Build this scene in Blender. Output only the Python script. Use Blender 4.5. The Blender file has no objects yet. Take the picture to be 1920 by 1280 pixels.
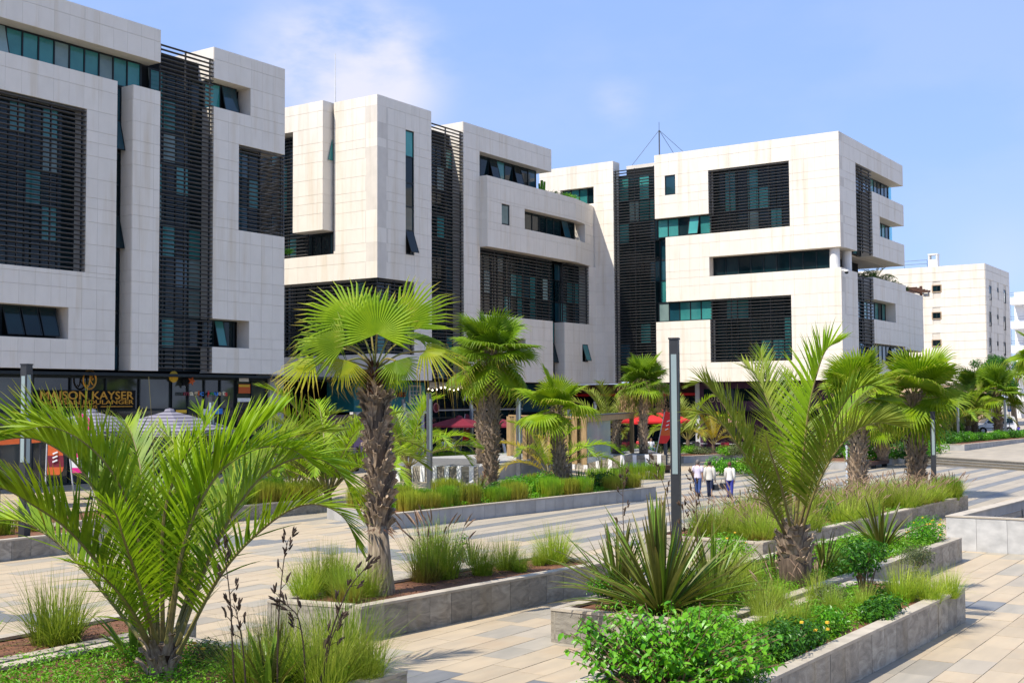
import bpy, bmesh, math, random
from math import sin, cos, tan, pi, radians, atan2, hypot, sqrt
from mathutils import Vector, Matrix, Euler, Quaternion

SC = bpy.context.scene
COL = SC.collection
rnd = random.Random(11)

# ------------------------------------------------------------------ camera
FPX, YAW, PITCH, ROLL, HC = 2256.284, radians(34.04133), radians(2.86105), radians(-0.351517), 4.5
_f = Vector((cos(YAW) * cos(PITCH), sin(YAW) * cos(PITCH), sin(PITCH)))
_r0 = Vector((sin(YAW), -cos(YAW), 0.0))
_u0 = _r0.cross(_f)
_r = _r0 * cos(ROLL) + _u0 * sin(ROLL)
_u = -_r0 * sin(ROLL) + _u0 * cos(ROLL)
CAM = Vector((0, 0, HC))
cam_d = bpy.data.cameras.new('camera')
cam_d.sensor_fit = 'HORIZONTAL'
cam_d.sensor_width = 36.0
cam_d.lens = FPX / 1920 * 36.0
cam_d.clip_end = 3000
cam_d.clip_start = 0.1
cam = bpy.data.objects.new('camera', cam_d)
cam.matrix_world = Matrix(((_r.x, _u.x, -_f.x, 0), (_r.y, _u.y, -_f.y, 0), (_r.z, _u.z, -_f.z, HC), (0, 0, 0, 1)))
COL.objects.link(cam)
SC.camera = cam


def ray(px, py):
    return _r * ((px - 960) / FPX) - _u * ((py - 640) / FPX) + _f


def G(px, py, z=0.0):
    """survey a point of the photograph on the level z"""
    d = ray(px, py)
    return CAM + d * ((z - HC) / d.z)


def GY(px, py, y):
    d = ray(px, py)
    return CAM + d * (y / d.y)


def GX(px, py, x):
    d = ray(px, py)
    return CAM + d * (x / d.x)


def GD(px, py, dist):
    d = ray(px, py)
    return CAM + d * (dist / hypot(d.x, d.y))


def proj(P):
    v = Vector(P) - CAM
    k = max(v.dot(_f), 0.01)
    return 960 + FPX * v.dot(_r) / k, 640 - FPX * v.dot(_u) / k


# ------------------------------------------------------------------ sun and sky
LDIR = Vector((0.64, -0.235, -1.0)).normalized()      # the way sunlight travels
sun_d = bpy.data.lights.new('sun', 'SUN')
sun_d.energy = 3.0
sun_d.angle = radians(0.5)
sun_d.color = (1.0, 0.94, 0.84)
sun = bpy.data.objects.new('sun', sun_d)
sun.rotation_euler = LDIR.to_track_quat('-Z', 'Y').to_euler()
sun.location = (0, 0, 60)
COL.objects.link(sun)

world = bpy.data.worlds.new('World')
SC.world = world
world.use_nodes = True
wn, wl = world.node_tree.nodes, world.node_tree.links
wn.clear()
w_out = wn.new('ShaderNodeOutputWorld')
w_bg = wn.new('ShaderNodeBackground')
w_bg.inputs['Strength'].default_value = 0.15
sky = wn.new('ShaderNodeTexSky')
sky.sky_type = 'NISHITA'
sky.sun_disc = False
sky.sun_elevation = math.asin(-LDIR.z)
sky.sun_rotation = atan2(-LDIR.x, -LDIR.y)
sky.altitude = 0
sky.air_density = 1.0
sky.dust_density = 0.25
sky.ozone_density = 1.6
w_tc = wn.new('ShaderNodeTexCoord')
w_map = wn.new('ShaderNodeMapping')
w_map.inputs['Scale'].default_value = (2.2, 2.2, 5.0)
w_noise = wn.new('ShaderNodeTexNoise')
w_noise.inputs['Scale'].default_value = 2.3
w_noise.inputs['Detail'].default_value = 7
w_noise.inputs['Roughness'].default_value = 0.55
wl.new(w_tc.outputs['Generated'], w_map.inputs['Vector'])
wl.new(w_map.outputs[0], w_noise.inputs['Vector'])


def w_blob(px, py, inner, outer, amt):
    """soft bank of thin cloud round one bearing of the sky"""
    d = ray(px, py).normalized()
    dp = wn.new('ShaderNodeVectorMath'); dp.operation = 'DISTANCE'
    dp.inputs[1].default_value = d
    wl.new(w_tc.outputs['Generated'], dp.inputs[0])
    mr = wn.new('ShaderNodeMapRange'); mr.interpolation_type = 'SMOOTHSTEP'
    mr.inputs['From Min'].default_value = outer
    mr.inputs['From Max'].default_value = inner
    mr.inputs['To Max'].default_value = amt
    wl.new(dp.outputs['Value'], mr.inputs['Value'])
    return mr.outputs[0]


def w_math(op, a, b):
    n = wn.new('ShaderNodeMath'); n.operation = op; n.use_clamp = (op != 'MULTIPLY')
    for i, x in enumerate((a, b)):
        if isinstance(x, (int, float)):
            n.inputs[i].default_value = x
        else:
            wl.new(x, n.inputs[i])
    return n.outputs[0]


w_ramp = wn.new('ShaderNodeMapRange'); w_ramp.interpolation_type = 'SMOOTHSTEP'
w_ramp.inputs['From Min'].default_value = 0.34
w_ramp.inputs['From Max'].default_value = 0.58
wl.new(w_noise.outputs['Fac'], w_ramp.inputs['Value'])
banks = w_math('ADD', w_blob(690, 140, 0.02, 0.085, 1.0), w_blob(560, 110, 0.0, 0.07, 0.75))
banks = w_math('ADD', banks, w_blob(1160, 190, 0.0, 0.03, 0.35))
banks = w_math('ADD', banks, w_blob(1880, 480, 0.0, 0.05, 0.15))
banks = w_math('ADD', banks, 0.10)
cloud = w_math('MULTIPLY', banks, w_ramp.outputs[0])
w_tint = wn.new('ShaderNodeMixRGB'); w_tint.blend_type = 'MULTIPLY'
w_tint.inputs['Fac'].default_value = 1.0
w_tint.inputs['Color2'].default_value = (0.86, 0.86, 1.06, 1)
wl.new(sky.outputs[0], w_tint.inputs['Color1'])
w_mix = wn.new('ShaderNodeMixRGB')
w_mix.inputs['Color2'].default_value = (2.45, 2.5, 2.95, 1)
wl.new(cloud, w_mix.inputs['Fac'])
w_even = wn.new('ShaderNodeMixRGB')          # the even summer blue of the photograph
w_even.inputs['Fac'].default_value = 0.82
w_even.inputs['Color2'].default_value = (0.96, 1.45, 2.62, 1)
wl.new(w_tint.outputs[0], w_even.inputs['Color1'])
wl.new(w_even.outputs[0], w_mix.inputs['Color1'])
wl.new(w_mix.outputs[0], w_bg.inputs['Color'])
wl.new(w_bg.outputs[0], w_out.inputs[0])

SC.view_settings.view_transform = 'Standard'
SC.view_settings.look = 'None'
SC.view_settings.gamma = 1.0
SC.view_settings.exposure = 1.2
SC.view_settings.use_curve_mapping = False


# ------------------------------------------------------------------ materials
def mat(name, c1, c2=None, rough=0.6, metal=0.0, scale=4.0, bump=0.0, bscale=40.0, objvar=0.0, stretch=(1, 1, 1),
        translucent=0.0, tip=None, spec=0.4, stain=None, stain_scale=0.6, stain_amt=0.5, emit=None, coat=0.0, space='pos', detail=4, distort=0.0):
    m = bpy.data.materials.new(name)
    m.use_nodes = True
    n, l = m.node_tree.nodes, m.node_tree.links
    bs = n['Principled BSDF']
    out = n['Material Output']
    bs.inputs['Roughness'].default_value = rough
    bs.inputs['Metallic'].default_value = metal
    bs.inputs['Specular IOR Level'].default_value = spec
    bs.inputs['Coat Weight'].default_value = coat
    if space == 'pos':
        g = n.new('ShaderNodeNewGeometry'); vec = g.outputs['Position']
    else:
        g = n.new('ShaderNodeTexCoord'); vec = g.outputs['Object']
    mp = n.new('ShaderNodeMapping'); mp.inputs['Scale'].default_value = stretch
    l.new(vec, mp.inputs['Vector'])
    if objvar:
        oi = n.new('ShaderNodeObjectInfo')
        ad = n.new('ShaderNodeVectorMath'); ad.operation = 'MULTIPLY_ADD'
        ad.inputs[1].default_value = (37, 53, 29)
        l.new(oi.outputs['Random'], ad.inputs[0]); l.new(mp.outputs[0], ad.inputs[2])
        vv = ad.outputs[0]
    else:
        oi = None; vv = mp.outputs[0]
    nz = n.new('ShaderNodeTexNoise')
    nz.inputs['Scale'].default_value = scale
    nz.inputs['Detail'].default_value = detail
    nz.inputs['Distortion'].default_value = distort
    l.new(vv, nz.inputs['Vector'])
    mr = n.new('ShaderNodeMapRange')
    mr.inputs['From Min'].default_value = 0.33
    mr.inputs['From Max'].default_value = 0.67
    l.new(nz.outputs['Fac'], mr.inputs['Value'])
    mx = n.new('ShaderNodeMixRGB')
    c2 = c2 or tuple(x * 0.8 for x in c1)
    mx.inputs['Color1'].default_value = (*c1, 1)
    mx.inputs['Color2'].default_value = (*c2, 1)
    l.new(mr.outputs[0], mx.inputs['Fac'])
    col = mx.outputs[0]
    if tip is not None:
        at = n.new('ShaderNodeAttribute'); at.attribute_name = 'tip'
        t2 = n.new('ShaderNodeMapRange'); t2.inputs['From Min'].default_value = tip[1]; t2.inputs['From Max'].default_value = tip[2]
        l.new(at.outputs['Fac'], t2.inputs['Value'])
        m3 = n.new('ShaderNodeMixRGB'); m3.inputs['Color2'].default_value = (*tip[0], 1)
        l.new(t2.outputs[0], m3.inputs['Fac']); l.new(col, m3.inputs['Color1'])
        col = m3.outputs[0]
    if stain:
        sm = n.new('ShaderNodeMapping'); sm.inputs['Scale'].default_value = (2.2, 2.2, 0.16)
        l.new(vec, sm.inputs['Vector'])
        s = n.new('ShaderNodeTexNoise'); s.inputs['Scale'].default_value = stain_scale; s.inputs['Detail'].default_value = 8
        s.inputs['Roughness'].default_value = 0.62
        l.new(sm.outputs[0], s.inputs['Vector'])
        r2 = n.new('ShaderNodeMapRange'); r2.inputs['From Min'].default_value = 0.52; r2.inputs['From Max'].default_value = 0.78
        r2.inputs['To Max'].default_value = stain_amt
        l.new(s.outputs['Fac'], r2.inputs['Value'])
        m4 = n.new('ShaderNodeMixRGB'); m4.inputs['Color2'].default_value = (*stain, 1)
        l.new(r2.outputs[0], m4.inputs['Fac']); l.new(col, m4.inputs['Color1'])
        col = m4.outputs[0]
    if objvar:
        hs = n.new('ShaderNodeHueSaturation')
        mo = n.new('ShaderNodeMapRange'); mo.inputs['To Min'].default_value = 1 - objvar; mo.inputs['To Max'].default_value = 1 + objvar
        l.new(oi.outputs['Random'], mo.inputs['Value'])
        l.new(mo.outputs[0], hs.inputs['Value']); l.new(col, hs.inputs['Color'])
        col = hs.outputs[0]
    l.new(col, bs.inputs['Base Color'])
    if bump:
        bn = n.new('ShaderNodeTexNoise'); bn.inputs['Scale'].default_value = bscale; bn.inputs['Detail'].default_value = 5
        l.new(vv, bn.inputs['Vector'])
        bp = n.new('ShaderNodeBump'); bp.inputs['Strength'].default_value = bump; bp.inputs['Distance'].default_value = 0.02
        l.new(bn.outputs['Fac'], bp.inputs['Height']); l.new(bp.outputs[0], bs.inputs['Normal'])
    if translucent:
        tr = n.new('ShaderNodeBsdfTranslucent'); l.new(col, tr.inputs['Color'])
        ms = n.new('ShaderNodeMixShader'); ms.inputs[0].default_value = translucent
        l.new(bs.outputs[0], ms.inputs[1]); l.new(tr.outputs[0], ms.inputs[2])
        l.new(ms.outputs[0], out.inputs[0])
    if emit:
        bs.inputs['Emission Color'].default_value = (*emit[0], 1)
        bs.inputs['Emission Strength'].default_value = emit[1]
    return m


def glass_mat(name, tint, alpha, rough=0.03):
    """thin tinted pane: part of the light goes straight through, part is mirrored"""
    m = bpy.data.materials.new(name); m.use_nodes = True
    n, l = m.node_tree.nodes, m.node_tree.links
    n.remove(n['Principled BSDF'])
    t = n.new('ShaderNodeBsdfTransparent'); t.inputs[0].default_value = (*tint, 1)
    g = n.new('ShaderNodeBsdfGlossy'); g.inputs['Roughness'].default_value = rough
    g.inputs['Color'].default_value = (0.9, 0.95, 0.95, 1)
    fr = n.new('ShaderNodeFresnel'); fr.inputs['IOR'].default_value = 1.5
    ad = n.new('ShaderNodeMath'); ad.operation = 'ADD'; ad.use_clamp = True; ad.inputs[1].default_value = alpha
    l.new(fr.outputs[0], ad.inputs[0])
    mx = n.new('ShaderNodeMixShader')
    l.new(ad.outputs[0], mx.inputs[0]); l.new(t.outputs[0], mx.inputs[1]); l.new(g.outputs[0], mx.inputs[2])
    l.new(mx.outputs[0], n['Material Output'].inputs[0])
    return m


MT = {}
MT['stone'] = mat('limestone_cladding', (0.76, 0.70, 0.605), (0.72, 0.66, 0.565), rough=0.55, scale=1.6, bump=0.04, bscale=30, objvar=0.022,
                  stretch=(1, 1, 0.5), stain=(0.52, 0.40, 0.23), stain_scale=0.6, stain_amt=0.55)
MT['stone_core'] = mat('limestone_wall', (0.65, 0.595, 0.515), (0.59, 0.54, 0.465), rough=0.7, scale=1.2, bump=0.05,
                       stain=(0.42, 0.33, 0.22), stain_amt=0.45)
MT['white'] = mat('white_render', (0.74, 0.73, 0.70), (0.66, 0.65, 0.62), rough=0.7, scale=0.8, stain=(0.4, 0.38, 0.34), stain_amt=0.35)
MT['slat'] = mat('louvre_aluminium', (0.105, 0.102, 0.10), (0.085, 0.083, 0.082), rough=0.36, metal=0.2, objvar=0.12)
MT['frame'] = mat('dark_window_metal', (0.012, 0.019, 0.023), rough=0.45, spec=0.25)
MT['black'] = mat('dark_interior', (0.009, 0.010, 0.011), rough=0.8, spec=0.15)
MT['soffit'] = mat('soffit_plaster', (0.42, 0.36, 0.28), rough=0.8)
MT['g_dark'] = mat('dark_teal_glass', (0.005, 0.020, 0.024), (0.003, 0.010, 0.013), rough=0.05, spec=0.32, objvar=0.3, scale=0.5)
MT['g_teal'] = mat('teal_glass_with_blinds', (0.045, 0.23, 0.21), (0.03, 0.17, 0.165), rough=0.06, spec=0.55, objvar=0.35, scale=0.7)
MT['g_pale'] = mat('glass_with_pale_blind', (0.22, 0.30, 0.28), (0.13, 0.2, 0.19), rough=0.1, spec=0.4, objvar=0.3, scale=0.7)
MT['g_blue'] = mat('petrol_glass', (0.012, 0.06, 0.085), (0.008, 0.04, 0.05), rough=0.04, spec=0.6, objvar=0.3, scale=0.5)
MT['g_fin'] = glass_mat('clear_cyan_glass', (0.35, 0.80, 0.86), 0.06)
MT['g_shop'] = mat('shop_glass', (0.014, 0.017, 0.018), (0.05, 0.06, 0.055), rough=0.05, spec=0.7, scale=0.45, objvar=0.2, detail=1)
MT['g_clear'] = glass_mat('pale_screen_glass', (0.72, 0.86, 0.84), 0.34)
MT['g_reflect'] = mat('painted_reflection_glass', (0.36, 0.46, 0.43), (0.28, 0.38, 0.36), rough=0.12, scale=0.5, spec=0.6)  # pale reflection of a bright building put into an opaque pane colour
MT['grey_metal'] = mat('grey_painted_metal', (0.11, 0.12, 0.135), rough=0.45, metal=0.3)
MT['dark_metal'] = mat('charcoal_metal', (0.05, 0.052, 0.056), rough=0.5, metal=0.3)
MT['lamp_glass'] = mat('frosted_lamp_glass', (0.30, 0.37, 0.36), (0.27, 0.34, 0.34), rough=0.25, scale=0.4)
MT['wood'] = mat('weathered_wood', (0.42, 0.28, 0.13), (0.25, 0.16, 0.07), rough=0.7, scale=3, stretch=(6, 6, 0.5), bump=0.2, bscale=12)
MT['darkwood'] = mat('dark_bench_wood', (0.10, 0.04, 0.022), (0.055, 0.024, 0.014), rough=0.55, scale=4, stretch=(0.5, 6, 6))
MT['grey_stone'] = mat('grey_quartzite', (0.37, 0.335, 0.27), (0.19, 0.168, 0.135), rough=0.6, distort=1.6, scale=2.2, bump=0.35, bscale=26, objvar=0.2,
                       stretch=(1, 1, 2.2), stain=(0.34, 0.27, 0.16), stain_scale=0.9, stain_amt=0.55, detail=8)
MT['coping'] = mat('sandy_coping_stone', (0.46, 0.40, 0.31), (0.35, 0.30, 0.23), rough=0.6, scale=3, bump=0.15, objvar=0.08, detail=7)
MT['concrete'] = mat('pale_concrete', (0.40, 0.39, 0.37), (0.30, 0.295, 0.28), rough=0.75, scale=1.6, bump=0.1, objvar=0.06, stain=(0.25, 0.24, 0.2))
MT['soil'] = mat('red_soil', (0.20, 0.085, 0.04), (0.11, 0.05, 0.028), rough=0.95, scale=9, bump=0.8, bscale=18)
MT['bark'] = mat('fibrous_palm_bark', (0.16, 0.115, 0.078), (0.07, 0.048, 0.033), rough=0.9, scale=6, stretch=(3, 3, 0.5), bump=0.7, bscale=30, space='obj')
MT['bark_grey'] = mat('grey_fissured_bark', (0.33, 0.26, 0.18), (0.10, 0.072, 0.046), rough=0.9, scale=7, stretch=(4, 4, 0.35), bump=0.9, bscale=14, space='obj')
MT['bark_red'] = mat('red_brown_fibre', (0.13, 0.05, 0.024), (0.05, 0.022, 0.012), rough=0.95, scale=9, stretch=(3, 3, 0.7), bump=0.7)
MT['boot'] = mat('cut_leaf_base', (0.37, 0.28, 0.19), (0.16, 0.11, 0.07), rough=0.8, scale=5, objvar=0.3, bump=0.4, bscale=24, space='obj', stretch=(4, 4, 1))
MT['fan'] = mat('fan_leaf', (0.26, 0.37, 0.008), (0.15, 0.27, 0.007), rough=0.56, spec=0.25, scale=2.5, translucent=0.42, tip=((0.38, 0.30, 0.045), 0.80, 1.05), objvar=0.22)
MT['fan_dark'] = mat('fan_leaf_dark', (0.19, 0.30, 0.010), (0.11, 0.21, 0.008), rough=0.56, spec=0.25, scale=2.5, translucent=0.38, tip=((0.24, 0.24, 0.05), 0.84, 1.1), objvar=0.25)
MT['fan_old'] = mat('yellowing_fan_leaf', (0.34, 0.36, 0.012), (0.24, 0.32, 0.009), rough=0.56, spec=0.25, scale=2.5, translucent=0.42, tip=((0.42, 0.29, 0.05), 0.55, 0.95), objvar=0.2)
MT['petiole'] = mat('petiole_green', (0.17, 0.20, 0.035), (0.22, 0.15, 0.035), rough=0.5, scale=3)
MT['frond'] = mat('feather_frond', (0.29, 0.40, 0.010), (0.09, 0.20, 0.008), rough=0.52, spec=0.35, scale=1.6, translucent=0.36, tip=((0.42, 0.36, 0.03), 0.76, 1.05), objvar=0.3)
MT['frond_grey'] = mat('grey_green_frond', (0.24, 0.285, 0.028), (0.15, 0.20, 0.02), rough=0.56, spec=0.25, scale=2, translucent=0.35, tip=((0.24, 0.22, 0.06), 0.86, 1.12), objvar=0.25)
MT['frond_bright'] = mat('bright_feather_frond', (0.33, 0.47, 0.012), (0.21, 0.37, 0.009), rough=0.56, spec=0.25, scale=2, translucent=0.45, tip=((0.30, 0.30, 0.03), 0.86, 1.12), objvar=0.12)
MT['frond_yellow'] = mat('yellow_frond', (0.42, 0.30, 0.012), (0.26, 0.24, 0.012), rough=0.45, scale=2, translucent=0.4, tip=((0.40, 0.24, 0.02), 0.7, 1.1), objvar=0.15)
MT['rachis'] = mat('frond_rachis', (0.22, 0.20, 0.055), (0.15, 0.11, 0.04), rough=0.5, scale=3)
MT['grass'] = mat('fountain_grass', (0.34, 0.43, 0.03), (0.22, 0.34, 0.02), rough=0.55, scale=5, translucent=0.35, tip=((0.34, 0.36, 0.06), 0.45, 1.0), objvar=0.3)
MT['grass_dry'] = mat('dry_tinged_grass', (0.42, 0.28, 0.06), (0.30, 0.27, 0.04), rough=0.6, scale=5, translucent=0.35, tip=((0.29, 0.42, 0.03), 0.12, 0.6), objvar=0.18)
MT['plume'] = mat('pinkish_grass_plume', (0.40, 0.27, 0.18), (0.30, 0.19, 0.12), rough=0.9, scale=8, translucent=0.3)
MT['clip'] = mat('clipped_grass', (0.17, 0.31, 0.010), (0.33, 0.32, 0.016), rough=0.6, scale=2.2, translucent=0.3, tip=((0.17, 0.36, 0.010), 0.3, 1.0), objvar=0.18)
MT['clip_dry'] = mat('dry_clipped_grass', (0.42, 0.33, 0.04), (0.28, 0.27, 0.022), rough=0.6, scale=2.2, translucent=0.3, tip=((0.30, 0.37, 0.02), 0.3, 1.0), objvar=0.2)
MT['litter'] = mat('dry_leaf_litter', (0.22, 0.13, 0.06), (0.12, 0.07, 0.035), rough=0.9, scale=20)
MT['shrub'] = mat('bright_shrub_leaf', (0.11, 0.37, 0.010), (0.055, 0.22, 0.008), rough=0.38, scale=6, translucent=0.34, tip=((0.17, 0.42, 0.014), 0.4, 1.0))
MT['shrub_dark'] = mat('deep_green_leaf', (0.045, 0.16, 0.010), (0.026, 0.10, 0.008), rough=0.42, scale=6, translucent=0.28, tip=((0.09, 0.27, 0.012), 0.4, 1.0))
MT['cover'] = mat('groundcover_leaf', (0.17, 0.42, 0.012), (0.09, 0.28, 0.009), rough=0.45, scale=4, translucent=0.3, tip=((0.20, 0.38, 0.015), 0.3, 1.0))
MT['sage'] = mat('grey_green_leaf', (0.13, 0.17, 0.055), (0.075, 0.11, 0.035), rough=0.55, scale=5, translucent=0.3, tip=((0.24, 0.26, 0.10), 0.4, 1.0))
MT['twig'] = mat('brown_twig', (0.15, 0.085, 0.045), rough=0.8)
MT['flax'] = mat('bronze_flax_leaf', (0.15, 0.155, 0.024), (0.085, 0.095, 0.016), rough=0.4, scale=3, stretch=(1, 1, 0.4), translucent=0.22, tip=((0.20, 0.12, 0.035), 0.86, 1.05), objvar=0.3)
MT['flax_green'] = mat('green_flax_leaf', (0.16, 0.26, 0.020), (0.10, 0.185, 0.015), rough=0.4, scale=3, translucent=0.22, tip=((0.20, 0.14, 0.035), 0.88, 1.05), objvar=0.3)
MT['pod'] = mat('dark_seed_pod', (0.028, 0.017, 0.011), (0.05, 0.028, 0.016), rough=0.7)
MT['pod_brown'] = mat('brown_seed_pod', (0.10, 0.055, 0.03), (0.06, 0.035, 0.02), rough=0.8)
MT['skirt'] = mat('tan_flower_skirt', (0.46, 0.29, 0.16), (0.30, 0.18, 0.09), rough=0.9, scale=7, translucent=0.25)
MT['skin'] = mat('skin', (0.34, 0.19, 0.125), rough=0.55)
MT['hair'] = mat('dark_hair', (0.03, 0.018, 0.012), rough=0.6)
MT['hair_red'] = mat('auburn_hair', (0.10, 0.03, 0.014), rough=0.6)
MT['hair_grey'] = mat('grey_hair', (0.16, 0.14, 0.125), rough=0.7)


def flat(name, c, rough=0.6, **k):
    if name not in MT:
        MT[name] = mat(name, c, tuple(x * 0.9 for x in c), rough=rough, **k)
    return MT[name]


# ------------------------------------------------------------------ mesh helpers
def org_of(p):
    while p is not None:
        if '_org' in p:
            return tuple(p['_org'])
        p = p.parent
    return None


class MB:
    def __init__(self):
        self.v, self.f, self.m, self.t = [], [], [], []

    def add(self, vs, fs, mi=0, tip=None):
        b = len(self.v)
        self.v.extend(tuple(p) for p in vs)
        self.f.extend(tuple(b + i for i in f) for f in fs)
        self.m.extend([mi] * len(fs))
        self.t.extend(tip if tip is not None else [0.0] * len(vs))
        return self

    def box(self, x0, x1, y0, y1, z0, z1, mi=0):
        vs = [(x0, y0, z0), (x1, y0, z0), (x1, y1, z0), (x0, y1, z0), (x0, y0, z1), (x1, y0, z1), (x1, y1, z1), (x0, y1, z1)]
        return self.add(vs, [(0, 3, 2, 1), (4, 5, 6, 7), (0, 1, 5, 4), (1, 2, 6, 5), (2, 3, 7, 6), (3, 0, 4, 7)], mi)

    def obox(self, c, size, R=None, mi=0):
        R = R or Matrix.Identity(3)
        c = Vector(c)
        vs = [c + R @ Vector((sx * size[0] / 2, sy * size[1] / 2, sz * size[2] / 2)) for sz in (-1, 1) for sx, sy in ((-1, -1), (1, -1), (1, 1), (-1, 1))]
        return self.add(vs, [(0, 3, 2, 1), (4, 5, 6, 7), (0, 1, 5, 4), (1, 2, 6, 5), (2, 3, 7, 6), (3, 0, 4, 7)], mi)

    def prism(self, poly, z0, z1, mi=0):
        n = len(poly)
        zf = z0 if callable(z0) else (lambda x, y: z0)
        zg = z1 if callable(z1) else (lambda x, y: z1)
        vs = [(p[0], p[1], zf(p[0], p[1])) for p in poly] + [(p[0], p[1], zg(p[0], p[1])) for p in poly]
        fs = [tuple(range(n - 1, -1, -1)), tuple(range(n, 2 * n))] + [(i, (i + 1) % n, n + (i + 1) % n, n + i) for i in range(n)]
        return self.add(vs, fs, mi)

    def tube(self, pts, rad, n=6, mi=0, cap=True, tip=None):
        pts = [Vector(p) for p in pts]
        k = len(pts)
        rad = rad if isinstance(rad, (list, tuple)) else [rad] * k
        vs, tt = [], []
        ref = None
        for i, p in enumerate(pts):
            d = (pts[min(i + 1, k - 1)] - pts[max(i - 1, 0)]).normalized()
            if ref is None:
                ref = d.orthogonal().normalized()
            ref = (ref - d * ref.dot(d)).normalized()
            b = d.cross(ref)
            for j in range(n):
                a = 2 * pi * j / n
                vs.append(p + (ref * cos(a) + b * sin(a)) * rad[i])
                tt.append(0.0 if tip is None else tip)
        fs = [(i * n + j, i * n + (j + 1) % n, (i + 1) * n + (j + 1) % n, (i + 1) * n + j) for i in range(k - 1) for j in range(n)]
        if cap:
            fs += [tuple(range(n - 1, -1, -1)), tuple((k - 1) * n + j for j in range(n))]
        return self.add(vs, fs, mi, tt)

    def lathe(self, prof, n=16, c=(0, 0, 0), mi=0):
        vs = [(c[0] + r * cos(2 * pi * j / n), c[1] + r * sin(2 * pi * j / n), c[2] + z) for r, z in prof for j in range(n)]
        k = len(prof)
        fs = [(i * n + j, i * n + (j + 1) % n, (i + 1) * n + (j + 1) % n, (i + 1) * n + j) for i in range(k - 1) for j in range(n)]
        fs += [tuple(range(n - 1, -1, -1)), tuple((k - 1) * n + j for j in range(n))]
        return self.add(vs, fs, mi)

    def blade(self, p0, d0, length, width, bend, nseg=4, mi=0, fold=0.0, side=None, prof=None, tipv=None):
        p, d = Vector(p0), Vector(d0).normalized()
        if side is None:
            side = d.cross(Vector((0, 0, 1)))
            if side.length < 0.05:
                a = rnd.random() * 6.28
                side = Vector((cos(a), sin(a), 0))
        side = side.normalized()
        st = length / nseg
        vs, tt, fs = [], [], []
        for i in range(nseg + 1):
            t = i / nseg
            w = width * (prof(t) if prof else (1 - t) ** 0.75)
            nn = side.cross(d).normalized()
            tv = t if tipv is None else tipv
            if fold:
                vs += [p - side * w / 2 + nn * w * fold, p, p + side * w / 2 + nn * w * fold]
                tt += [tv] * 3
            else:
                vs += [p - side * w / 2, p + side * w / 2]
                tt += [tv] * 2
            p = p + d * st
            d = (d + Vector((0, 0, -bend / nseg))).normalized()
        k = 3 if fold else 2
        for i in range(nseg):
            for j in range(k - 1):
                fs.append((i * k + j, i * k + j + 1, (i + 1) * k + j + 1, (i + 1) * k + j))
        return self.add(vs, fs, mi, tt)

    def mesh(self, name, mats, smooth=False):
        me = bpy.data.meshes.new(name)
        me.from_pydata(self.v, [], self.f)
        for m in (mats if isinstance(mats, (list, tuple)) else [mats]):
            me.materials.append(MT[m] if isinstance(m, str) else m)
        if any(self.m):
            me.polygons.foreach_set('material_index', self.m)
        if any(self.t):
            a = me.attributes.new('tip', 'FLOAT', 'POINT')
            a.data.foreach_set('value', self.t)
        if smooth:
            me.polygons.foreach_set('use_smooth', [True] * len(me.polygons))
        me.update()
        return me

    def build(self, name, mats, parent=None, org=None, smooth=False):
        if parent is not None and org is None:
            org = org_of(parent)
        if org is not None:
            self.v = [(p[0] - org[0], p[1] - org[1], p[2] - org[2]) for p in self.v]
        o = inst(name, self.mesh(name, mats, smooth), parent)
        if parent is None and org is not None:
            o.location = org
        return o


def inst(name, me, parent=None, loc=None, rot=None, scale=None):
    o = bpy.data.objects.new(name, me)
    COL.objects.link(o)
    if parent is not None:
        o.parent = parent
    if loc is not None:
        o.location = loc
    if rot is not None:
        if isinstance(rot, Matrix):
            o.rotation_euler = rot.to_euler()
        else:
            o.rotation_euler = rot
    if scale is not None:
        o.scale = scale if hasattr(scale, '__len__') else (scale,) * 3
    return o


def tag(o, label=None, cat=None, group=None, kind=None):
    for k, v in (('label', label), ('category', cat), ('group', group), ('kind', kind)):
        if v:
            o[k] = v
    return o


def thing(name, label, cat, loc=(0, 0, 0), rz=0.0, group=None, world=False):
    """an Empty at the thing's base; with world=True its parts are given in world coordinates"""
    o = bpy.data.objects.new(name, None)
    o.empty_display_size = 0.3
    COL.objects.link(o)
    o.location = loc
    o.rotation_euler = (0, 0, rz)
    if world:
        o['_org'] = tuple(loc)
    return tag(o, label, cat, group)


def struct(o):
    o['kind'] = 'structure'
    return o


def copy_tree(o, parent=None):
    c = o.copy()
    COL.objects.link(c)
    if parent is not None:
        c.parent = parent
    for ch in list(o.children):
        copy_tree(ch, c)
    return c


def textmesh(s, size, extrude=0.02, shear=0.0, spacing=1.0, bold=0.0, align='LEFT'):
    cu = bpy.data.curves.new('lettering', 'FONT')
    cu.body = s
    cu.size = size
    cu.extrude = extrude
    cu.shear = shear
    cu.space_character = spacing
    cu.offset = bold
    cu.align_x = align
    cu.resolution_u = 3
    ob = bpy.data.objects.new('lettering', cu)
    COL.objects.link(ob)
    dg = bpy.context.evaluated_depsgraph_get()
    me = bpy.data.meshes.new_from_object(ob.evaluated_get(dg))
    bpy.data.objects.remove(ob)
    bpy.data.curves.remove(cu)
    return me


def text(s, size, m, parent, loc, ang=0.0, name='letters', **k):
    """standing letters; ang = heading of the line of writing in plan"""
    me = textmesh(s, size, **k)
    me.materials.clear()
    me.materials.append(MT[m] if isinstance(m, str) else m)
    org = org_of(parent) or (0, 0, 0)
    o = inst(name, me, parent, (loc[0] - org[0], loc[1] - org[1], loc[2] - org[2]), (pi / 2, 0, ang))
    return o


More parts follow.
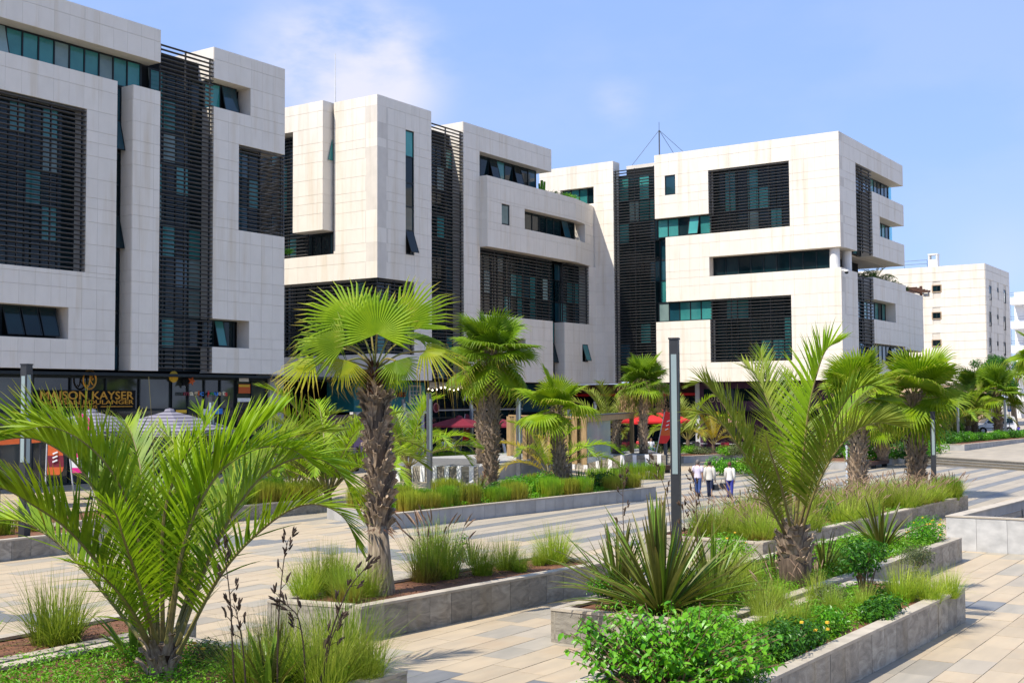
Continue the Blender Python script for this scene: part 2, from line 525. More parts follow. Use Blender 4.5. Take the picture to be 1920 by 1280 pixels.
# ------------------------------------------------------------------ ground
def terr(x, y):
    """level of the paved ground: flat plaza, a raised and gently climbing terrace beyond the steps"""
    return 0.45 + 0.0105 * max(0.0, x - 84) if (x > 83 and y < 24.2) or x > 127 else 0.0


MT['ground'] = mat('far_ground', (0.28, 0.25, 0.21), (0.22, 0.2, 0.17), rough=0.85, scale=0.6)
MT['bed'] = mat('mortar_bed', (0.17, 0.15, 0.125), rough=0.9)
MT['paver'] = mat('sandstone_paver', (0.44, 0.35, 0.232), (0.37, 0.30, 0.205), rough=0.6, scale=1.3, bump=0.12, bscale=16, objvar=0.08,
                  stretch=(0.6, 2.2, 1), stain=(0.38, 0.25, 0.14), stain_scale=0.5, stain_amt=0.45, detail=7)
MT['paver_grey'] = mat('grey_quartzite_paver', (0.345, 0.30, 0.23), (0.28, 0.25, 0.195), rough=0.55, scale=1.5, bump=0.12, bscale=16, objvar=0.12,
                       stretch=(0.6, 2.2, 1), detail=7)
MT['paver_dark'] = mat('slate_paver', (0.19, 0.188, 0.182), (0.155, 0.155, 0.152), rough=0.5, scale=1.5, bump=0.1, objvar=0.1, stretch=(0.6, 2.2, 1))
MT['paver_light'] = mat('pale_plaza_paver', (0.375, 0.32, 0.24), (0.31, 0.265, 0.20), stain=(0.2, 0.18, 0.15), stain_scale=0.35, stain_amt=0.6, rough=0.6, scale=0.9, objvar=0.07, stretch=(0.4, 2, 1), detail=6)

g = MB()
g.add([(-900, -900, -0.75), (1500, -900, -0.75), (1500, 1500, -0.75), (-900, 1500, -0.75)], [(0, 1, 2, 3)])
struct(g.build('ground', 'ground'))
g = MB()
g.add([(-60, -60, -0.02), (135, -60, -0.02), (135, 110, -0.02), (-60, 110, -0.02)], [(0, 1, 2, 3)])
plaza = struct(g.build('plaza_paving', 'bed'))

# paving slabs: rows run along x; near the camera each slab is an object, farther off they are joined
UP = MB().box(-0.5, 0.5, -0.5, 0.5, -1, 0)
unit_paver = {k: UP.mesh('paving_slab', k) for k in ('paver', 'paver_grey', 'paver_dark', 'paver_light')}
slabs = []
rr = random.Random(5)
ROW = 0.6
for iy in range(-22, 108):
    y0 = iy * ROW
    stripe = (iy % 2 == 0)
    x = 6 + rr.random() * 0.8
    while x < 94:
        far = x > 30 or y0 > 26 or y0 < -6
        ln = (rr.uniform(0.8, 1.35) if not far else rr.uniform(1.4, 2.4))
        xm, ym = x + ln / 2, y0 + ROW / 2
        if x + ln > 83.0 and ym < 24.2:
            break
        ang = math.degrees(atan2(ym, xm)) - 34.04
        if abs(ang) < 66:
            band_y = (13.9 < ym < 14.5) or (abs(xm - 15.9) < 0.45) or (abs(xm - 28.6) < 0.5)
            street = xm > 33 and 12 < ym < 34
            if street:
                k = 'paver_dark' if iy % 3 == 0 else 'paver_light'
            elif abs(xm - 15.4) < 0.5 or abs(xm - 27.8) < 0.5:
                k = 'paver_dark' if rr.random() < 0.85 else 'paver_grey'
            else:
                q = rr.random()
                k = 'paver' if q < 0.74 else 'paver_grey' if q < 0.93 else 'paver_light'
            slabs.append((hypot(xm, ym), xm, ym, ln, k, rr.uniform(-0.003, 0.003)))
        x += ln
slabs.sort()
far_mb = MB()
KM = ['paver', 'paver_grey', 'paver_dark', 'paver_light']
n_s = 0
for d, xm, ym, ln, k, dz in slabs:
    pxx, pyy = proj((xm, ym, 0))
    if n_s < 300 and -80 < pxx < 2000 and pyy < 1330:
        o = inst('paving_slab', unit_paver[k], plaza, (xm, ym, dz), None, (ln - 0.012, ROW - 0.012, 0.03))
        n_s += 1
    else:
        far_mb.box(xm - ln / 2 + 0.008, xm + ln / 2 - 0.008, ym - ROW / 2 + 0.008, ym + ROW / 2 - 0.008, -0.04, dz, KM.index(k))
tag(far_mb.build('paving_slab_field', KM, plaza), kind='stuff')

# raised terrace with three steps on the right
g = MB()
st_a, st_b = Vector((85.3, 22.4, 0)), Vector((79.8, 15.0, 0))
dd = (st_b - st_a).normalized()
A0, B0 = st_a - dd * 2.0, st_a + dd * 46.0
nn = Vector((-dd.y, dd.x, 0))       # towards the terrace
if nn.x < 0:
    nn = -nn
MT['step_dark'] = mat('dark_step_stone', (0.17, 0.17, 0.165), rough=0.6)
for i in range(3):
    a, b = A0 + nn * (0.42 * i), B0 + nn * (0.42 * i)
    g.prism([(a.x, a.y), (b.x, b.y), (b.x + 1.6 * nn.x, b.y + 1.6 * nn.y), (a.x + 1.6 * nn.x, a.y + 1.6 * nn.y)], -0.02, 0.15 * (i + 1) - (0.001 if i == 2 else 0), 0)
    g.prism([(a.x, a.y), (b.x, b.y), (b.x + .08 * nn.x, b.y + .08 * nn.y), (a.x + .08 * nn.x, a.y + .08 * nn.y)], 0.15 * i + 0.02, 0.15 * (i + 1) + 0.004, 1)
struct(g.build('terrace_steps', ['step_dark', 'paver_light']))
g = MB()
a, b = A0 + nn * 1.2, B0 + nn * 1.2


def tz(x, y):
    return 0.452 + 0.0105 * max(0.0, x - 84)


poly = [(b.x, b.y), (127, -60), (127, 24.6), (a.x, 24.6), (a.x, a.y)]
g.prism(poly, -0.05, lambda x, y: tz(x, y))
g.prism([(127, -60), (420, -60), (420, 260), (127, 260)], -0.05, lambda x, y: tz(x, y))
struct(g.build('terrace_paving', 'paver_light'))
g = MB()
for i in range(26):      # the drainage joints across the upper terrace
    xx = 88 + i * 3.2
    g.add([(xx, -30, tz(xx, 0) + .004), (xx + .35, -30, tz(xx + .35, 0) + .004), (xx + .35, 22.5, tz(xx + .35, 0) + .004), (xx, 22.5, tz(xx, 0) + .004)], [(0, 1, 2, 3)])
struct(g.build('terrace_slate_band', 'paver_grey'))


# ------------------------------------------------------------------ facade kit
class Plane:
    """a vertical plane: s runs along dir, depth runs inwards"""
    def __init__(s, p0, ang):
        s.p, s.ang = Vector((p0[0], p0[1], 0)), radians(ang)
        s.d = Vector((cos(s.ang), sin(s.ang), 0))
        s.n = Vector((sin(s.ang), -cos(s.ang), 0))    # outwards

    def P(s, u, z, depth=0.0):
        q = s.p + s.d * u - s.n * depth
        return Vector((q.x, q.y, z))


def SF(y):            # a face looking down -y, s = x
    return Plane((0, y), 0)


def WF(x):            # a face looking down -x, s = -y
    return Plane((x, 0), -90)


LV = [6.15, 8.05, 9.8, 11.65, 13.5, 15.55, 17.25, 19.33, 21.12, 23.2, 25.0, 27.0]
COURSE = sorted(LV + [a + (b - a) * (0.36 if i % 2 else 0.62) for i, (a, b) in enumerate(zip(LV[:-1], LV[1:]))])
unit_panel = MB().add([(-.5, 0, -.5), (.5, 0, -.5), (.5, 0, .5), (-.5, 0, .5), (-.5, 1, -.5), (.5, 1, -.5), (.5, 1, .5), (-.5, 1, .5)],
                      [(0, 1, 2, 3), (1, 5, 6, 2), (0, 3, 7, 4), (3, 2, 6, 7), (0, 4, 5, 1)]).mesh('facade_panel', 'stone')
unit_slat = MB().add([(-.5, -.5, .35), (.5, -.5, .35), (.5, .5, -.5), (-.5, .5, -.5), (-.5, -.5, .75), (.5, -.5, .75), (.5, .5, .5), (-.5, .5, .5)],
                     [(0, 3, 2, 1), (4, 5, 6, 7), (0, 1, 5, 4), (1, 2, 6, 5), (2, 3, 7, 6), (3, 0, 4, 7)]).mesh('louvre_slat', 'slat')
GLS = ['g_dark', 'g_teal', 'g_blue', 'g_pale']
unit_pane = {k: MB().box(-.5, .5, 0, 1, -.5, .5).mesh('pane', k) for k in GLS + ['g_shop', 'g_fin', 'g_clear', 'g_reflect']}


class Building:
    def __init__(s, label, org, cat='building', name='office_building'):
        s.root = thing(name, label, cat, org, world=True)
        s.org = Vector(org)
        s.core, s.dark, s.panels, s.step, s.s0 = MB(), MB(), [], 0.98, 0.0

    def clad(s, pl, s0, s1, z0, z1, off=0.0, courses=None):
        zs = [z0] + [z for z in (courses or COURSE) if z0 + 0.22 < z < z1 - 0.22] + [z1]
        k0 = math.floor(s0 / s.step) + 1
        ss = [s0]
        k = k0
        while k * s.step < s1 - 0.3:
            if k * s.step > s0 + 0.3:
                ss.append(k * s.step)
            k += 1
        ss.append(s1)
        for a, b in zip(ss[:-1], ss[1:]):
            for c, d in zip(zs[:-1], zs[1:]):
                s.panels.append((pl, a, b, c, d, off))

    def solid(s, pl, s0, s1, z0, z1, depth=1.15, clad=True):
        A, B = pl.P(s0, 0, 0.03), pl.P(s1, 0, 0.03)
        C, D = pl.P(s1, 0, depth), pl.P(s0, 0, depth)
        s.core.prism([(A.x, A.y), (B.x, B.y), (C.x, C.y), (D.x, D.y)], z0, z1)
        if clad:
            s.clad(pl, s0, s1, z0, z1)

    def block(s, x0, x1, y0, y1, z0, z1):
        s.dark.box(x0, x1, y0, y1, z0, z1)

    def louvre(s, pl, s0, s1, z0, z1, pitch=0.265, depth=0.15, post=2.1, off=0.06):
        n = int((z1 - z0) / pitch)
        for i in range(n):
            z = z0 + (i + 0.5) * (z1 - z0) / n
            p = pl.P((s0 + s1) / 2, z, off) - s.org
            inst('louvre_slat', unit_slat, s.root, p, (0, 0, pl.ang), (s1 - s0 - 0.02, depth, 0.06))
        m = MB()
        k = max(1, round((s1 - s0) / post))
        R = Matrix.Rotation(pl.ang, 3, 'Z')
        for i in range(k + 1):
            u = s0 + 0.12 + (s1 - s0 - 0.24) * i / k
            m.obox(pl.P(u, (z0 + z1) / 2, off + 0.17), (0.07, 0.1, z1 - z0 - 0.01), R)
        m.build('louvre_post', 'dark_metal', s.root)

    def glazing(s, pl, s0, s1, z0, z1, width=0.95, recess=1.1, mix=(0.6, 0.3, 0.1), opened=(), floors=None, mull=0.09, name='window', mats=None, hang=0.26):
        n = max(1, round((s1 - s0) / width))
        w = (s1 - s0) / n
        fr = MB()
        R = Matrix.Rotation(pl.ang, 3, 'Z')
        zs = [z0] + [f for f in (floors or []) if z0 + .3 < f < z1 - .3] + [z1]
        for i in range(n + 1):
            fr.obox(pl.P(s0 + i * w, (z0 + z1) / 2, recess), (mull if 0 < i < n else mull * 1.4, 0.12, z1 - z0), R)
        for i, z in enumerate(zs):
            fr.obox(pl.P((s0 + s1) / 2, z + (0.04 if i == 0 else -0.04 if i == len(zs) - 1 else 0), recess), (s1 - s0 - 0.14, 0.115, 0.1), R)
        f = fr.build(name, 'frame', s.root)
        rg = random.Random(int(s0 * 100 + z0 * 7))
        for i in range(n):
            for j in range(len(zs) - 1):
                k = mats[(i + j) % len(mats)] if mats else GLS[0 if (q := rg.random()) < mix[0] else 1 if q < mix[0] + mix[1] * .85 else 3 if q < mix[0] + mix[1] else 2]
                a, b = zs[j] + 0.05, zs[j + 1] - 0.05
                u = s0 + (i + .5) * w
                if (i, j) in opened or (i in opened and len(zs) == 2):
                    t = hang
                    h = b - a
                    q = pl.P(u, b - h / 2 * cos(t), recess - 0.06 - h / 2 * sin(t)) - s.org
                    M_ = (Matrix.Rotation(pl.ang, 3, 'Z') @ Matrix.Rotation(-t, 3, 'X'))
                    p = inst('pane', unit_pane[k], f, q, M_, (w - 0.1, 0.03, h))
                    b2 = MB().obox(pl.P(u, (a + b) / 2, recess + 0.25), (w - .1, .04, h), R)
                    b2.build('opening_reveal', 'black', f)
                    e = MB()
                    for sx in (-1, 1):
                        e.obox(Vector(q) + s.org + M_ @ Vector((sx * (w / 2 - .07), 0.01, 0)), (.05, .05, h), M_)
                    e.obox(Vector(q) + s.org + M_ @ Vector((0, 0.01, -h / 2)), (w - .1, .05, .05), M_)
                    e.build('sash_frame', 'frame', f)
                else:
                    inst('pane', unit_pane[k], f, pl.P(u, (a + b) / 2, recess - 0.01) - s.org, (0, 0, pl.ang), (w - mull - 0.004, 0.03, b - a))
        return f

    def finish(s, joint=0.015, th=0.045, maxp=300, core='stone_core'):
        if s.core.v:
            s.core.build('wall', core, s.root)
        if s.dark.v:
            s.dark.build('inner_wall', 'black', s.root)
        ps = []
        for P_ in s.panels:
            pl, a, b, c, d, off = P_
            m = pl.P((a + b) / 2, (c + d) / 2)
            x0, y0 = proj(pl.P(a, c)); x1, y1 = proj(pl.P(b, d))
            vis = -60 < (x0 + x1) / 2 < 1980 and (CAM - m).dot(pl.n) > 0
            ps.append((abs(x1 - x0) * abs(y1 - y0) if vis else 0, P_))
        ps.sort(key=lambda q: -q[0])
        rest = MB()
        rg = random.Random(3)
        for i, (_, (pl, a, b, c, d, off)) in enumerate(ps):
            pr = rg.uniform(-0.003, 0.003)
            ctr = pl.P((a + b) / 2, (c + d) / 2, -off + pr)
            if i < maxp:
                inst('facade_panel', unit_panel, s.root, ctr - s.org, (0, 0, pl.ang), (b - a - joint * .45, th, d - c - joint * 1.25))
            else:
                rest.obox(pl.P((a + b) / 2, (c + d) / 2, -off + pr + th / 2), (b - a - joint * .45, th, d - c - joint * 1.25), Matrix.Rotation(pl.ang, 3, 'Z'))
        if rest.v:
            tag(rest.build('facade_panel_field', 'stone', s.root), kind='stuff')


# ------------------------------------------------------------------ left office building
A = Building('pale stone office block at the left with dark louvred openings above the bakery', (37.0, 57.5, 0.0))
S = SF(57.5)
A.solid(S, 30, 47.5, 25.0, 27.0)
A.solid(S, 30, 44.4, 21.15, 23.2)
A.solid(S, 42.35, 44.4, 11.9, 21.15)
A.solid(S, 30, 44.4, 9.85, 11.9)
A.solid(S, 41.3, 44.4, 8.1, 9.85)
A.solid(S, 30, 44.4, 6.45, 8.1)
A.solid(S, 45.53, 47.5, 6.45, 23.25)
A.clad(WF(45.53), -58.6, -57.53, 6.45, 23.25, off=0.02)
A.solid(S, 51.7, 57.95, 25.0, 27.0, depth=4)
A.clad(WF(51.7), -60.5, -57.53, 25.2, 27.0, off=0.02)
A.solid(S, 54.83, 57.95, 23.2, 25.0)
A.solid(S, 51.7, 57.95, 21.15, 23.2)
A.solid(S, 51.7, 53.83, 15.6, 21.15)
A.solid(S, 51.7, 57.95, 9.8, 15.6)
A.solid(S, 54.8, 57.95, 8.03, 9.8)
A.solid(S, 51.7, 57.95, 6.4, 8.03)
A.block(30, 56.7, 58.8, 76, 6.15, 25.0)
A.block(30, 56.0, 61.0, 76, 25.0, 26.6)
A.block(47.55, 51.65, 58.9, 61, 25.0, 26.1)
for z0, z1 in ((6.15, 15.6), (21.15, 25.2)):
    A.core.box(56.7, 57.92, 58.65, 76, z0, z1)
A.core.box(56.7, 57.92, 62.5, 76, 15.6, 21.15)
A.louvre(S, 30, 42.33, 11.93, 21.1)
A.louvre(S, 47.52, 51.68, 6.5, 26.25)
A.louvre(S, 53.85, 57.93, 15.63, 21.1)
A.louvre(WF(57.9), -62.4, -57.7, 15.63, 21.1)
A.glazing(S, 30, 46.9, 23.25, 24.98, width=1.02, recess=1.12, mix=(0.02, 0.9, 0.08), opened=(6, 7))
A.glazing(S, 51.72, 54.4, 23.22, 24.98, width=1.1, recess=0.95, mix=(0.05, 0.9, 0.05), opened=(1,))
A.glazing(S, 30, 40.95, 8.12, 9.83, width=1.05, recess=0.75, mix=(0.7, 0.0, 0.3), opened=(7, 8, 9), hang=0.34)
A.glazing(S, 51.72, 54.3, 8.05, 9.78, width=0.95, recess=0.95, mix=(0.6, 0.2, 0.2), opened=(1,))
FL = [7.9, 9.8, 11.65, 13.5, 15.5, 17.4, 19.3, 21.2, 23.2]
A.glazing(S, 30, 42.3, 11.95, 21.1, width=1.03, recess=1.12, mix=(0.74, 0.2, 0.06), floors=FL)
A.glazing(S, 44.42, 45.5, 6.5, 23.2, width=1.0, recess=1.12, mix=(0.5, 0.0, 0.5), floors=FL, opened=((0, 7), (0, 4)))
A.glazing(S, 47.6, 51.7, 6.5, 24.9, width=1.03, recess=1.13, mix=(0.72, 0.22, 0.06), floors=FL)
A.glazing(S, 53.85, 56.65, 15.65, 21.1, width=1.0, recess=1.12, mix=(0.6, 0.3, 0.1), floors=FL)
A.finish()

pass  # (57.0, 68.0, 66.0, 66.3, -0.02, 6.2)
# ------------------------------------------------------------------ middle tower
B = Building('pale stone tower in the middle with a narrow vertical window slot and a thin mast', (66.6, 56.75, 0.0))
S, W = SF(56.75), WF(66.6)
B.solid(W, -61.0, -56.75, 13.55, 27.0, depth=1.2)
B.solid(W, -70, -61.0, 13.55, 15.58, depth=1.2)
B.solid(W, -70, -56.75, 6.15, 8.0, depth=1.2)
W2 = WF(65.62)
B.solid(W2, -64.25, -61.2, 17.3, 27.0, depth=1.4)
B.clad(SF(61.2), 65.66, 66.85, 17.3, 27.0, off=0.02)
B.solid(W2, -72, -64.25, 25.0, 27.0, depth=1.4)
B.louvre(WF(66.72), -72, -63.8, 15.62, 24.97)
B.glazing(WF(67.0), -63.75, -61.0, 15.62, 17.28, width=0.95, recess=0.2, mix=(0.75, 0.1, 0.15))
B.glazing(WF(66.72), -61.2, -60.97, 15.7, 26.5, width=0.3, recess=0.1, mix=(1, 0, 0), floors=FL)
# little side window hanging open in the slot of the tower
f = MB().add([(66.55, 61.08, 24.2), (66.1, 61.08, 22.6), (66.6, 61.08, 22.6), (66.55, 61.12, 24.2), (66.1, 61.12, 22.6), (66.6, 61.12, 22.6)], [(0, 1, 2), (5, 4, 3), (0, 3, 4, 1), (1, 4, 5, 2), (2, 5, 3, 0)]).build('side_window', 'g_teal', B.root)
B.glazing(WF(66.72), -72, -63.85, 15.7, 24.9, width=1.0, recess=1.05, mix=(0.7, 0.2, 0.1), floors=FL)
B.solid(S, 66.6, 69.87, 13.55, 27.0)
B.solid(S, 70.9, 73.02, 13.55, 27.0)
B.solid(S, 69.87, 70.9, 13.55, 15.57)
B.solid(S, 69.87, 70.9, 25.0, 27.0)
B.solid(S, 66.6, 73.02, 6.15, 8.05)
B.solid(S, 70.87, 73.02, 8.05, 13.55)
B.louvre(W, -70, -56.9, 8.05, 13.5)
B.louvre(S, 66.7, 70.85, 8.08, 13.5)
B.louvre(S, 73.04, 77.18, 6.2, 26.2)
B.glazing(S, 69.87, 70.9, 15.6, 25.0, width=1.03, recess=0.12, mix=(0.45, 0.1, 0.45), floors=[17.4, 19.2, 21.0, 23.0], opened=((0, 0),), hang=0.33)
B.glazing(W, -70, -57.9, 8.05, 13.5, width=1.0, recess=1.15, mix=(0.75, 0.15, 0.1), floors=FL)
B.glazing(S, 67.8, 70.85, 8.05, 13.5, width=1.0, recess=1.15, mix=(0.75, 0.15, 0.1), floors=FL)
B.glazing(S, 73.05, 77.2, 6.3, 24.8, width=1.03, recess=1.16, mix=(0.76, 0.2, 0.04), floors=FL)
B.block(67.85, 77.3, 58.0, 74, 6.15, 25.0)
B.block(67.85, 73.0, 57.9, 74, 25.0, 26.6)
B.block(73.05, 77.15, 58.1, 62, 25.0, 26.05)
B.dark.box(56.0, 74, 66.0, 66.3, 0, 6.14)
B.finish()
mast = thing('roof_mast', 'thin white aerial rod standing on the middle tower roof', 'aerial', (68.4, 62.5, 26.6), world=True)
p_ = GD(677.5, 100, hypot(68.4, 62.5))
MB().tube([(68.4, 62.5, 26.6), (68.4, 62.5, 27.2)], 0.09, 8).build('base_tube', 'grey_metal', mast)
MB().tube([(68.4, 62.5, 27.2), (68.4, 62.5, 31.4)], [0.05, 0.028], 6).build('rod', 'white', mast)

# ------------------------------------------------------------------ set-back wing with the planted terrace
D = Building('pale stone wing right of the middle tower with a planted roof terrace', (77.2, 56.75, 0.0))
S, XW = SF(56.75), WF(98.2)
D.solid(S, 77.2, 79.42, 6.15, 27.0)
D.clad(WF(77.2), -60.5, -56.78, 25.1, 27.0, off=0.02)
D.core.box(77.25, 79.4, 57.9, 60.6, 25.1, 26.98)
D.solid(S, 79.42, 90.48, 24.97, 27.0, depth=2.4)
D.glazing(S, 79.45, 89.2, 22.9, 24.95, width=1.2, recess=0.9, mix=(0.6, 0.1, 0.3), opened=(2, 5))
D.core.box(79.4, 93.4, 57.2, 70, 22.3, 22.7)
DS = SF(56.0)
BEND = Plane((93.4, 56.0), math.degrees(atan2(0.9, 4.75)))
D.solid(DS, 79.44, 93.4, 20.88, 22.92)
D.solid(DS, 79.44, 81.5, 19.15, 20.88)
D.solid(DS, 82.67, 84.95, 19.15, 20.88)
D.solid(DS, 79.44, 93.4, 17.1, 19.15)
D.clad(WF(79.44), -56.75, -56.03, 17.1, 22.92, off=0.02)
D.solid(BEND, 0, 4.83, 20.88, 22.92, depth=1.0)
D.solid(BEND, 2.4, 4.83, 19.15, 20.88, depth=1.0)
D.solid(BEND, 0, 4.83, 17.1, 19.15, depth=1.0)
D.glazing(DS, 81.5, 82.67, 19.17, 20.86, width=1.2, recess=0.12, mix=(0, 1, 0))
D.glazing(DS, 84.97, 94.4, 19.17, 20.86, width=1.18, recess=0.85, mix=(0.75, 0.1, 0.15), opened=(6,))
D.louvre(S, 79.44, 90.4, 11.65, 17.05)
D.louvre(S, 92.4, 96.9, 11.68, 17.05)
D.solid(S, 96.9, 98.2, 11.65, 17.1)
D.glazing(S, 79.44, 90.45, 11.65, 17.08, width=1.0, recess=1.13, mix=(0.72, 0.24, 0.04), floors=FL)
D.glazing(S, 90.5, 92.5, 6.2, 17.08, width=1.0, recess=1.13, mix=(0.7, 0.1, 0.2), floors=FL, opened=((1, 1),))
D.glazing(S, 92.5, 96.9, 11.7, 17.05, width=1.0, recess=1.13, mix=(0.5, 0.3, 0.2), floors=FL)
D.solid(S, 79.42, 90.5, 9.85, 11.62)
D.solid(S, 79.42, 83.2, 8.05, 9.85)
D.solid(S, 86.1, 90.5, 8.05, 9.85)
D.solid(S, 79.42, 90.5, 6.15, 8.05)
D.glazing(S, 83.2, 86.1, 8.07, 9.83, width=1.0, recess=0.9, mix=(0.8, 0, 0.2))
D.solid(S, 92.5, 95.6, 6.12, 11.64)
D.solid(S, 96.65, 98.2, 6.12, 11.64)
D.solid(S, 95.6, 96.65, 9.75, 11.64)
D.solid(S, 95.6, 96.65, 6.12, 8.15)
D.glazing(S, 95.6, 96.65, 8.15, 9.75, width=1.2, recess=0.1, mix=(0, 1, 0), opened=(0,), hang=0.3)
D.clad(WF(92.5), -57.85, -56.78, 6.12, 11.64, off=0.02)
# wall that closes the court, seen side-on
D.solid(XW, -56.9, -54.8, 6.12, 27.0, depth=1.25)
D.solid(XW, -63, -56.9, 24.8, 27.0, depth=1.25)
D.solid(XW, -63, -60.6, 22.0, 24.8, depth=1.25)
D.solid(XW, -63, -56.9, 6.12, 23.2, depth=1.25)
D.glazing(XW, -60.6, -56.9, 23.2, 24.8, width=0.95, recess=0.5, mix=(0.25, 0.55, 0.2))
D.clad(SF(54.8), 98.22, 99.45, 6.12, 27.0, off=0.02)
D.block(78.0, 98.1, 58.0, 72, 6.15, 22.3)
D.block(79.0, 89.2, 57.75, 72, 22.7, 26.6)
D.finish()

# ------------------------------------------------------------------ right office building
Cb = Building('large pale stone corner office block with two square louvred openings and stacked slabs', (98.2, 33.17, 0.0))
S, W = SF(33.17), WF(98.2)


def cw(ya, yb, z0, z1, **k):
    Cb.solid(W, -yb, -ya, z0, z1, **k)


cw(33.17, 50.45, 25.0, 27.0)
cw(45.1, 48.35, 23.2, 25.0)
cw(49.4, 50.45, 23.2, 25.0)
cw(45.1, 50.45, 21.12, 23.2)
cw(33.17, 37.56, 17.25, 25.0)
cw(37.56, 49.4, 17.25, 19.35)
cw(45.1, 49.4, 15.52, 17.25)
cw(33.17, 49.4, 13.45, 15.52)
cw(33.17, 37.56, 6.15, 13.45)
cw(45.1, 50.45, 6.15, 11.65)
cw(37.56, 45.1, 6.15, 7.87)
Cb.louvre(W, -45.08, -37.58, 19.4, 24.97)
Cb.louvre(W, -45.08, -37.58, 7.9, 13.42)
Cb.louvre(W, -54.75, -50.5, 6.2, 26.1)
Cb.glazing(W, -49.4, -48.35, 23.2, 25.0, width=1.2, recess=0.1, mix=(0, 0.2, 0.8))
Cb.glazing(W, -50.4, -45.1, 19.37, 21.1, width=0.98, recess=0.5, mix=(0.05, 0.9, 0.05), opened=(3,))
Cb.glazing(W, -50.4, -45.1, 11.67, 13.43, width=0.98, recess=0.5, mix=(0.05, 0.9, 0.05))
Cb.glazing(W, -50.4, -49.42, 13.45, 19.35, width=1.1, recess=0.9, mix=(0.4, 0.3, 0.3), floors=FL)
Cb.glazing(W, -45.08, -37.58, 19.4, 24.97, width=1.05, recess=1.12, mix=(0.76, 0.2, 0.04), floors=FL)
Cb.glazing(W, -45.08, -37.58, 7.9, 13.42, width=1.05, recess=1.12, mix=(0.72, 0.24, 0.04), floors=FL)
Cb.glazing(W, -54.78, -50.45, 6.3, 25.6, width=1.05, recess=1.1, mix=(0.74, 0.22, 0.04), floors=FL)
Cb.glazing(W, -45.08, -34.4, 15.54, 17.2, width=1.15, recess=0.9, mix=(0.8, 0.05, 0.15))
# side towards the right
Cb.solid(S, 98.23, 102.45, 17.3, 25.0)
Cb.solid(S, 98.23, 116.65, 25.0, 27.0, depth=1.5)
Cb.solid(S, 106.9, 116.65, 21.13, 23.15, depth=1.5)
Cb.solid(S, 106.9, 109.05, 19.32, 21.13)
Cb.solid(S, 106.9, 116.65, 17.28, 19.32, depth=1.5)
Cb.louvre(S, 102.47, 106.88, 17.35, 24.97, pitch=0.3)
Cb.glazing(S, 106.9, 115.6, 23.17, 24.97, width=1.1, recess=1.2, mix=(0.4, 0.3, 0.3))
Cb.glazing(S, 109.05, 115.6, 19.34, 21.1, width=1.1, recess=1.2, mix=(0.4, 0.3, 0.3))
Cb.glazing(S, 102.47, 106.9, 17.35, 24.97, width=1.1, recess=1.13, mix=(0.85, 0.1, 0.05), floors=FL)
for z0, z1 in ((23.17, 24.97), (19.34, 21.1)):
    inst('glass_fin', unit_pane['g_fin'], Cb.root, Vector((116.1, 34.3, (z0 + z1) / 2)) - Cb.org, None, (0.95, 0.04, z1 - z0))
Cb.core.box(99.4, 116.6, 34.3, 54, 26.2, 26.6)
Cb.core.box(99.2, 116.6, 34.7, 50, 17.26, 17.4)
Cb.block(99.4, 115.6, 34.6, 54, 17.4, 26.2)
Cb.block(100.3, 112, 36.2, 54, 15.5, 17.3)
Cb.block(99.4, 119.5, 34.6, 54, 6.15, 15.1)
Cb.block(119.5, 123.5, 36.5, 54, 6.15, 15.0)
Cb.glazing(SF(35.4), 99.4, 106, 15.52, 17.2, width=1.3, recess=0.6, mix=(0.8, 0.1, 0.1))
for x, y in ((98.95, 33.95), (102.0, 33.95)):
    MB().lathe([(0.42, 15.5), (0.42, 17.28)], 20, (x, y, 0)).build('round_column', 'white', Cb.root, smooth=False)
Cb.solid(S, 98.23, 102.45, 6.15, 15.46)
Cb.louvre(S, 102.47, 106.8, 7.75, 15.3, pitch=0.3)
Cb.glazing(S, 102.47, 106.8, 6.2, 15.3, width=1.1, recess=1.13, mix=(0.6, 0.2, 0.2), floors=FL)
Cb.solid(S, 106.82, 116.85, 13.43, 15.42)
Cb.solid(S, 113.4, 116.85, 11.65, 13.43)
Cb.solid(S, 106.82, 116.85, 9.5, 11.65)
Cb.glazing(S, 106.84, 113.4, 11.67, 13.42, width=1.1, recess=1.0, mix=(0.1, 0.6, 0.3))
Cb.glazing(S, 102.5, 118.6, 7.75, 9.45, width=1.15, recess=0.5, mix=(0.5, 0.2, 0.3), opened=(1, 3, 9))
Cb.solid(S, 102.45, 117.5, 6.1, 7.73)
E1 = Plane((117.3, 33.5), 2)
Cb.solid(E1, 0, 7.6, 9.3, 15.0)
E2 = Plane((124.9, 33.77), 35)
Cb.solid(E2, 0, 1.3, 9.3, 15.0)
Cb.solid(E2, 0, 1.3, 6.1, 7.73)
Cb.solid(E1, -0.2, 7.6, 6.1, 7.73)
Cb.core.prism([(117.5, 34.7), (124.6, 34.95), (125.4, 36), (125.4, 50), (117.5, 50)], 14.8, 14.95)
Cb.core.prism([(122.6, 35.0), (125.2, 35.2), (125.2, 50), (122.6, 50)], 9.3, 14.8)
Cb.core.prism([(99.4, 34.4), (117, 34.4), (117, 50), (99.4, 50)], 15.15, 15.42)
Cb.finish()

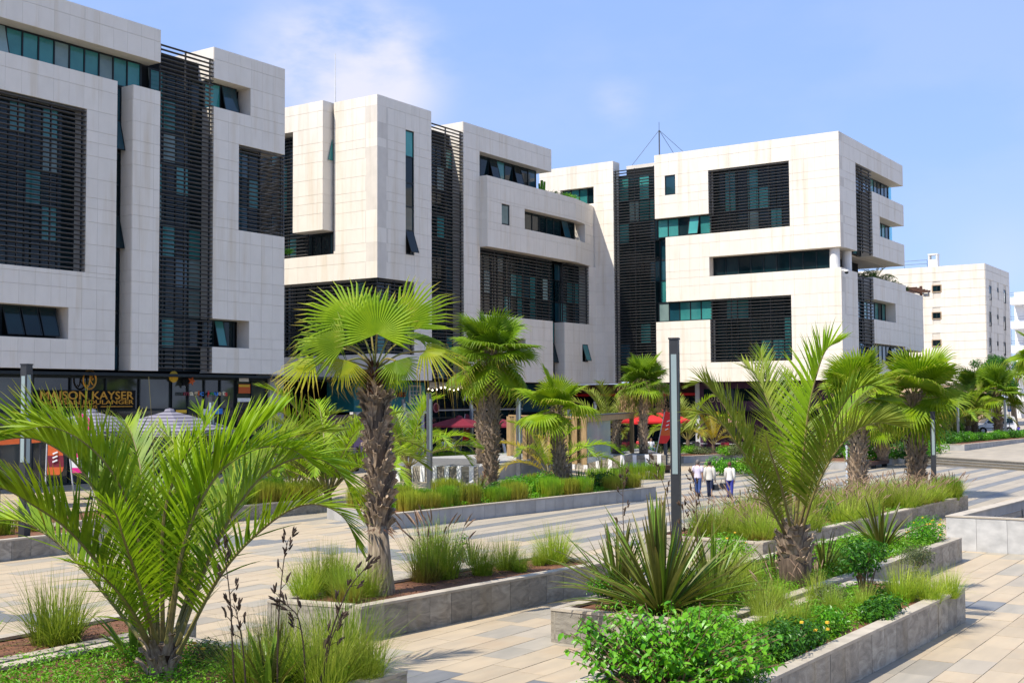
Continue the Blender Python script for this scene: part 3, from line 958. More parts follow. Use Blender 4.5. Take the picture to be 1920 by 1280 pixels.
mast = thing('lightning_mast', 'stayed steel lightning mast on a roof frame above the louvred glass bay', 'mast', (103.5, 52.6, 26.0), world=True)
T = Vector((103.5, 52.6, 30.6))
MB().tube([(103.5, 52.6, 26.2), T], 0.07, 8).build('pole', 'grey_metal', mast)
MB().tube([T, T + Vector((0, 0, 0.8))], 0.025, 5).build('spike', 'grey_metal', mast)
for e in ((102.3, 55.6, 26.6), (103.0, 48.6, 26.9), (105.5, 50.8, 26.6)):
    MB().tube([T, e], 0.022, 4).build('stay_cable', 'dark_metal', mast)
fm = MB()
for z in (26.55, 27.0):
    fm.tube([(102.6, 54.6, z - .15), (103.4, 51.4, z)], 0.05, 5)
for y in (54.6, 53.9, 53.0, 51.6):
    fm.tube([(102.8, y, 25.8), (102.8, y, 27.0)], 0.05, 5)
fm.tube([(102.7, 54.6, 27.1), (103.2, 53.0, 26.2)], 0.09, 5)
fm.build('roof_frame', 'dark_metal', mast)

cc = thing('security_camera', 'white dome security camera fixed to the stone corner below the recessed terrace', 'camera', tuple(GY(1578, 510, 33.1)), world=True)
q = GY(1579, 509, 33.1)
MB().obox(q + Vector((0, -0.12, 0.12)), (0.2, 0.3, 0.12)).build('bracket', 'white', cc)
MB().lathe([(0.02, .16), (0.2, .14), (0.22, 0), (0.2, -.05)], 12, q + Vector((0.05, -0.35, 0))).build('housing', 'white', cc)
MB().lathe([(0.17, -.05), (0.15, -.16), (0.05, -.22)], 12, q + Vector((0.05, -0.35, 0))).build('dome', 'g_dark', cc)

fl_ = GY(1737, 552, 37.0)
fl = thing('floodlight', 'small white floodlight box fixed to the rounded end of the corner block', 'lamp', tuple(fl_), world=True)
MB().obox(fl_, (.7, .5, .5)).build('housing', 'white', fl)
MB().obox(fl_ + Vector((-.2, .1, .1)), (.2, .9, .12)).build('bracket', 'grey_metal', fl)
MB().obox(fl_ + Vector((0, -.27, -.05)), (.5, .03, .32)).build('lens', 'g_dark', fl)

# ------------------------------------------------------------------ far white building and its neighbour
MT['beige'] = mat('beige_render', (0.42, 0.31, 0.20), (0.36, 0.26, 0.17), rough=0.8)
Db = Building('white banded residential block with a chimney and small windows beyond the corner office block', (150.0, 33.0, 1.1), name='apartment_building')
XD = 150.0
yc = GX(1846, 493.5, XD)
zt = yc.z
yC = yc.y
S, W = SF(yC), WF(XD)
xr = GY(1891, 511.5, yC).x
Db.core.box(XD, xr, yC, yC + 40, 6.2, zt)
DC = [6.2 + i * 1.05 for i in range(40)]
Db.step = 40
zlow = GX(1850, 717, XD).z


def hole(s, pl, s0, s1, z0, z1, rects):
    """banded wall boards leaving openings"""
    zs = sorted(set([z0, z1] + [c for c in DC if z0 < c < z1]))
    for c, d in zip(zs[:-1], zs[1:]):
        cuts = sorted((a, b) for a, b, e, f in rects if e < d and f > c)
        u = s0
        for a, b in cuts:
            s.panels.append((pl, u, a, c, d, 0.06)); u = b
        s.panels.append((pl, u, s1, c, d, 0.06))


wr = []
for py in (541, 591.5, 643, 694):
    p0, p1 = GX(1749, py - 5, XD), GX(1764, py + 5, XD)
    wr.append((-p0.y, -p1.y, p1.z, p0.z))
hole(Db, W, -(yC + 36), -yC, zlow, zt, wr)
for a, b, c, d in wr:
    sl = MB()
    for u0, u1, z0, z1 in ((a - .12, b + .12, c - .12, c - .01), (a - .12, a - .01, c, d), (b + .01, b + .12, c, d), (a - .12, b + .12, d + .01, d + .1)):
        q0, q1 = W.P(u0, z0, -.09), W.P(u1, z1, .2)
        sl.box(min(q0.x, q1.x), max(q0.x, q1.x), min(q0.y, q1.y), max(q0.y, q1.y), z0, z1)
    sl.build('window_surround', 'beige', Db.root)
    Db.glazing(W, a, b, c, d, width=0.5, recess=-0.0, mix=(1, 0, 0), mull=0.14)
er = []
for px, pw, py, ph in ((1856, 5, 598, 28), (1870, 3, 594, 9), (1883, 5, 606, 26), (1856, 5, 647, 28), (1870, 3, 644, 9), (1883, 5, 654, 26), (1856, 5, 549, 28), (1870, 3, 544, 9), (1883, 5, 556, 26)):
    p0, p1 = GY(px - pw / 2, py - ph / 2, yC), GY(px + pw / 2, py + ph / 2, yC)
    er.append((p0.x, p1.x, p1.z, p0.z))
hole(Db, S, XD, xr, zlow, zt, er)
for a, b, c, d in er:
    Db.glazing(S, a, b, c, d, width=1.6, recess=0.0, mix=(0.9, 0, 0.1))
m = MB()
m.box(XD + 0.1, xr, yC + 0.1, yC + 40, 5.0, zlow - 0.01)
m.box(XD + 1.6, xr, yC + 1.5, yC + 40, 0.5, 5.0)
for yy in (yC + 0.6, yC + 5.5, yC + 11):
    m.box(XD + 0.3, XD + 1.1, yy, yy + 0.8, 0.5, 5.0)
m.build('ground_floor_wall', 'beige', Db.root)
for k, yy in enumerate((yC + 2.4, yC + 7.0)):
    MB().box(XD + 1.5, XD + 1.62, yy, yy + 2.6, 1.2, 4.6).build('shop_window', 'g_shop', Db.root)
    MB().box(XD + 1.45, XD + 1.5, yy - 1.6, yy - .2, 1.6, 4.0).build('framed_notice', 'paver', Db.root)
Db.finish(joint=0.024)
q = GX(1748, 487, XD + 3)
m = MB()
cx, cy = XD + 4, GX(1749, 490, XD + 4).y
m.box(cx, cx + 1.0, cy - .55, cy + .55, zt - 1, zt + 1.35); m.box(cx, cx + 1.0, cy - .55, cy - .4, zt + 1.35, zt + 1.9)
m.box(cx, cx + 1.0, cy + .4, cy + .55, zt + 1.35, zt + 1.9); m.box(cx - .05, cx + 1.05, cy - .6, cy + .6, zt + 1.9, zt + 2.05)
m.build('chimney', 'white', Db.root)
m = MB()
for z in (zt + .55, zt + 1.0):
    m.tube([(XD + 1.2, yC + 30, z), (XD + 1.2, yC + 7, z)], 0.03, 4)
for i in range(9):
    m.tube([(XD + 1.2, yC + 7 + i * 2.8, zt - .1), (XD + 1.2, yC + 7 + i * 2.8, zt + 1.0)], 0.03, 4)
m.build('roof_railing', 'grey_metal', Db.root)

MT['bright_white'] = mat('bright_white_paint', (0.82, 0.82, 0.82), (0.78, 0.78, 0.79), rough=0.6)
Eb = Building('bright white modern flats with balconies at the far right edge', (190, 30, 1.5), name='apartment_building')
XE = 190.0
p0 = GX(1893, 545, XE)
yE, zE = p0.y, p0.z
m = MB()
m.box(XE + 3, XE + 26, yE - 26, yE, 1.5, zE)
m.build('wall', 'bright_white', Eb.root)
for i in range(5):
    z = zE - 1.0 - i * 3.6
    MB().box(XE, XE + 3, yE - 26, yE - 0.02, z - 3.2 + 2.1, z - 3.2 + 3.2).build('balcony', 'bright_white', Eb.root)
    MB().box(XE + 2.95, XE + 3.02, yE - 8, yE - 2.2, z - 2.9 + 3.3 - 3.3, z - 1.2).build('window', 'g_dark', Eb.root)
    r = MB()
    for k in range(12):
        r.box(XE + .05, XE + .12, yE - .12, yE - .02, z - 3.4 + k * .2, z - 3.4 + k * .2 + .07)
    r.build('screen_slats', 'dark_metal', Eb.root)
    rl = MB()
    for zz in (.35, .7):
        rl.tube([(XE + .1, yE - 26, z + zz), (XE + .1, yE, z + zz)], .03, 4)
    rl.build('balcony_rail', 'grey_metal', Eb.root)


# ------------------------------------------------------------------ planters
def planter(label, poly, zt=0.66, z0=0.0, cap=0.26, slab=0.62, group=None, stone='grey_stone', top='coping', soil_dz=0.07):
    """poly runs counter-clockwise seen from above"""
    t = thing('planter', label, 'planter', (poly[0][0], poly[0][1], z0), world=True, group=group)
    n = len(poly)
    cx, cy = sum(p[0] for p in poly) / n, sum(p[1] for p in poly) / n
    rg = random.Random(int(poly[0][0] * 10))
    cell = {}
    for i in range(n):
        a, b = Vector((*poly[i], 0)), Vector((*poly[(i + 1) % n], 0))
        L = (b - a).length
        pl = Plane(a, math.degrees(atan2((b - a).y, (b - a).x)))
        R = Matrix.Rotation(pl.ang, 3, 'Z')
        seen = (CAM - (a + b) / 2).dot(pl.n) > 0
        k = max(1, round(L / slab)) if seen else 1
        for j in range(k):
            pr = rg.uniform(-0.004, 0.004)
            m = MB().obox(Vector((0, 0.05, 0)), (L / k - 0.008, 0.1, zt - z0 - 0.055))
            o = m.build('facing_slab', stone, t, org=(0, 0, 0))
            c = pl.P((j + .5) * L / k, (zt - 0.05 + z0) / 2, pr) - Vector(org_of(t))
            o.location = c
            o.rotation_euler = (0, 0, pl.ang)
        k = max(1, round(L / 1.15)) if seen else 1
        for j in range(k):
            o = MB().obox(Vector((0, cap / 2 - 0.015, 0)), (L / k - 0.006 - (cap if j == k - 1 else 0), cap, 0.05)).build('coping_stone', top, t, org=(0, 0, 0))
            o.location = pl.P((j + .5) * L / k - (cap / 2 if j == k - 1 else 0), zt - 0.025 + rg.uniform(-.002, .002)) - Vector(org_of(t))
            o.rotation_euler = (0, 0, pl.ang)
    ins = []
    for i in range(n):
        p0, p1, p2 = (Vector(poly[(i + q) % n]) for q in (-1, 0, 1))
        d1, d2 = (p1 - p0).normalized(), (p2 - p1).normalized()
        nrm = (Vector((-d1.y, d1.x)) + Vector((-d2.y, d2.x)))
        ins.append(p1 + nrm / max(0.35, nrm.dot(Vector((-d2.y, d2.x)))) * 0.22)
    # lumpy soil sheet
    s = MB()
    s.prism([(q.x, q.y) for q in ins], zt - 0.45, zt - soil_dz)
    s.build('soil', 'soil', t)
    return t


planter('grey stone planter at the bottom left holding the big feather palm', [(5, 11.0), (13.63, 11.06), (13.63, 16.45), (5, 16.45)], 0.66)
planter('stone planter with bare red soil and one grass tuft at the left edge', [(7, 16.6), (14.6, 16.6), (14.6, 18.5), (7, 18.5)], 0.66)
planter('grey stone planter round the thick fan palm in the left foreground', [(17.3, 15.15), (25.35, 14.3), (25.6, 16.5), (16.95, 17.25)], 0.68)
planter('long grey planter wall at the bottom right with leafy shrubs', [(10, 6.6), (25.5, 6.19), (25.72, 8.45), (10, 8.72)], 0.69)
planter('pale ended planter behind the bronze flax clump with the right feather palm', [(19.3, 8.95), (35.0, 8.55), (35.15, 11.5), (19.3, 12.2)], 0.64)
planter('long planter of pink plumed fountain grass beside the open square', [(31.4, 12.95), (50.9, 12.15), (51.3, 15.7), (31.6, 16.7)], 0.6)
planter('long pale planter with clipped grass cubes in the middle of the square', [(33.1, 27.6), (49.9, 25.75), (50.7, 30.2), (34.9, 32.3)], 0.56, stone='concrete')
planter('low planter with clipped grass hedge behind the trunk of the thick fan palm', [(24, 35.0), (37.3, 34.4), (37.7, 38), (24, 38.4)], 0.58)
planter('planter with grass and a lamp post at the left edge', [(10, 32.4), (24.0, 31.5), (24.4, 35), (10, 36)], 0.62)
planter('planter with a dark wooden bench beyond the three walkers', [(76.3, 25.5), (92, 24.3), (93, 28.2), (76.0, 29.6)], 0.52, stone='concrete', slab=1.2)
planter('planter of bushes on the raised terrace in front of the white van', [(95.2, 22.9), (128.5, 20.5), (129.5, 24.1), (95.0, 25.0)], 1.05, 0.5, stone='concrete', slab=1.2)
planter('narrow planter left of the terrace steps by a lamp post', [(86.5, 25.2), (93.5, 24.9), (93.5, 27.6), (86.5, 28)], 0.95, 0.0, stone='concrete', slab=1.2)
planter('low bush planter in front of the purple shop', [(79, 38.5), (93, 35.5), (94, 38.5), (80, 41.5)], 0.5, stone='concrete', slab=1.2)


# ------------------------------------------------------------------ stair basin on the right
t = thing('stair_parapet', 'pale marbled stone parapet round a stairwell with steel rails at the right edge', 'parapet', (37.3, 9.5, 0), world=True)
MT['marble'] = mat('pale_marbled_stone', (0.50, 0.49, 0.465), (0.36, 0.355, 0.34), rough=0.5, scale=1.8, detail=9, stretch=(1, 1.4, 2.2), objvar=0.05)
for i in range(6):
    y1 = 9.55 - i * 0.86
    MB().box(37.3, 37.42, y1 - 0.852, y1, 0, 0.98).build('facing_slab', 'marble', t)
MB().box(37.28, 37.62, 4.3, 9.57, 0.985, 1.02).build('coping_stone', 'coping', t)
m = MB()
m.box(37.44, 37.6, 4.3, 9.5, 0, 0.98)
m.prism([(37.6, 9.2), (54, 8.2), (54, 8.5), (37.6, 9.52)], 0, 0.98)
m.prism([(41.5, 7.2), (54, 6.4), (54, 6.75), (41.5, 7.55)], 0, 0.94)
m.box(37.6, 54, 4.2, 4.3, 0, 0.9)
m.build('wall', 'concrete', t)
MB().prism([(37.62, 9.15), (54, 8.16), (54, 8.53), (37.62, 9.56)], 0.985, 1.02).build('coping_stone', 'coping', t)
MB().prism([(41.45, 7.15), (54, 6.36), (54, 6.78), (41.45, 7.58)], 0.945, 0.98).build('coping_stone', 'coping', t)
for y0, y1, x0 in ((9.1, 8.45, 40.5), (7.1, 6.5, 43.5)):
    m = MB()
    for z in (.55, .75):
        m.tube([(x0, y0 - .25, z), (x0 + 9, y1 - .2, z)], 0.025, 6)
    for k in range(4):
        q = k / 3
        m.tube([(x0 + 9 * q, y0 + (y1 - y0) * q - .25, .1), (x0 + 9 * q, y0 + (y1 - y0) * q - .25, .8)], 0.025, 6)
    m.build('hand_rail', 'grey_metal', t)

# ------------------------------------------------------------------ raised deck with white fins, glazed stair head
pa, pb, pc, pd = G(738, 872, .9), G(897, 874, .9), G(1064, 853, .9), G(1248, 852, .9)
deck = thing('raised_deck', 'raised stone deck with white upright fins along its low front wall', 'terrace', (pb.x, pb.y, 0), world=True)
bk = Vector((0.83, 0.56, 0))
back = [pd + bk * 16, pa + bk * 10]
m = MB()
poly = [(p.x, p.y) for p in (pa, pb, pc, pd, back[0], back[1])]
m.prism(poly, -0.35, 0.86)
m.build('wall', 'concrete', deck)
m = MB()
for k in range(26):
    q0 = k / 26
    a, b = pb.lerp(pa, 0) + bk * (10 * q0), pb.lerp(pa, 1) + bk * (10 * q0)
    a2, b2 = a + bk * .19, b + bk * .19
    m.prism([(b.x, b.y), (a.x, a.y), (a2.x, a2.y), (b2.x, b2.y)], .85, .872)
m.build('deck_band', 'paver_dark', deck)


def fins(a, b, n, w=0.26):
    d = (b - a).normalized()
    nn = Vector((d.y, -d.x, 0))
    if (CAM - a).dot(nn) < 0:
        nn = -nn
    for i in range(n):
        p = a.lerp(b, (i + .3) / n)
        q = p + d * w
        MB().prism([(x.x, x.y) for x in (p + nn * .12, q + nn * .12, q - nn * .3, p - nn * .3)] if d.cross(nn).z < 0 else
                   [(x.x, x.y) for x in (p - nn * .3, q - nn * .3, q + nn * .12, p + nn * .12)], -0.33, 0.9).build('white_fin', 'bright_white', deck)
    for i in range(n):
        p, q = a.lerp(b, (i + .3) / n) + d * w, a.lerp(b, min(1, (i + 1.3) / n))
        for zz in (0.0, .3, .6):
            MB().prism([(x.x, x.y) for x in (p, q, q + nn * .05, p + nn * .05)][::(1 if d.cross(nn).z < 0 else -1)], zz, zz + .28).build('stone_block', 'grey_stone', deck)


fins(pa, pb, 7)
fins(pc, pd, 8)

MT['g_stair'] = MT['g_clear']
ps = [(955, 854), (969, 857), (985, 861), (1000, 863), (1015, 865), (1030, 866.5), (1062, 868), (1078, 869.5), (1096, 871)]
pav = thing('stair_pavilion', 'glazed stair head with upright timber posts and a timber framed glass screen', 'pavilion', tuple(G(1096, 871, .87)), world=True)
base = [G(x, y, .87) for x, y in ps]
H = 2.65
for p in base:
    MB().obox(p + Vector((0, 0, H / 2)), (0.24, 0.30, H), Matrix.Rotation(radians(20), 3, 'Z')).build('timber_post', 'wood', pav)
m = MB()
m.tube([base[0] + Vector((0, 0, H + .05)), base[-1] + Vector((0, 0, H + .05))], 0.07, 4)
m.build('top_rail', 'wood', pav)
e0 = base[-1] + Vector((.2, .1, 0))
e1 = G(1185, 849, .87)
dv = e1 - e0
ang = atan2(dv.y, dv.x)
R = Matrix.Rotation(ang, 3, 'Z')
L = hypot(dv.x, dv.y)
MB().obox((e0 + e1) / 2 + Vector((0, 0, H - .05)), (L, 0.3, 0.34), R).build('beam', 'wood', pav)
MB().obox((e0 + e1) / 2 + Vector((0, 0, H + .17)), (L + .1, 0.4, 0.06), R).build('beam_cap', 'grey_metal', pav)
MB().obox(e1 + Vector((0, 0, H / 2 - .11)), (0.26, 0.28, H - .23), R).build('timber_post', 'wood', pav)
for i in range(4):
    inst('glass_pane', unit_pane['g_reflect' if i < 2 else 'g_clear'], pav, e0.lerp(e1, (i + .5) / 4) + Vector((0, 0, H / 2 - .1)) - Vector(org_of(pav)), (0, 0, ang), (L / 4 - .03, .025, H - .28))
for i in range(8):
    a, b = base[i] + bk * .3, base[i + 1] + bk * .3
    w = b - a
    inst('glass_pane', unit_pane['g_clear'], pav, (a + b) / 2 + Vector((0, 0, H / 2)) - Vector(org_of(pav)), (0, 0, atan2(w.y, w.x)), (hypot(w.x, w.y) - .02, .025, H - .1))
m = MB()
q0, q1 = base[0] + bk * 3.6, base[-1] + bk * 4.2
m.prism([(q.x, q.y) for q in (q0, q1, q1 + bk * .2, q0 + bk * .2)][::-1], .87, 2.6)
m.build('stair_wall', 'black', pav)


# ------------------------------------------------------------------ shopfronts under the blocks
def fit_text(s, par, pl, s0, s1, z, m, depth=0.0, name='letters', ext=0.03, shear=0.0, bold=0.0, hscale=None):
    me = textmesh(s, 1.0, extrude=ext, shear=shear, bold=bold)
    me.materials.clear(); me.materials.append(MT[m])
    xs = [v.co.x for v in me.vertices]
    k = (s1 - s0) / (max(xs) - min(xs))
    x0 = min(xs)
    org = Vector(org_of(par))
    o = inst(name, me, par, pl.P(s0 - x0 * k, z, depth) - org, (pi / 2, 0, pl.ang), (k, hscale or k, 1))
    return o


flat('gold', (0.55, 0.27, 0.035), 0.35, metal=0.5)
flat('lamp_warm', (0.8, 0.7, 0.5), emit=((1.0, 0.85, 0.6), 3.0))
flat('teal_paint', (0.02, 0.24, 0.28)); flat('dark_teal_paint', (0.012, 0.075, 0.11)); flat('pink_paint', (0.50, 0.30, 0.42)); flat('red_paint', (0.55, 0.012, 0.012))
flat('maroon', (0.16, 0.008, 0.022)); flat('purple_paint', (0.055, 0.018, 0.05)); flat('brown_paint', (0.09, 0.03, 0.014)); flat('orange_paint', (0.55, 0.10, 0.015))
flat('blue_paint', (0.03, 0.2, 0.6)); flat('cream_paint', (0.7, 0.62, 0.42)); flat('yellow_paint', (0.75, 0.45, 0.03)); flat('magenta_paint', (0.72, 0.01, 0.22))
flat('paper_white', (0.75, 0.74, 0.72)); flat('pale_grey_paint', (0.5, 0.5, 0.5)); flat('green_paint', (0.02, 0.3, 0.07)); flat('sign_gold', (0.55, 0.42, 0.24))
flat('pink_sign', (0.75, 0.35, 0.38)); flat('red_bright', (0.62, 0.02, 0.018))

F1 = SF(58.6)
sh = thing('bakery_shopfront', 'tall dark glass bakery front under the left office block', 'shopfront', (47, 58.6, 0), world=True)
xa, xb = GY(320, 700, 58.6).x, GY(441, 700, 58.6).x
XL, XR = 28.0, GY(500, 700, 58.6).x


def shopglass(par, pl, s0, s1, z0, z1, n, rows, m='g_shop', fr='frame', mull=0.1, sub=True):
    f = MB()
    R = Matrix.Rotation(pl.ang, 3, 'Z')
    for i in range(n + 1):
        f.obox(pl.P(s0 + (s1 - s0) * i / n, (z0 + z1) / 2), (mull, .16, z1 - z0), R)
    for z in rows:
        f.obox(pl.P((s0 + s1) / 2, z), (s1 - s0 - .01, .15, .14), R)
    f = f.build('shop_window', fr, par)
    zz = list(rows)
    for i in range(n):
        for c, d in zip(zz[:-1], zz[1:]):
            inst('pane', unit_pane[m], f, pl.P(s0 + (s1 - s0) * (i + .5) / n, (c + d) / 2, .02) - Vector(org_of(par)), (0, 0, pl.ang), ((s1 - s0) / n - .02, .03, d - c))
    return f


shopglass(sh, F1, XL, xa, 0.0, 6.12, 9, [0.05, 4.15, 6.05])
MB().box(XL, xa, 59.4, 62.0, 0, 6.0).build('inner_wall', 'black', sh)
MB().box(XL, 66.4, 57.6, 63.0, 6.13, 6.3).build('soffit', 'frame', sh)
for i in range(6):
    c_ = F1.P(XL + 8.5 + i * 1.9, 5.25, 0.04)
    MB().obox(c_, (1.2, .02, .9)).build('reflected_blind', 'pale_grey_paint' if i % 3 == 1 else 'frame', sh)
sg = thing('bakery_sign', 'gold lettered bakery sign with a round monogram hung before dark glass', 'sign', (41, 58.2, 4.4), world=True)
P1 = SF(58.25)
u = lambda px, py=745, pl=P1: GY(px, py, pl.p.y)
fit_text('MAISON KAYSER', sg, P1, u(75).x, u(250).x, u(160, 748).z, 'gold', bold=0.012, hscale=.64)
fit_text('ARTISAN BOULANGER', sg, P1, u(80).x, u(250).x, u(160, 757.5).z, 'gold', bold=0.012, hscale=.34)
fit_text('PARIS', sg, P1, u(153).x, u(182).x, u(160, 765).z, 'gold', bold=0.012, hscale=.24)
for a, b in ((85, 148), (188, 248)):
    MB().box(u(a).x, u(b).x, 58.2, 58.26, u(160, 763).z, u(160, 761.5).z).build('rule', 'gold', sg)
c = u(167, 711.5)
rw, rh = (u(179).x - u(155).x) / 2, u(167, 694).z - c.z
m = MB()
pts = [Vector((c.x + rw * cos(a), 58.2, c.z + rh * sin(a))) for a in [2 * pi * i / 28 for i in range(29)]]
m.tube(pts, 0.055, 5)
m.build('monogram_ring', 'gold', sg)
m = MB()
for pts in ([(-.45, -.55), (-.3, -.75), (-.1, -.55), (.0, 0), (.1, .7)], [(.0, -.05), (.3, .35), (.5, .55)], [(.02, 0), (.3, -.4), (.55, -.55)], [(.28, .1), (.45, .2), (.5, .05), (.35, -.05)]):
    m.tube([Vector((c.x + rw * x, 58.2, c.z + rh * z)) for x, z in pts], 0.045, 5)
m.build('monogram', 'gold', sg)
m = MB(); m.box(u(70).x, u(255).x, 58.3, 58.36, u(160, 767).z, u(160, 731).z)
m.build('sign_back', 'black', sg)
for px in (100, 160, 220):
    MB().box(u(px).x - .03, u(px).x + .03, 58.36, 58.55, 4.2, 4.4).build('bracket', 'frame', sg)

ty = thing('toy_shopfront', 'glass toy shop front with colourful lettering and two stars', 'shopfront', (55, 58.6, 0), world=True)
shopglass(ty, F1, xa + .02, xb, 0, 6.12, 4, [.05, 4.15, 6.05])
shopglass(ty, F1, xb + .02, XR, 0, 6.12, 2, [.05, 4.15, 6.05])
MB().box(xa, XR, 59.4, 62.0, 0, 6.0).build('inner_wall', 'black', ty)
MB().box(XR + .02, XR + 1.3, 58.3, 62, 0, 6.12).build('pillar', 'concrete', ty)
cols = ['maroon', 'cream_paint', 'sign_gold', 'orange_paint', 'blue_paint', 'red_bright', 'green_paint', 'blue_paint', 'sign_gold', 'cream_paint', 'red_bright']
s_ = 'magic jouets'
pxs = [344, 355, 363.5, 371, 374.5, 0, 388, 394, 401.5, 409, 416, 421]
wds = [10, 7.5, 7, 2.5, 7, 0, 4, 6.5, 7, 5, 6.5, 5]
ci = 0
for ch, p0, w_ in zip(s_, pxs, wds):
    if ch == ' ':
        continue
    h_ = u(380, 729).z - u(380, 739).z
    fit_text(ch, ty, P1, u(p0).x, u(p0 + w_).x, u(380, 741).z + rnd.uniform(-.03, .03), cols[ci % 11], name='letter', bold=0.02, hscale=h_ * 1.3)
    ci += 1
for k, (px, py, r_, mm, yy) in enumerate(((349, 716, 13, 'black', 58.3), (360, 714, 9, 'orange_paint', 58.2))):
    c = GY(px, py, yy); r2 = r_ * 70 / 2256
    pts = [(c.x + r2 * (1 if i % 2 == 0 else .5) * sin(i * pi / 5 + .3), c.z + r2 * (1 if i % 2 == 0 else .5) * cos(i * pi / 5 + .3)) for i in range(10)]
    m = MB(); n_ = 10
    vs = [(x, yy, z) for x, z in pts] + [(x, yy + .06, z) for x, z in pts] + [(c.x, yy - .03, c.z)]
    m.add(vs, [(i, (i + 1) % 10, 20) for i in range(10)] + [(i, i + 10, (i + 1) % 10 + 10, (i + 1) % 10) for i in range(10)])
    m.build('star_emblem', mm, ty)
c = GY(327, 706, 58.4)
MB().tube([(c.x, 58.45, c.z), (c.x, 58.5, c.z)], .35, 16).build('sun_emblem', 'yellow_paint', ty)
for a, b, c_, d, mm in ((448, 470, 720, 737, 'orange_paint'), (449, 467, 709, 715, 'paper_white'), (448, 468, 721, 725, 'yellow_paint'), (446, 470, 746, 753, 'paper_white'), (375, 395, 766, 778, 'paper_white'), (330, 350, 768, 774, 'yellow_paint'), (398, 418, 765, 776, 'blue_paint')):
    A_, B_ = GY(a, d, 58.42), GY(b, c_, 58.42)
    yy = 58.40 + (0.02 if mm == 'yellow_paint' else 0.05)
    MB().box(A_.x, B_.x, yy, yy + .015, A_.z, B_.z).build('poster', mm, ty)

# children's shop
K = SF(61.2)
ks = thing('childrens_shopfront', 'teal and pink painted childrens shop front with white trimmed windows', 'shopfront', (72, 61.2, 0), world=True)
gx = lambda px, py, y=61.2: GY(px, py, y)
xl, xr = gx(664, 800).x, gx(798, 800).x
zc = gx(760, 773).z
m = MB(); m.box(xl, xr, 61.25, 64, zc + .1, 6.12); m.build('upper_wall', 'teal_paint', ks)
for i in range(16):
    z = zc + .15 + i * (6.1 - zc - .15) / 16
    MB().box(gx(700, 800).x, xr - .02, 61.2, 61.25, z, z + (6.1 - zc) / 16 - .02).build('board', 'teal_paint', ks)
MB().box(xl, xr + .1, 60.95, 61.3, zc - .12, zc + .1).build('cornice', 'paper_white', ks)
m = MB(); m.box(xl, xr, 61.25, 64, 0, zc - .12); m.build('lower_wall', 'pink_paint', ks)
for px0, px1, py0, py1 in ((768, 786, 727, 753), (769, 789, 789, 838), (707, 717, 795, 840)):
    A_, B_ = gx(px0, py1), gx(px1, py0)
    f = MB()
    f.box(A_.x - .15, A_.x, 61.1, 61.3, A_.z - .1, B_.z + .1); f.box(B_.x, B_.x + .15, 61.1, 61.3, A_.z - .1, B_.z + .1)
    f.box(A_.x - .25, B_.x + .25, 61.0, 61.32, A_.z - .25, A_.z - .1); f.box(A_.x - .15, B_.x + .15, 61.1, 61.32, B_.z + .1, B_.z + .22)
    for q in (1, 2):
        xx = A_.x + (B_.x - A_.x) * q / 3; f.box(xx - .025, xx + .025, 61.14, 61.2, A_.z - .1, B_.z + .1)
    for q in range(1, 4):
        zz = A_.z + (B_.z - A_.z) * q / 4; f.box(A_.x, B_.x, 61.145, 61.205, zz - .025, zz + .025)
    w_ = f.build('window', 'paper_white', ks)
    MB().box(A_.x, B_.x, 61.21, 61.24, A_.z - .1, B_.z + .1).build('pane', 'g_shop', w_)
a_, b_ = gx(738, 855), gx(753, 800)
d_ = MB().box(a_.x, b_.x, 61.18, 61.26, 0.05, b_.z).build('door', 'maroon', ks)
MB().box(b_.x - .2, b_.x - .12, 61.1, 61.18, 1.0, 1.25).build('handle', 'grey_metal', d_)
for px in (726, 760, 792):
    q = gx(px, 850); MB().box(q.x - .15, q.x + .15, 61.15, 61.25, 0, zc - .13).build('pilaster', 'paper_white', ks)
h_ = gx(745, 729).z - gx(745, 743).z
for ch, p0, p1, mm in (('k', 733, 739, 'green_paint'), ('i', 741, 743.5, 'maroon'), ('d', 745, 751, 'orange_paint'), ('s', 752.5, 758, 'maroon')):
    fit_text(ch, ks, SF(61.05), gx(p0, 743).x, gx(p1, 743).x, gx(745, 743.5).z, mm, name='letter', bold=.02, hscale=h_ * 1.35)

# dark cafe
cf = thing('cafe_shopfront', 'black cafe front with white script lettering and string lights', 'shopfront', (83, 61.2, 0), world=True)
x0, x1 = xr + .05, GY(975, 800, 61.2).x
shopglass(cf, K, x0, x1, 0, 6.12, 8, [.05, 3.2, GY(850, 767, 61.2).z + .05, 6.05], m='g_dark')
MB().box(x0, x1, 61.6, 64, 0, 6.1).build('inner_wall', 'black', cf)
zr = GY(880, 768, 61).z
MB().box(x0, x1, 60.85, 61.0, zr - .05, zr + .06).build('awning_rail', 'pale_grey_paint', cf)
for i in range(6):
    a_ = GY(806 + i * 17.5, 727, 61); b_ = GY(820 + i * 17.5, 716, 61)
    MB().box(a_.x, b_.x, 61.0, 61.08, a_.z, b_.z).build('blind', 'pale_grey_paint' if i % 3 else 'paper_white', cf)
fit_text('Jendy', cf, SF(60.9), GY(868, 745, 60.9).x, GY(902, 745, 60.9).x, GY(880, 745, 60.9).z, 'paper_white', shear=.3, bold=.025)
for i in range(14):
    q = GY(803 + i * 8, 729 + 2.5 * sin(i * 1.3), 60.9)
    MB().lathe([(.02, .09), (.055, .03), (.05, -.03), (.01, -.06)], 6, q).build('string_light', 'lamp_warm', cf)
q = GY(817, 764, 60.7)
m = MB(); m.tube([q + Vector((0, -.03, 0)), q + Vector((0, .05, 0))], .42, 18); m.build('round_sign', 'maroon', cf)
m = MB(); m.tube([q + Vector((.36 * cos(a), -.06, .36 * sin(a))) for a in [2 * pi * i / 16 for i in range(17)]], .03, 4); m.build('round_sign_ring', 'pink_sign', cf)

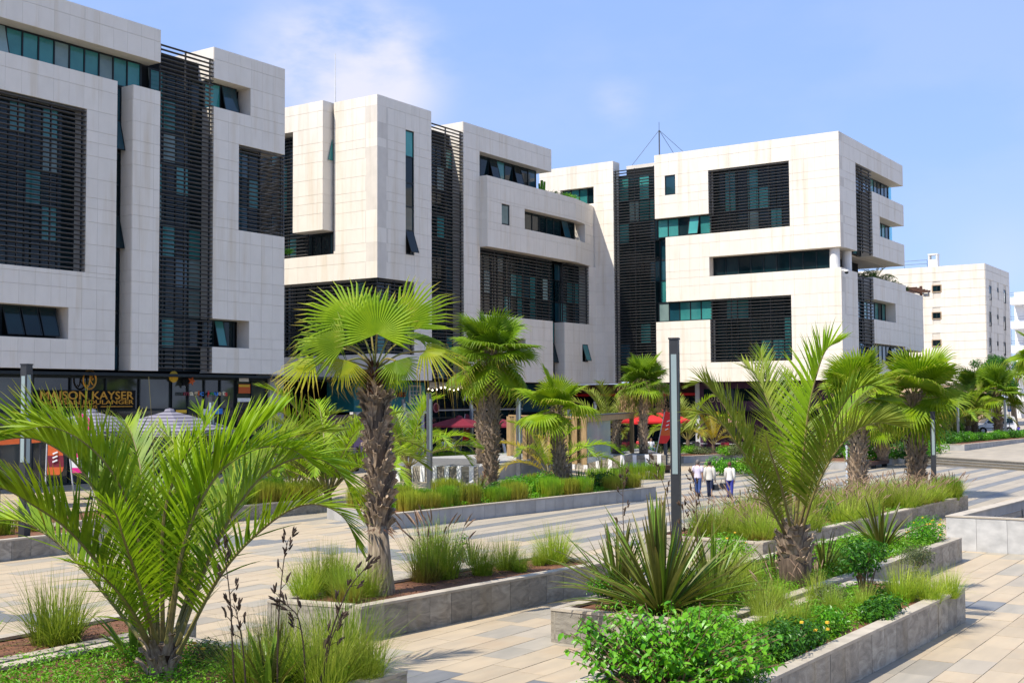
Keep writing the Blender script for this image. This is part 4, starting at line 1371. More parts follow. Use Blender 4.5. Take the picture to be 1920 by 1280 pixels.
# teal panelled corner and red fronted restaurant
x2 = GY(1034, 800, 61.2).x
tl = thing('teal_shopfront', 'dark teal boarded shop corner beside the black cafe', 'shopfront', (93, 61.2, 0), world=True)
zz = GY(1000, 772, 61.2).z
MB().box(x1 + .05, x2, 61.15, 64, zz, 6.12).build('sign_board', 'dark_teal_paint', tl)
shopglass(tl, K, x1 + .05, x2, 0, zz, 3, [.05, zz - .05], m='g_dark')
MB().box(x1, x2, 61.6, 64, 0, zz).build('inner_wall', 'black', tl)
MB().box(GY(988, 738, 61).x, GY(1012, 738, 61).x, 61.1, 61.14, GY(1000, 738.5, 61).z, GY(1000, 737.3, 61).z).build('rule', 'paper_white', tl)

rs = thing('restaurant_front', 'dark brown restaurant front with a red awning strip under the corner block', 'shopfront', (103, 50, 0), world=True)
XS = 102.6
V_ = WF(XS)
MB().box(x2, 103, 61.3, 64, 0, 6.12).build('inner_wall', 'black', rs)
MB().box(XS + .3, 106, 45.0, 64, 0, 6.12).build('back_wall', 'black', rs)
MB().box(XS - .35, XS, 41.3, 61, GX(1285, 736, XS).z, 6.12).build('fascia', 'brown_paint', rs)
zr = GX(1285, 739, XS).z
MB().box(XS - 1.3, XS - .36, 41.3, 61, zr - .12, zr + .12).build('awning', 'red_paint', rs)
shopglass(rs, V_, -61, -41.5, 0, zr - .2, 12, [.05, 1.0, zr - .25], m='g_dark')
for i in range(14):
    MB().box(XS - .3, XS - .15, 46.2 + i * .42, 46.5 + i * .42, 1.9, 3.2).build('hanging_bottle_rack', 'sign_gold' if i % 3 == 0 else 'frame', rs)
pu = thing('purple_shopfront', 'deep purple shop box with a gold crest and lettering behind the right feather palm', 'shopfront', (100.2, 40, 0), world=True)
XP = 100.3
ya, yb = GX(1312, 750, XP).y, 33.4
MB().box(XP, 106, yb, ya, 0, 6.1).build('wall', 'purple_paint', pu)
MB().box(XP, XP + 2, ya + .01, ya + .45, 0, 6.1).build('pillar', 'pale_grey_paint', pu)
a_, b_ = GX(1320, 752, XP), GX(1420, 728, XP)
MB().box(XP - .05, XP, b_.y, a_.y, a_.z, b_.z).build('window_band', 'g_dark', pu)
PP = WF(XP - .15)
fit_text('OLIV', pu, PP, -GX(1345, 753, XP).y, -GX(1371, 753, XP).y, GX(1345, 753, XP).z, 'sign_gold', bold=.015)
q = GX(1335, 747, XP - .15)
m = MB()
m.tube([q + Vector((0, .28 * cos(a), .28 * sin(a))) for a in [2 * pi * i / 18 for i in range(19)]], .04, 5)
for i in range(7):
    a = pi * (.25 + .5 * i / 6)
    m.tube([q + Vector((0, .3 * cos(a), .3 * sin(a))), q + Vector((0, .43 * cos(a), .43 * sin(a)))], .045, 5)
m.tube([q + Vector((0, .12, -.08)), q + Vector((0, 0, .1)), q + Vector((0, -.12, -.08)), q + Vector((0, .12, -.08))], .03, 4)
m.build('crest', 'sign_gold', pu)
shopglass(pu, WF(XP - .02), -ya + .4, -yb - .6, .1, 3.6, 4, [.15, 3.55], m='g_dark')
for i in range(8):
    qq = GX(1352 + i * 4.6, 789, XP - .3)
    MB().box(XP - .28, XP - .2, qq.y - .07, qq.y + .07, qq.z - .2, qq.z + rnd.uniform(.05, .35)).build('display_card', 'pink_sign', pu)
sd = thing('corner_shopfront', 'brown pillared shop front along the right side of the corner block', 'shopfront', (112, 36.5, 0), world=True)
m = MB(); m.box(104, 126, 37.2, 40, 0, 6.1); m.build('inner_wall', 'black', sd)
MB().box(102.5, 126, 36.6, 37.1, 4.6, 6.1).build('fascia', 'brown_paint', sd)
for i in range(6):
    MB().box(103 + i * 4.4, 103.6 + i * 4.4, 36.4, 37.0, 0, 4.6).build('pillar', 'beige', sd)
shopglass(sd, SF(37.1), 103.7, 125, 0, 4.6, 14, [.05, 2.9, 4.55], m='g_dark')


# ------------------------------------------------------------------ lamps
def lamp(px, py, dist, label, base=0.0, rz=0.35, group=None):
    p = GD(px, py, dist)
    h = p.z - base
    t = thing('lamp_post', label, 'street lamp', (p.x, p.y, base), rz, group=group)
    MB().box(-.15, .15, -.1, .1, 0, h * .43).build('post', 'dark_metal', t)
    m = MB()
    m.box(-.15, -.105, -.1, .1, h * .43, h - .3); m.box(.105, .15, -.1, .1, h * .43, h - .3)
    m.box(-.104, .104, .045, .1, h * .43, h - .3)
    m.build('channel_frame', 'dark_metal', t)
    MB().box(-.103, .103, -.085, .04, h * .43 + .01, h - .31).build('light_panel', 'lamp_glass', t)
    MB().box(-.158, -.151, -.06, .06, h * .43 + .05, h - .35).build('side_panel', 'lamp_glass', t)
    MB().box(-.15, .15, -.1, .1, h - .3, h - .02).build('head', 'dark_metal', t)
    MB().box(-.165, .165, -.115, .115, h - .02, h + .02).build('cap', 'dark_metal', t)
    MB().box(-.2, .2, -.16, .16, 0, .025).build('base_plate', 'dark_metal', t)
    MB().box(-.09, .09, -.106, -.1, .55, 1.05).build('access_door', 'grey_metal', t)
    return t


def pole_lamp(px, py, dist, label, base=0.0, rz=.3, group=None):
    """farther lamps of the same make, seen from the pale side"""
    p = GD(px, py, dist)
    h = p.z - base
    t = thing('lamp_post', label, 'street lamp', (p.x, p.y, base), rz, group=group)
    MB().box(-.14, .14, -.1, .1, 0, h * .45).build('post', 'grey_metal', t)
    MB().box(-.14, .14, -.05, .1, h * .45, h).build('head', 'grey_metal', t)
    MB().box(-.13, .13, -.1, -.052, h * .45 + .01, h - .25).build('light_panel', 'lamp_glass', t)
    MB().box(-.15, .15, -.11, .11, h, h + .03).build('cap', 'grey_metal', t)
    return t


lamp(1264, 635, 27.0, 'tall dark lamp post rising from the bronze flax clump', .55)
lamp(50, 683, 39.0, 'dark lamp post with a pale light panel at the far left', .5)
lamp(1748, 772, 57.0, 'lamp post below the fan palm at the right end of the plume grass planter', .5)
lamp(397, 741, 62, 'lamp post half hidden by the big feather palm fronds', 0)
pole_lamp(805, 738, 58, 'pale grey lamp post just right of the thick fan palm trunk', 0)
pole_lamp(972, 739, 65, 'grey lamp post left of the small fan palm in the middle', 0)
pole_lamp(884, 752, 90, 'thin lamp post in front of the black cafe', 0)
pole_lamp(757, 749, 83, 'thin lamp post in front of the childrens shop', 0)
pole_lamp(1068, 766, 72, 'lamp post beside the timber posts of the stair pavilion', 0)
pole_lamp(1116, 753, 98, 'distant lamp post above the glass screen of the stair pavilion', 0)
pole_lamp(1247, 768, 85, 'short lamp post just left of the tall dark lamp post', 0)
pole_lamp(1697, 785, 88, 'distant lamp post right of the palm trunk with the wooden bench', 0)
pole_lamp(1795, 742, 112, 'lamp post on the raised terrace left of the white van', .7)
pole_lamp(1884, 750, 118, 'lamp post on the raised terrace in front of the white van', .8)


# ------------------------------------------------------------------ benches
def bench(label, a, b, z=.1):
    d = b - a
    L = hypot(d.x, d.y)
    t = thing('bench', label, 'bench', (a.x, a.y, 0), atan2(d.y, d.x))
    for i in range(4):
        MB().box(0, L, i * .13, i * .13 + .115, .40, .47).build('seat_plank', 'darkwood', t)
    MB().box(0, L, .02, .08, .22, .40).build('apron', 'darkwood', t)
    for x in (.15, L / 2, L - .27):
        MB().box(x, x + .12, .1, .46, 0, .40).build('leg', 'dark_metal', t)
    return t


bench('long dark wooden bench behind the middle planter', G(1157, 893), G(1262, 886))
bench('dark wooden bench against the planter beyond the fan palm trunk', G(1621, 881), G(1668, 874))
bench('short reddish bench left of the fan palm trunk near the fountain', G(1567, 868), G(1586, 866))


# ------------------------------------------------------------------ parasols and flags
def parasol(label, px, py, dist, w, m, base=0, group=None, drop=None, square=True, val=0.25):
    p = GD(px, py, dist)
    h = p.z - base
    t = thing('parasol', label, 'parasol', (p.x, p.y, base), rnd.uniform(0, .6) if square is None else .25, group=group)
    MB().tube([(0, 0, .1), (0, 0, h - .1)], .035, 8).build('pole', 'grey_metal', t)
    MB().lathe([(.3, 0), (.3, .06), (.08, .1)], 12).build('base', 'dark_metal', t)
    d = drop or w * .17
    n = 8 if not square else 4
    k = MB()
    R0 = w / 2 * (1.414 if square else 1.0)
    a0 = pi / 4 if square else 0
    rings = 6
    vs = []
    for i in range(rings + 1):
        q = i / rings
        for j in range(n * 4):
            a = a0 + 2 * pi * j / (n * 4)
            seg = (a - a0) % (2 * pi / n) - pi / n
            rr_ = R0 * cos(pi / n) / cos(seg) * max(q, .01)
            vs.append((rr_ * cos(a), rr_ * sin(a), h - .02 - d * q ** 1.15))
    N = n * 4
    fs = [(i * N + j, (i + 1) * N + j, (i + 1) * N + (j + 1) % N, i * N + (j + 1) % N) for i in range(rings) for j in range(N)]
    k.add(vs, fs)
    vv = MB()
    e = [(x, y, z) for x, y, z in vs[-N:]]
    vv.add(e + [(x, y, z - val) for x, y, z in e], [(j, (j + 1) % N, N + (j + 1) % N, N + j) for j in range(N)])
    k.build('canopy', m, t)
    vv.build('valance', m, t)
    MB().lathe([(.32, h - .12), (.2, h + .06), (.01, h + .12)], 8).build('vent_cap', m, t)
    rb = MB()
    for j in range(n):
        a = a0 + 2 * pi * j / n
        rb.tube([(0, 0, h - .15), (R0 * cos(a) * .97, R0 * sin(a) * .97, h - d - .05)], .018, 4)
    rb.build('rib', 'grey_metal', t)
    return t


def striped(name, c1, c2, n):
    m = mat(name, c1, c1, rough=.8)
    nt = m.node_tree; nn_, l_ = nt.nodes, nt.links
    tc = nn_.new('ShaderNodeTexCoord')
    sp = nn_.new('ShaderNodeSeparateXYZ'); l_.new(tc.outputs['Object'], sp.inputs[0])
    ma = nn_.new('ShaderNodeMath'); ma.operation = 'MULTIPLY'; ma.inputs[1].default_value = n; l_.new(sp.outputs['Z'], ma.inputs[0])
    fr = nn_.new('ShaderNodeMath'); fr.operation = 'FRACT'; l_.new(ma.outputs[0], fr.inputs[0])
    gt = nn_.new('ShaderNodeMath'); gt.operation = 'GREATER_THAN'; gt.inputs[1].default_value = .5; l_.new(fr.outputs[0], gt.inputs[0])
    mx = nn_.new('ShaderNodeMixRGB'); mx.inputs[1].default_value = (*c1, 1); mx.inputs[2].default_value = (*c2, 1); l_.new(gt.outputs[0], mx.inputs[0])
    l_.new(mx.outputs[0], nn_['Principled BSDF'].inputs['Base Color'])
    MT[name] = m


striped('striped_canvas', (0.23, 0.22, 0.255), (0.095, 0.088, 0.12), 6.5)
parasol('grey striped parasol right of the bakery lettering', 318, 769, 62, 4.6, 'striped_canvas', drop=.95)
parasol('grey striped parasol below the bakery lettering beside the pink flag', 172, 770, 61, 4.2, 'striped_canvas', drop=.9)
parasol('maroon parasol in front of the black cafe left of the double palm', 861, 781, 88, 3.7, 'maroon', drop=.6, val=.12)
parasol('maroon parasol half hidden behind the double palm', 925, 781, 88, 3.5, 'maroon', drop=.6, val=.12)
parasol('red parasol right of the palm with tan flower skirts', 1245, 770, 95, 3.6, 'red_paint', drop=.75, val=.15)
parasol('red parasol left of the palm with tan flower skirts', 1196, 776, 96, 3.4, 'red_paint', drop=.6, val=.15)


def feather_flag(label, px0, py0, px1, py1, dist, w, ms):
    """pole with a sail-shaped banner"""
    b_, a_ = GD(px0, py0, dist), GD(px1, py1, dist)
    t = thing('feather_flag', label, 'flag', (b_.x, b_.y, 0), world=True)
    lean = (a_ - b_)
    lo = b_ + lean * (-b_.z / lean.z) if lean.z else b_
    MB().tube([lo, a_], .03, 6).build('pole', 'pale_grey_paint', t)
    d = Vector((.56, -.83, 0))
    n = 8
    k = len(ms)
    prof = [.75, .95, 1, 1, .98, .95, .9, .75, .35]
    for s in range(k):
        i0, i1 = n * s // k, n * (s + 1) // k
        m = MB(); vs = []
        for i in range(i0, i1 + 1):
            q = b_.lerp(a_, i / n)
            vs += [q + d * .04, q + d * (w * prof[i])]
        m.add(vs, [(2 * i, 2 * i + 1, 2 * i + 3, 2 * i + 2) for i in range(i1 - i0)])
        m.add([v + Vector((.012, .01, 0)) for v in vs], [(2 * i + 2, 2 * i + 3, 2 * i + 1, 2 * i) for i in range(i1 - i0)])
        m.build('banner_panel', ms[s], t)
    m = MB()
    for i in range(3):
        q = b_.lerp(a_, .45 + i * .13) + d * (w * .5) + Vector((-.02, -.02, 0))
        m.obox(q, (.3 * w, .02, .06), Matrix.Rotation(-.98, 3, 'Z') @ Matrix.Rotation(-.4, 3, 'Y'))
    m.build('banner_stroke', 'paper_white', t)
    return t


feather_flag('red and orange feather flag left of the tall dark lamp post', 1234, 831, 1246, 772, 84, .75, ['red_bright', 'orange_paint', 'red_bright', 'red_bright'])
feather_flag('red feather flag below the maroon parasol by the cafe', 866, 826, 872, 776, 90, .6, ['red_bright', 'maroon', 'red_bright', 'maroon'])
feather_flag('pink feather flag in front of the striped parasol at the left', 150, 812, 142, 774, 58, .6, ['magenta_paint', 'magenta_paint'])
feather_flag('pink and white feather flag low behind the big feather palm', 134, 886, 130, 848, 50, .6, ['magenta_paint', 'paper_white', 'magenta_paint'])
feather_flag('maroon and orange banner behind the big feather palm at the left', 86, 890, 88, 832, 52, .7, ['orange_paint', 'maroon', 'orange_paint'])
t = thing('canopy', 'orange strip canopy behind the big feather palm at the far left', 'canopy', (33, 50, 3), world=True)
a_, b_ = GD(0, 829, 56), GD(76, 824, 56)
m = MB(); m.tube([a_, b_], .16, 4); m.build('canopy_edge', 'orange_paint', t)
for q in (a_, b_):
    MB().tube([(q.x, q.y, 0), q], .05, 6).build('post', 'dark_metal', t)
MB().prism([(a_.x, a_.y), (b_.x, b_.y), (b_.x + 1.5, b_.y + 1.8), (a_.x + 1.5, a_.y + 1.8)], a_.z + .1, a_.z + .16).build('roof_sheet', 'dark_metal', t)

# chalkboard
t = thing('menu_board', 'white A-frame menu board standing beside the double palm trunk', 'sign', tuple(G(940, 853)), 0.3)
for s, mm in ((-1, 'paper_white'), (1, 'wood')):
    R = Matrix.Rotation(s * .2, 3, 'X')
    MB().obox((0, s * .22, .72), (.8, .04, 1.45), R).build('board', 'wood', t)
    if s < 0:
        MB().obox((0, -.255, .75), (.66, .02, 1.2), R).build('menu_sheet', mm, t)
        m = MB()
        m.obox((0, -.165, 1.2), (.5, .02, .12), R); 
        for i in range(3):
            for j in range(2):
                m.obox((-.18 + i * .18, -.235 - .0 + (0.04 if j else -.03), .95 - (.35 if j == 0 else 0)), (.12, .03, .16), R)
        m.build('menu_print', 'maroon', t)


# cafe furniture in front of the purple shop and the restaurant
def chair(label, x, y, rz, m, group):
    t = thing('cafe_chair', label, 'chair', (x, y, 0), rz, group=group)
    MB().box(-.22, .22, -.22, .22, .43, .47).build('seat', m, t)
    MB().box(-.22, .22, .19, .23, .5, .88).build('backrest', m, t)
    for sx in (-.19, .19):
        for sy in (-.19, .19):
            MB().box(sx - .02, sx + .02, sy - .02, sy + .02, 0, .43 if sy < 0 else .88).build('leg', 'dark_metal', t)
    return t


def table(label, x, y, group):
    t = thing('cafe_table', label, 'table', (x, y, 0), 0, group=group)
    MB().lathe([(.42, .72), (.42, .75)], 16).build('table_top', 'pale_grey_paint', t)
    MB().tube([(0, 0, .03), (0, 0, .72)], .035, 8).build('stem', 'dark_metal', t)
    MB().lathe([(.25, 0), (.25, .03)], 12).build('foot', 'dark_metal', t)


TORD = ('leftmost', 'second', 'third', 'fourth', 'rightmost')
for i, (px, py) in enumerate(((1290, 846), (1318, 847), (1345, 847), (1375, 848), (1402, 848))):
    p = G(px, py)
    table('small round grey cafe table in front of the purple shop', p.x, p.y, 'tables before the purple shop')
    for k in range(3):
        a = rnd.random() * 6.28
        a = k * 2.1 + i
        chair('%s cafe chair at the %s small round table before the purple shop' % ('maroon' if (i + k) % 2 else 'charcoal', TORD[i]), p.x + .8 * cos(a), p.y + .8 * sin(a), a - pi / 2, 'maroon' if (i + k) % 2 else 'dark_metal', 'chairs before the purple shop')

# jet fountain
MT['water'] = mat('water', (0.30, 0.36, 0.37), (0.2, 0.26, 0.28), rough=0.12, scale=6, bump=.4, bscale=9)
MT['foam'] = mat('water_spray', (0.85, 0.87, 0.9), (0.7, 0.74, 0.8), rough=.3, scale=30, translucent=.4)
wa, wb = G(1585, 928), G(1650, 915)
f = thing('fountain', 'slender fountain jet rising from a flush water sheet in the square', 'fountain', tuple(G(1589, 922)), world=True)
cx, cy = G(1589, 922).x, G(1589, 922).y
MB().prism([(cx - 9, cy - 1.4), (cx + 4.5, cy - 1.9), (cx + 4.6, cy + 1.6), (cx - 9, cy + 2.1)], -.02, .012).build('water_sheet', 'water', f)
m = MB()
for s in (-1, 1):
    y = cy + s * 2.2
    m.prism([(cx - 9.2, y), (cx + 4.8, y - .45), (cx + 4.8, y - .25), (cx - 9.2, y + .2)], .0, .02)
m.build('drain_channel', 'dark_metal', f)
rg = random.Random(4)
ht = GD(1589, 832, hypot(cx, cy)).z
m = MB()
for i in range(150):
    z = (i / 150) ** .8 * ht
    w = .022 + .02 * (1 - z / ht)
    m.obox((cx + rg.gauss(0, .018), cy + rg.gauss(0, .018), z), (w, w, rg.uniform(.05, .12)))
for i in range(220):
    a, r_ = rg.random() * 6.28, abs(rg.gauss(0, .45))
    m.obox((cx + r_ * cos(a), cy + r_ * sin(a), rg.random() ** 2 * .35), (.02, .02, .03))
tag(m.build('jet', 'foam', f), kind='stuff')


# ------------------------------------------------------------------ plant kit
def smooth_path(pts, k=6):
    P = [Vector(p) for p in pts]
    P = [P[0] * 2 - P[1]] + P + [P[-1] * 2 - P[-2]]
    out = []
    for i in range(1, len(P) - 2):
        a, b, c, d = P[i - 1], P[i], P[i + 1], P[i + 2]
        for j in range(k):
            t = j / k
            out.append(0.5 * ((2 * b) + (c - a) * t + (2 * a - 5 * b + 4 * c - d) * t * t + (3 * b - a - 3 * c + d) * t ** 3))
    out.append(P[-2])
    return out


def frond_mb(pts, L=0.55, n=58, vee=35, a0=62, a1=28, width=0.032, rr=0.022, start=0.16, bend=0.5, seed=1, face=None, jitter=0.12, fold=0.0, kinks=0.04):
    """feather leaf along a path: midrib (slot 1) and two ranks of leaflets (slot 0)"""
    rg = random.Random(seed)
    P = smooth_path(pts)
    seg = [0.0]
    for a, b in zip(P[:-1], P[1:]):
        seg.append(seg[-1] + (b - a).length)
    T = seg[-1]

    def at(t):
        d = t * T
        for i in range(len(P) - 1):
            if seg[i + 1] >= d:
                q = (d - seg[i]) / max(1e-6, seg[i + 1] - seg[i])
                return P[i].lerp(P[i + 1], q), (P[i + 1] - P[i]).normalized()
        return P[-1], (P[-1] - P[-2]).normalized()
    m = MB()
    k = len(P)
    m.tube(P, [rr * (1.5 - 1.35 * (i / (k - 1)) ** .7) for i in range(k)], 5, 1, cap=False)
    up = face or Vector((0, 0, 1))
    S0 = None
    for i in range(n):
        q = (i + .5) / n
        t = start + (1 - start) * q
        p, d = at(t)
        S = d.cross(up)
        if S.length < 0.25 and S0 is not None:
            S = S0
        S.normalize()
        if S0 is not None and S.dot(S0) < 0 and face is not None:
            S = -S
        S0 = S
        N = S.cross(d).normalized()
        ln = L * (0.5 + 0.75 * sin(pi * min(1, 0.12 + q * 0.86))) * (1 if q < .93 else .75)
        a = radians(a0 + (a1 - a0) * q)
        for s in (-1, 1):
            aa = a + rg.uniform(-jitter, jitter)
            v = radians(vee) + rg.uniform(-jitter, jitter) * 1.6
            if rg.random() < kinks:
                v -= .7
            dr = d * cos(aa) + (S * s * cos(v) + N * sin(v)) * sin(aa)
            sd = (d - dr * d.dot(dr))
            m.blade(p, dr, ln * rg.uniform(.88, 1.08), width, bend * rg.uniform(.5, 1.5), 4, 0, side=sd,
                    prof=lambda x: .55 + .45 * min(1, x * 5) if x < .3 else max(.03, 1 - (x - .3) / .7) ** .8)
    return m


def fan_mb(R=1.0, n=40, span=285, split=0.56, droop=0.12, cup=0.12, seed=1, tipdroop=0.35, petiole=0.0, pr=0.018):
    rg = random.Random(seed)
    m = MB()
    sp = radians(span)
    hub = Vector((petiole, 0, 0))
    for k in range(n):
        da = sp / n
        a = -sp / 2 + da * (k + .5)
        r = R * (.70 + .30 * cos(a * .5)) * rg.uniform(.92, 1.05)
        e = Vector((cos(a), sin(a), 0)); q = Vector((-sin(a), cos(a), 0))
        rs = r * split
        w = rs * tan(da / 2) * 1.02
        pl = w * .55

        def z(x):
            return cup * R * (abs(sin(a / 2)) ** 1.5) * (x / R) * 2.2 - droop * R * (x / R) ** 2
        td = tipdroop * rg.uniform(.3, 1.6)
        C = hub + e * rs; C.z = z(rs) + pl
        L_, R_ = hub + e * rs - q * w, hub + e * rs + q * w
        L_.z = R_.z = z(rs) - pl * .4
        tw = rg.uniform(-.06, .06) * R
        r2, r3 = r * (split + (1 - split) * .55), r
        c2 = hub + e * r2 + q * tw * .4; c2.z = z(r2) - td * R * .08
        c3 = hub + e * (r3 - td * .12 * R) + q * tw; c3.z = z(r3) - td * R * .34
        w2 = w * .5
        m.add([hub, L_, C, R_, c2 - q * w2, c2 + Vector((0, 0, pl * .5)), c2 + q * w2, c3],
              [(0, 1, 2), (0, 2, 3), (1, 4, 5, 2), (2, 5, 6, 3), (4, 7, 5), (5, 7, 6)], 0, [0, split, split, split, .82, .82, .82, 1.0 if rg.random() < .8 else 1.25])
    if petiole:
        m.tube([(0, 0, 0), (petiole * .5, 0, petiole * .05), (petiole, 0, 0)], [pr * 1.5, pr, pr * .9], 5, 1, cap=False)
    return m


def leaf_cloud(centers, n, size, seed=1, up=0.55, mi=0, flat_=0.75):
    """n folded leaves scattered on and in ellipsoids (cx,cy,cz,rx,ry,rz)"""
    rg = random.Random(seed)
    m = MB()
    wsum = [c[3] * c[4] * c[5] for c in centers]
    for _ in range(n):
        c = rg.choices(centers, wsum)[0]
        while True:
            v = Vector((rg.gauss(0, 1), rg.gauss(0, 1), rg.gauss(0, 1)))
            if v.length > .1:
                v.normalize(); break
        r = rg.random() ** .4
        p = Vector((c[0] + c[3] * v.x * r, c[1] + c[4] * v.y * r, c[2] + c[5] * v.z * r))
        n_ = (v * .8 + Vector((rg.gauss(0, .5), rg.gauss(0, .5), up + rg.gauss(0, .4)))).normalized()
        t = n_.orthogonal().normalized()
        t = (Matrix.Rotation(rg.random() * 6.28, 3, n_) @ t)
        b = n_.cross(t)
        s = size * rg.uniform(.6, 1.3)
        tv = rg.random() ** 1.5
        m.add([p, p + t * s * .55 + b * s * .32 * flat_ + n_ * s * .12, p + t * s * 1.1 - n_ * s * .15, p + t * s * .55 - b * s * .32 * flat_ + n_ * s * .12],
              [(0, 1, 2), (0, 2, 3)], mi, [tv] * 4)
    return m


def grass_mb(n=260, h=0.8, r=0.12, spread=0.75, bend=1.0, width=0.011, seed=1, plumes=0):
    rg = random.Random(seed)
    m = MB()
    for _ in range(n):
        a = rg.random() * 6.28
        rad = r * sqrt(rg.random())
        tl = abs(rg.gauss(0, .55)) * spread
        az = a + rg.gauss(0, .5)
        d = Vector((cos(az) * sin(tl), sin(az) * sin(tl), cos(tl)))
        m.blade((rad * cos(a), rad * sin(a), 0), d, h * rg.uniform(.55, 1.15), width * rg.uniform(.7, 1.4), bend * rg.uniform(.3, 1.3), 4, 0, prof=lambda x: max(.08, 1 - x ** 1.6))
    for _ in range(plumes):
        a = rg.random() * 6.28
        tl = rg.uniform(.1, .65)
        d = Vector((cos(a) * sin(tl), sin(a) * sin(tl), cos(tl)))
        L_ = h * rg.uniform(1.05, 1.45)
        p0 = Vector((r * .5 * cos(a), r * .5 * sin(a), 0))
        p1 = p0 + d * L_ * .8
        d2 = (d + Vector((cos(a) * .25, sin(a) * .25, -.12))).normalized()
        p2 = p1 + d2 * L_ * .26
        m.tube([p0, p1], .003, 3, 1, cap=False)
        m.tube([p1, p1.lerp(p2, .25), p1.lerp(p2, .7) + Vector((0, 0, -.004)), p2 - Vector((0, 0, .02))], [.004, .014, .012, .002], 5, 1)
    return m


def clip_mb(sx, sy, h, n, seed=1):
    """clipped block of upright grass: even top, ragged edges"""
    rg = random.Random(seed)
    m = MB()
    for _ in range(n):
        x, y = rg.uniform(-sx / 2, sx / 2), rg.uniform(-sy / 2, sy / 2)
        ed = max(abs(x) / (sx / 2), abs(y) / (sy / 2))
        hh = h * (1 - .10 * ed ** 4) * rg.uniform(.86, 1.04) * (1 if rg.random() < .96 else 1.15)
        d = Vector((x / sx * .25 + rg.gauss(0, .09), y / sy * .25 + rg.gauss(0, .09), 1))
        m.blade((x, y, 0), d, hh, .022, .06, 3, 0, prof=lambda q: .8 if q < .9 else .35)
    return m


def flax_plant(label, p, h, n, spread, seed, kinds=('flax', 'flax_green'), wid=0.055, stalks=0, bend=.35, group=None, nseg=7):
    rg = random.Random(seed)
    t = thing('flax_plant', label, 'plant', p, rg.random() * 6, group=group)
    ms = []
    for i in range(6):
        b = [.12, .3, .55, .9, 1.2, 1.6][i] * bend
        m = MB().blade((0, 0, 0), (0.0, 0, 1), 1.0, 1.0, 0.0, 1)
        # a strap bending along +x, unit length
        m = MB(); pnt = Vector((0, 0, 0)); d = Vector((0.05, 0, 1)).normalized()
        vs, tt = [], []
        for j in range(nseg + 1):
            q = j / nseg
            w = (.5 + .5 * min(1, q * 3)) if q < .5 else max(.02, (1 - (q - .5) / .5)) ** .6
            w *= wid / h
            vs += [pnt + Vector((-.25 * w, -w / 2, 0)), pnt, pnt + Vector((-.25 * w, w / 2, 0))]
            tt += [q] * 3
            pnt = pnt + d * (1 / nseg)
            d = (d + Vector((b / nseg * 1.6 * (0.3 + q), 0, -b / nseg * .5 * q))).normalized()
        fs = []
        for j in range(nseg):
            for k in (0, 1):
                fs.append((j * 3 + k, j * 3 + k + 1, j * 3 + k + 4, j * 3 + k + 3))
        m.add(vs, fs, 0, tt)
        ms.append([m.mesh('leaf', kk) for kk in kinds])
    for i in range(n):
        az = i * 2.399 + rg.gauss(0, .3)
        tl = spread * (i / n) ** .8 + rg.gauss(0, .06)
        me = ms[min(5, int(i / n * 6))][0 if rg.random() < .6 else 1]
        r = .10 * sqrt(i / n)
        s = h * rg.uniform(.72, 1.05)
        inst('leaf', me, t, (r * cos(az), r * sin(az), -.02), (Matrix.Rotation(az, 3, 'Z') @ Matrix.Rotation(tl, 3, 'Y')), s)
    for i in range(stalks):
        az = i * 2.4 + seed
        flower_stalk(t, Vector((.1 * cos(az), .1 * sin(az), 0)), Vector((.2 * cos(az), .2 * sin(az), 1)), h * rg.uniform(1.15, 1.45), rg, 'pod_brown')
    return t


def flower_stalk(parent, p0, d, L, rg, podm='pod', clusters=7, podlen=.085, path=None):
    st = MB()
    pts = path or [p0, p0 + d * L * .35, p0 + d * L * .7 + Vector((.02, .01, 0)), p0 + d * L + Vector((.04, -.02, 0))]
    P = smooth_path(pts, 5)
    st.tube(P, [.012 * (1.15 - .8 * i / (len(P) - 1)) for i in range(len(P))], 5)
    pods = MB()
    n = len(P)
    for c in range(clusters):
        q = .42 + .58 * c / max(1, clusters - 1)
        i = min(n - 2, int(q * (n - 1)))
        b = P[i]
        T = (P[i + 1] - P[i]).normalized()
        az = c * 2.3 + rg.random()
        out = (T.orthogonal().normalized())
        out = Matrix.Rotation(az, 3, T) @ out
        e = b + out * .14 * (1.2 - q * .9) + T * .07
        if c < clusters - 1:
            st.tube([b, b.lerp(e, .5) + T * .01, e], [.006, .005, .004], 4)
        for k in range(4 + (3 if c == clusters - 1 else 0)):
            dd = (T * 1.2 + out * .5 + Vector((rg.gauss(0, .35), rg.gauss(0, .35), rg.gauss(0, .2)))).normalized()
            s = e + T * rg.uniform(-.05, .06)
            ll = podlen * rg.uniform(.7, 1.2)
            pods.tube([s, s + dd * ll * .25, s + dd * ll * .75, s + dd * ll], [.004, .014, .012, .003], 5)
    o = st.build('flower_stalk', 'pod' if podm == 'pod' else podm, parent, org=(0, 0, 0))
    tag(pods.build('seed_pod', podm, o, org=(0, 0, 0)), kind='stuff')


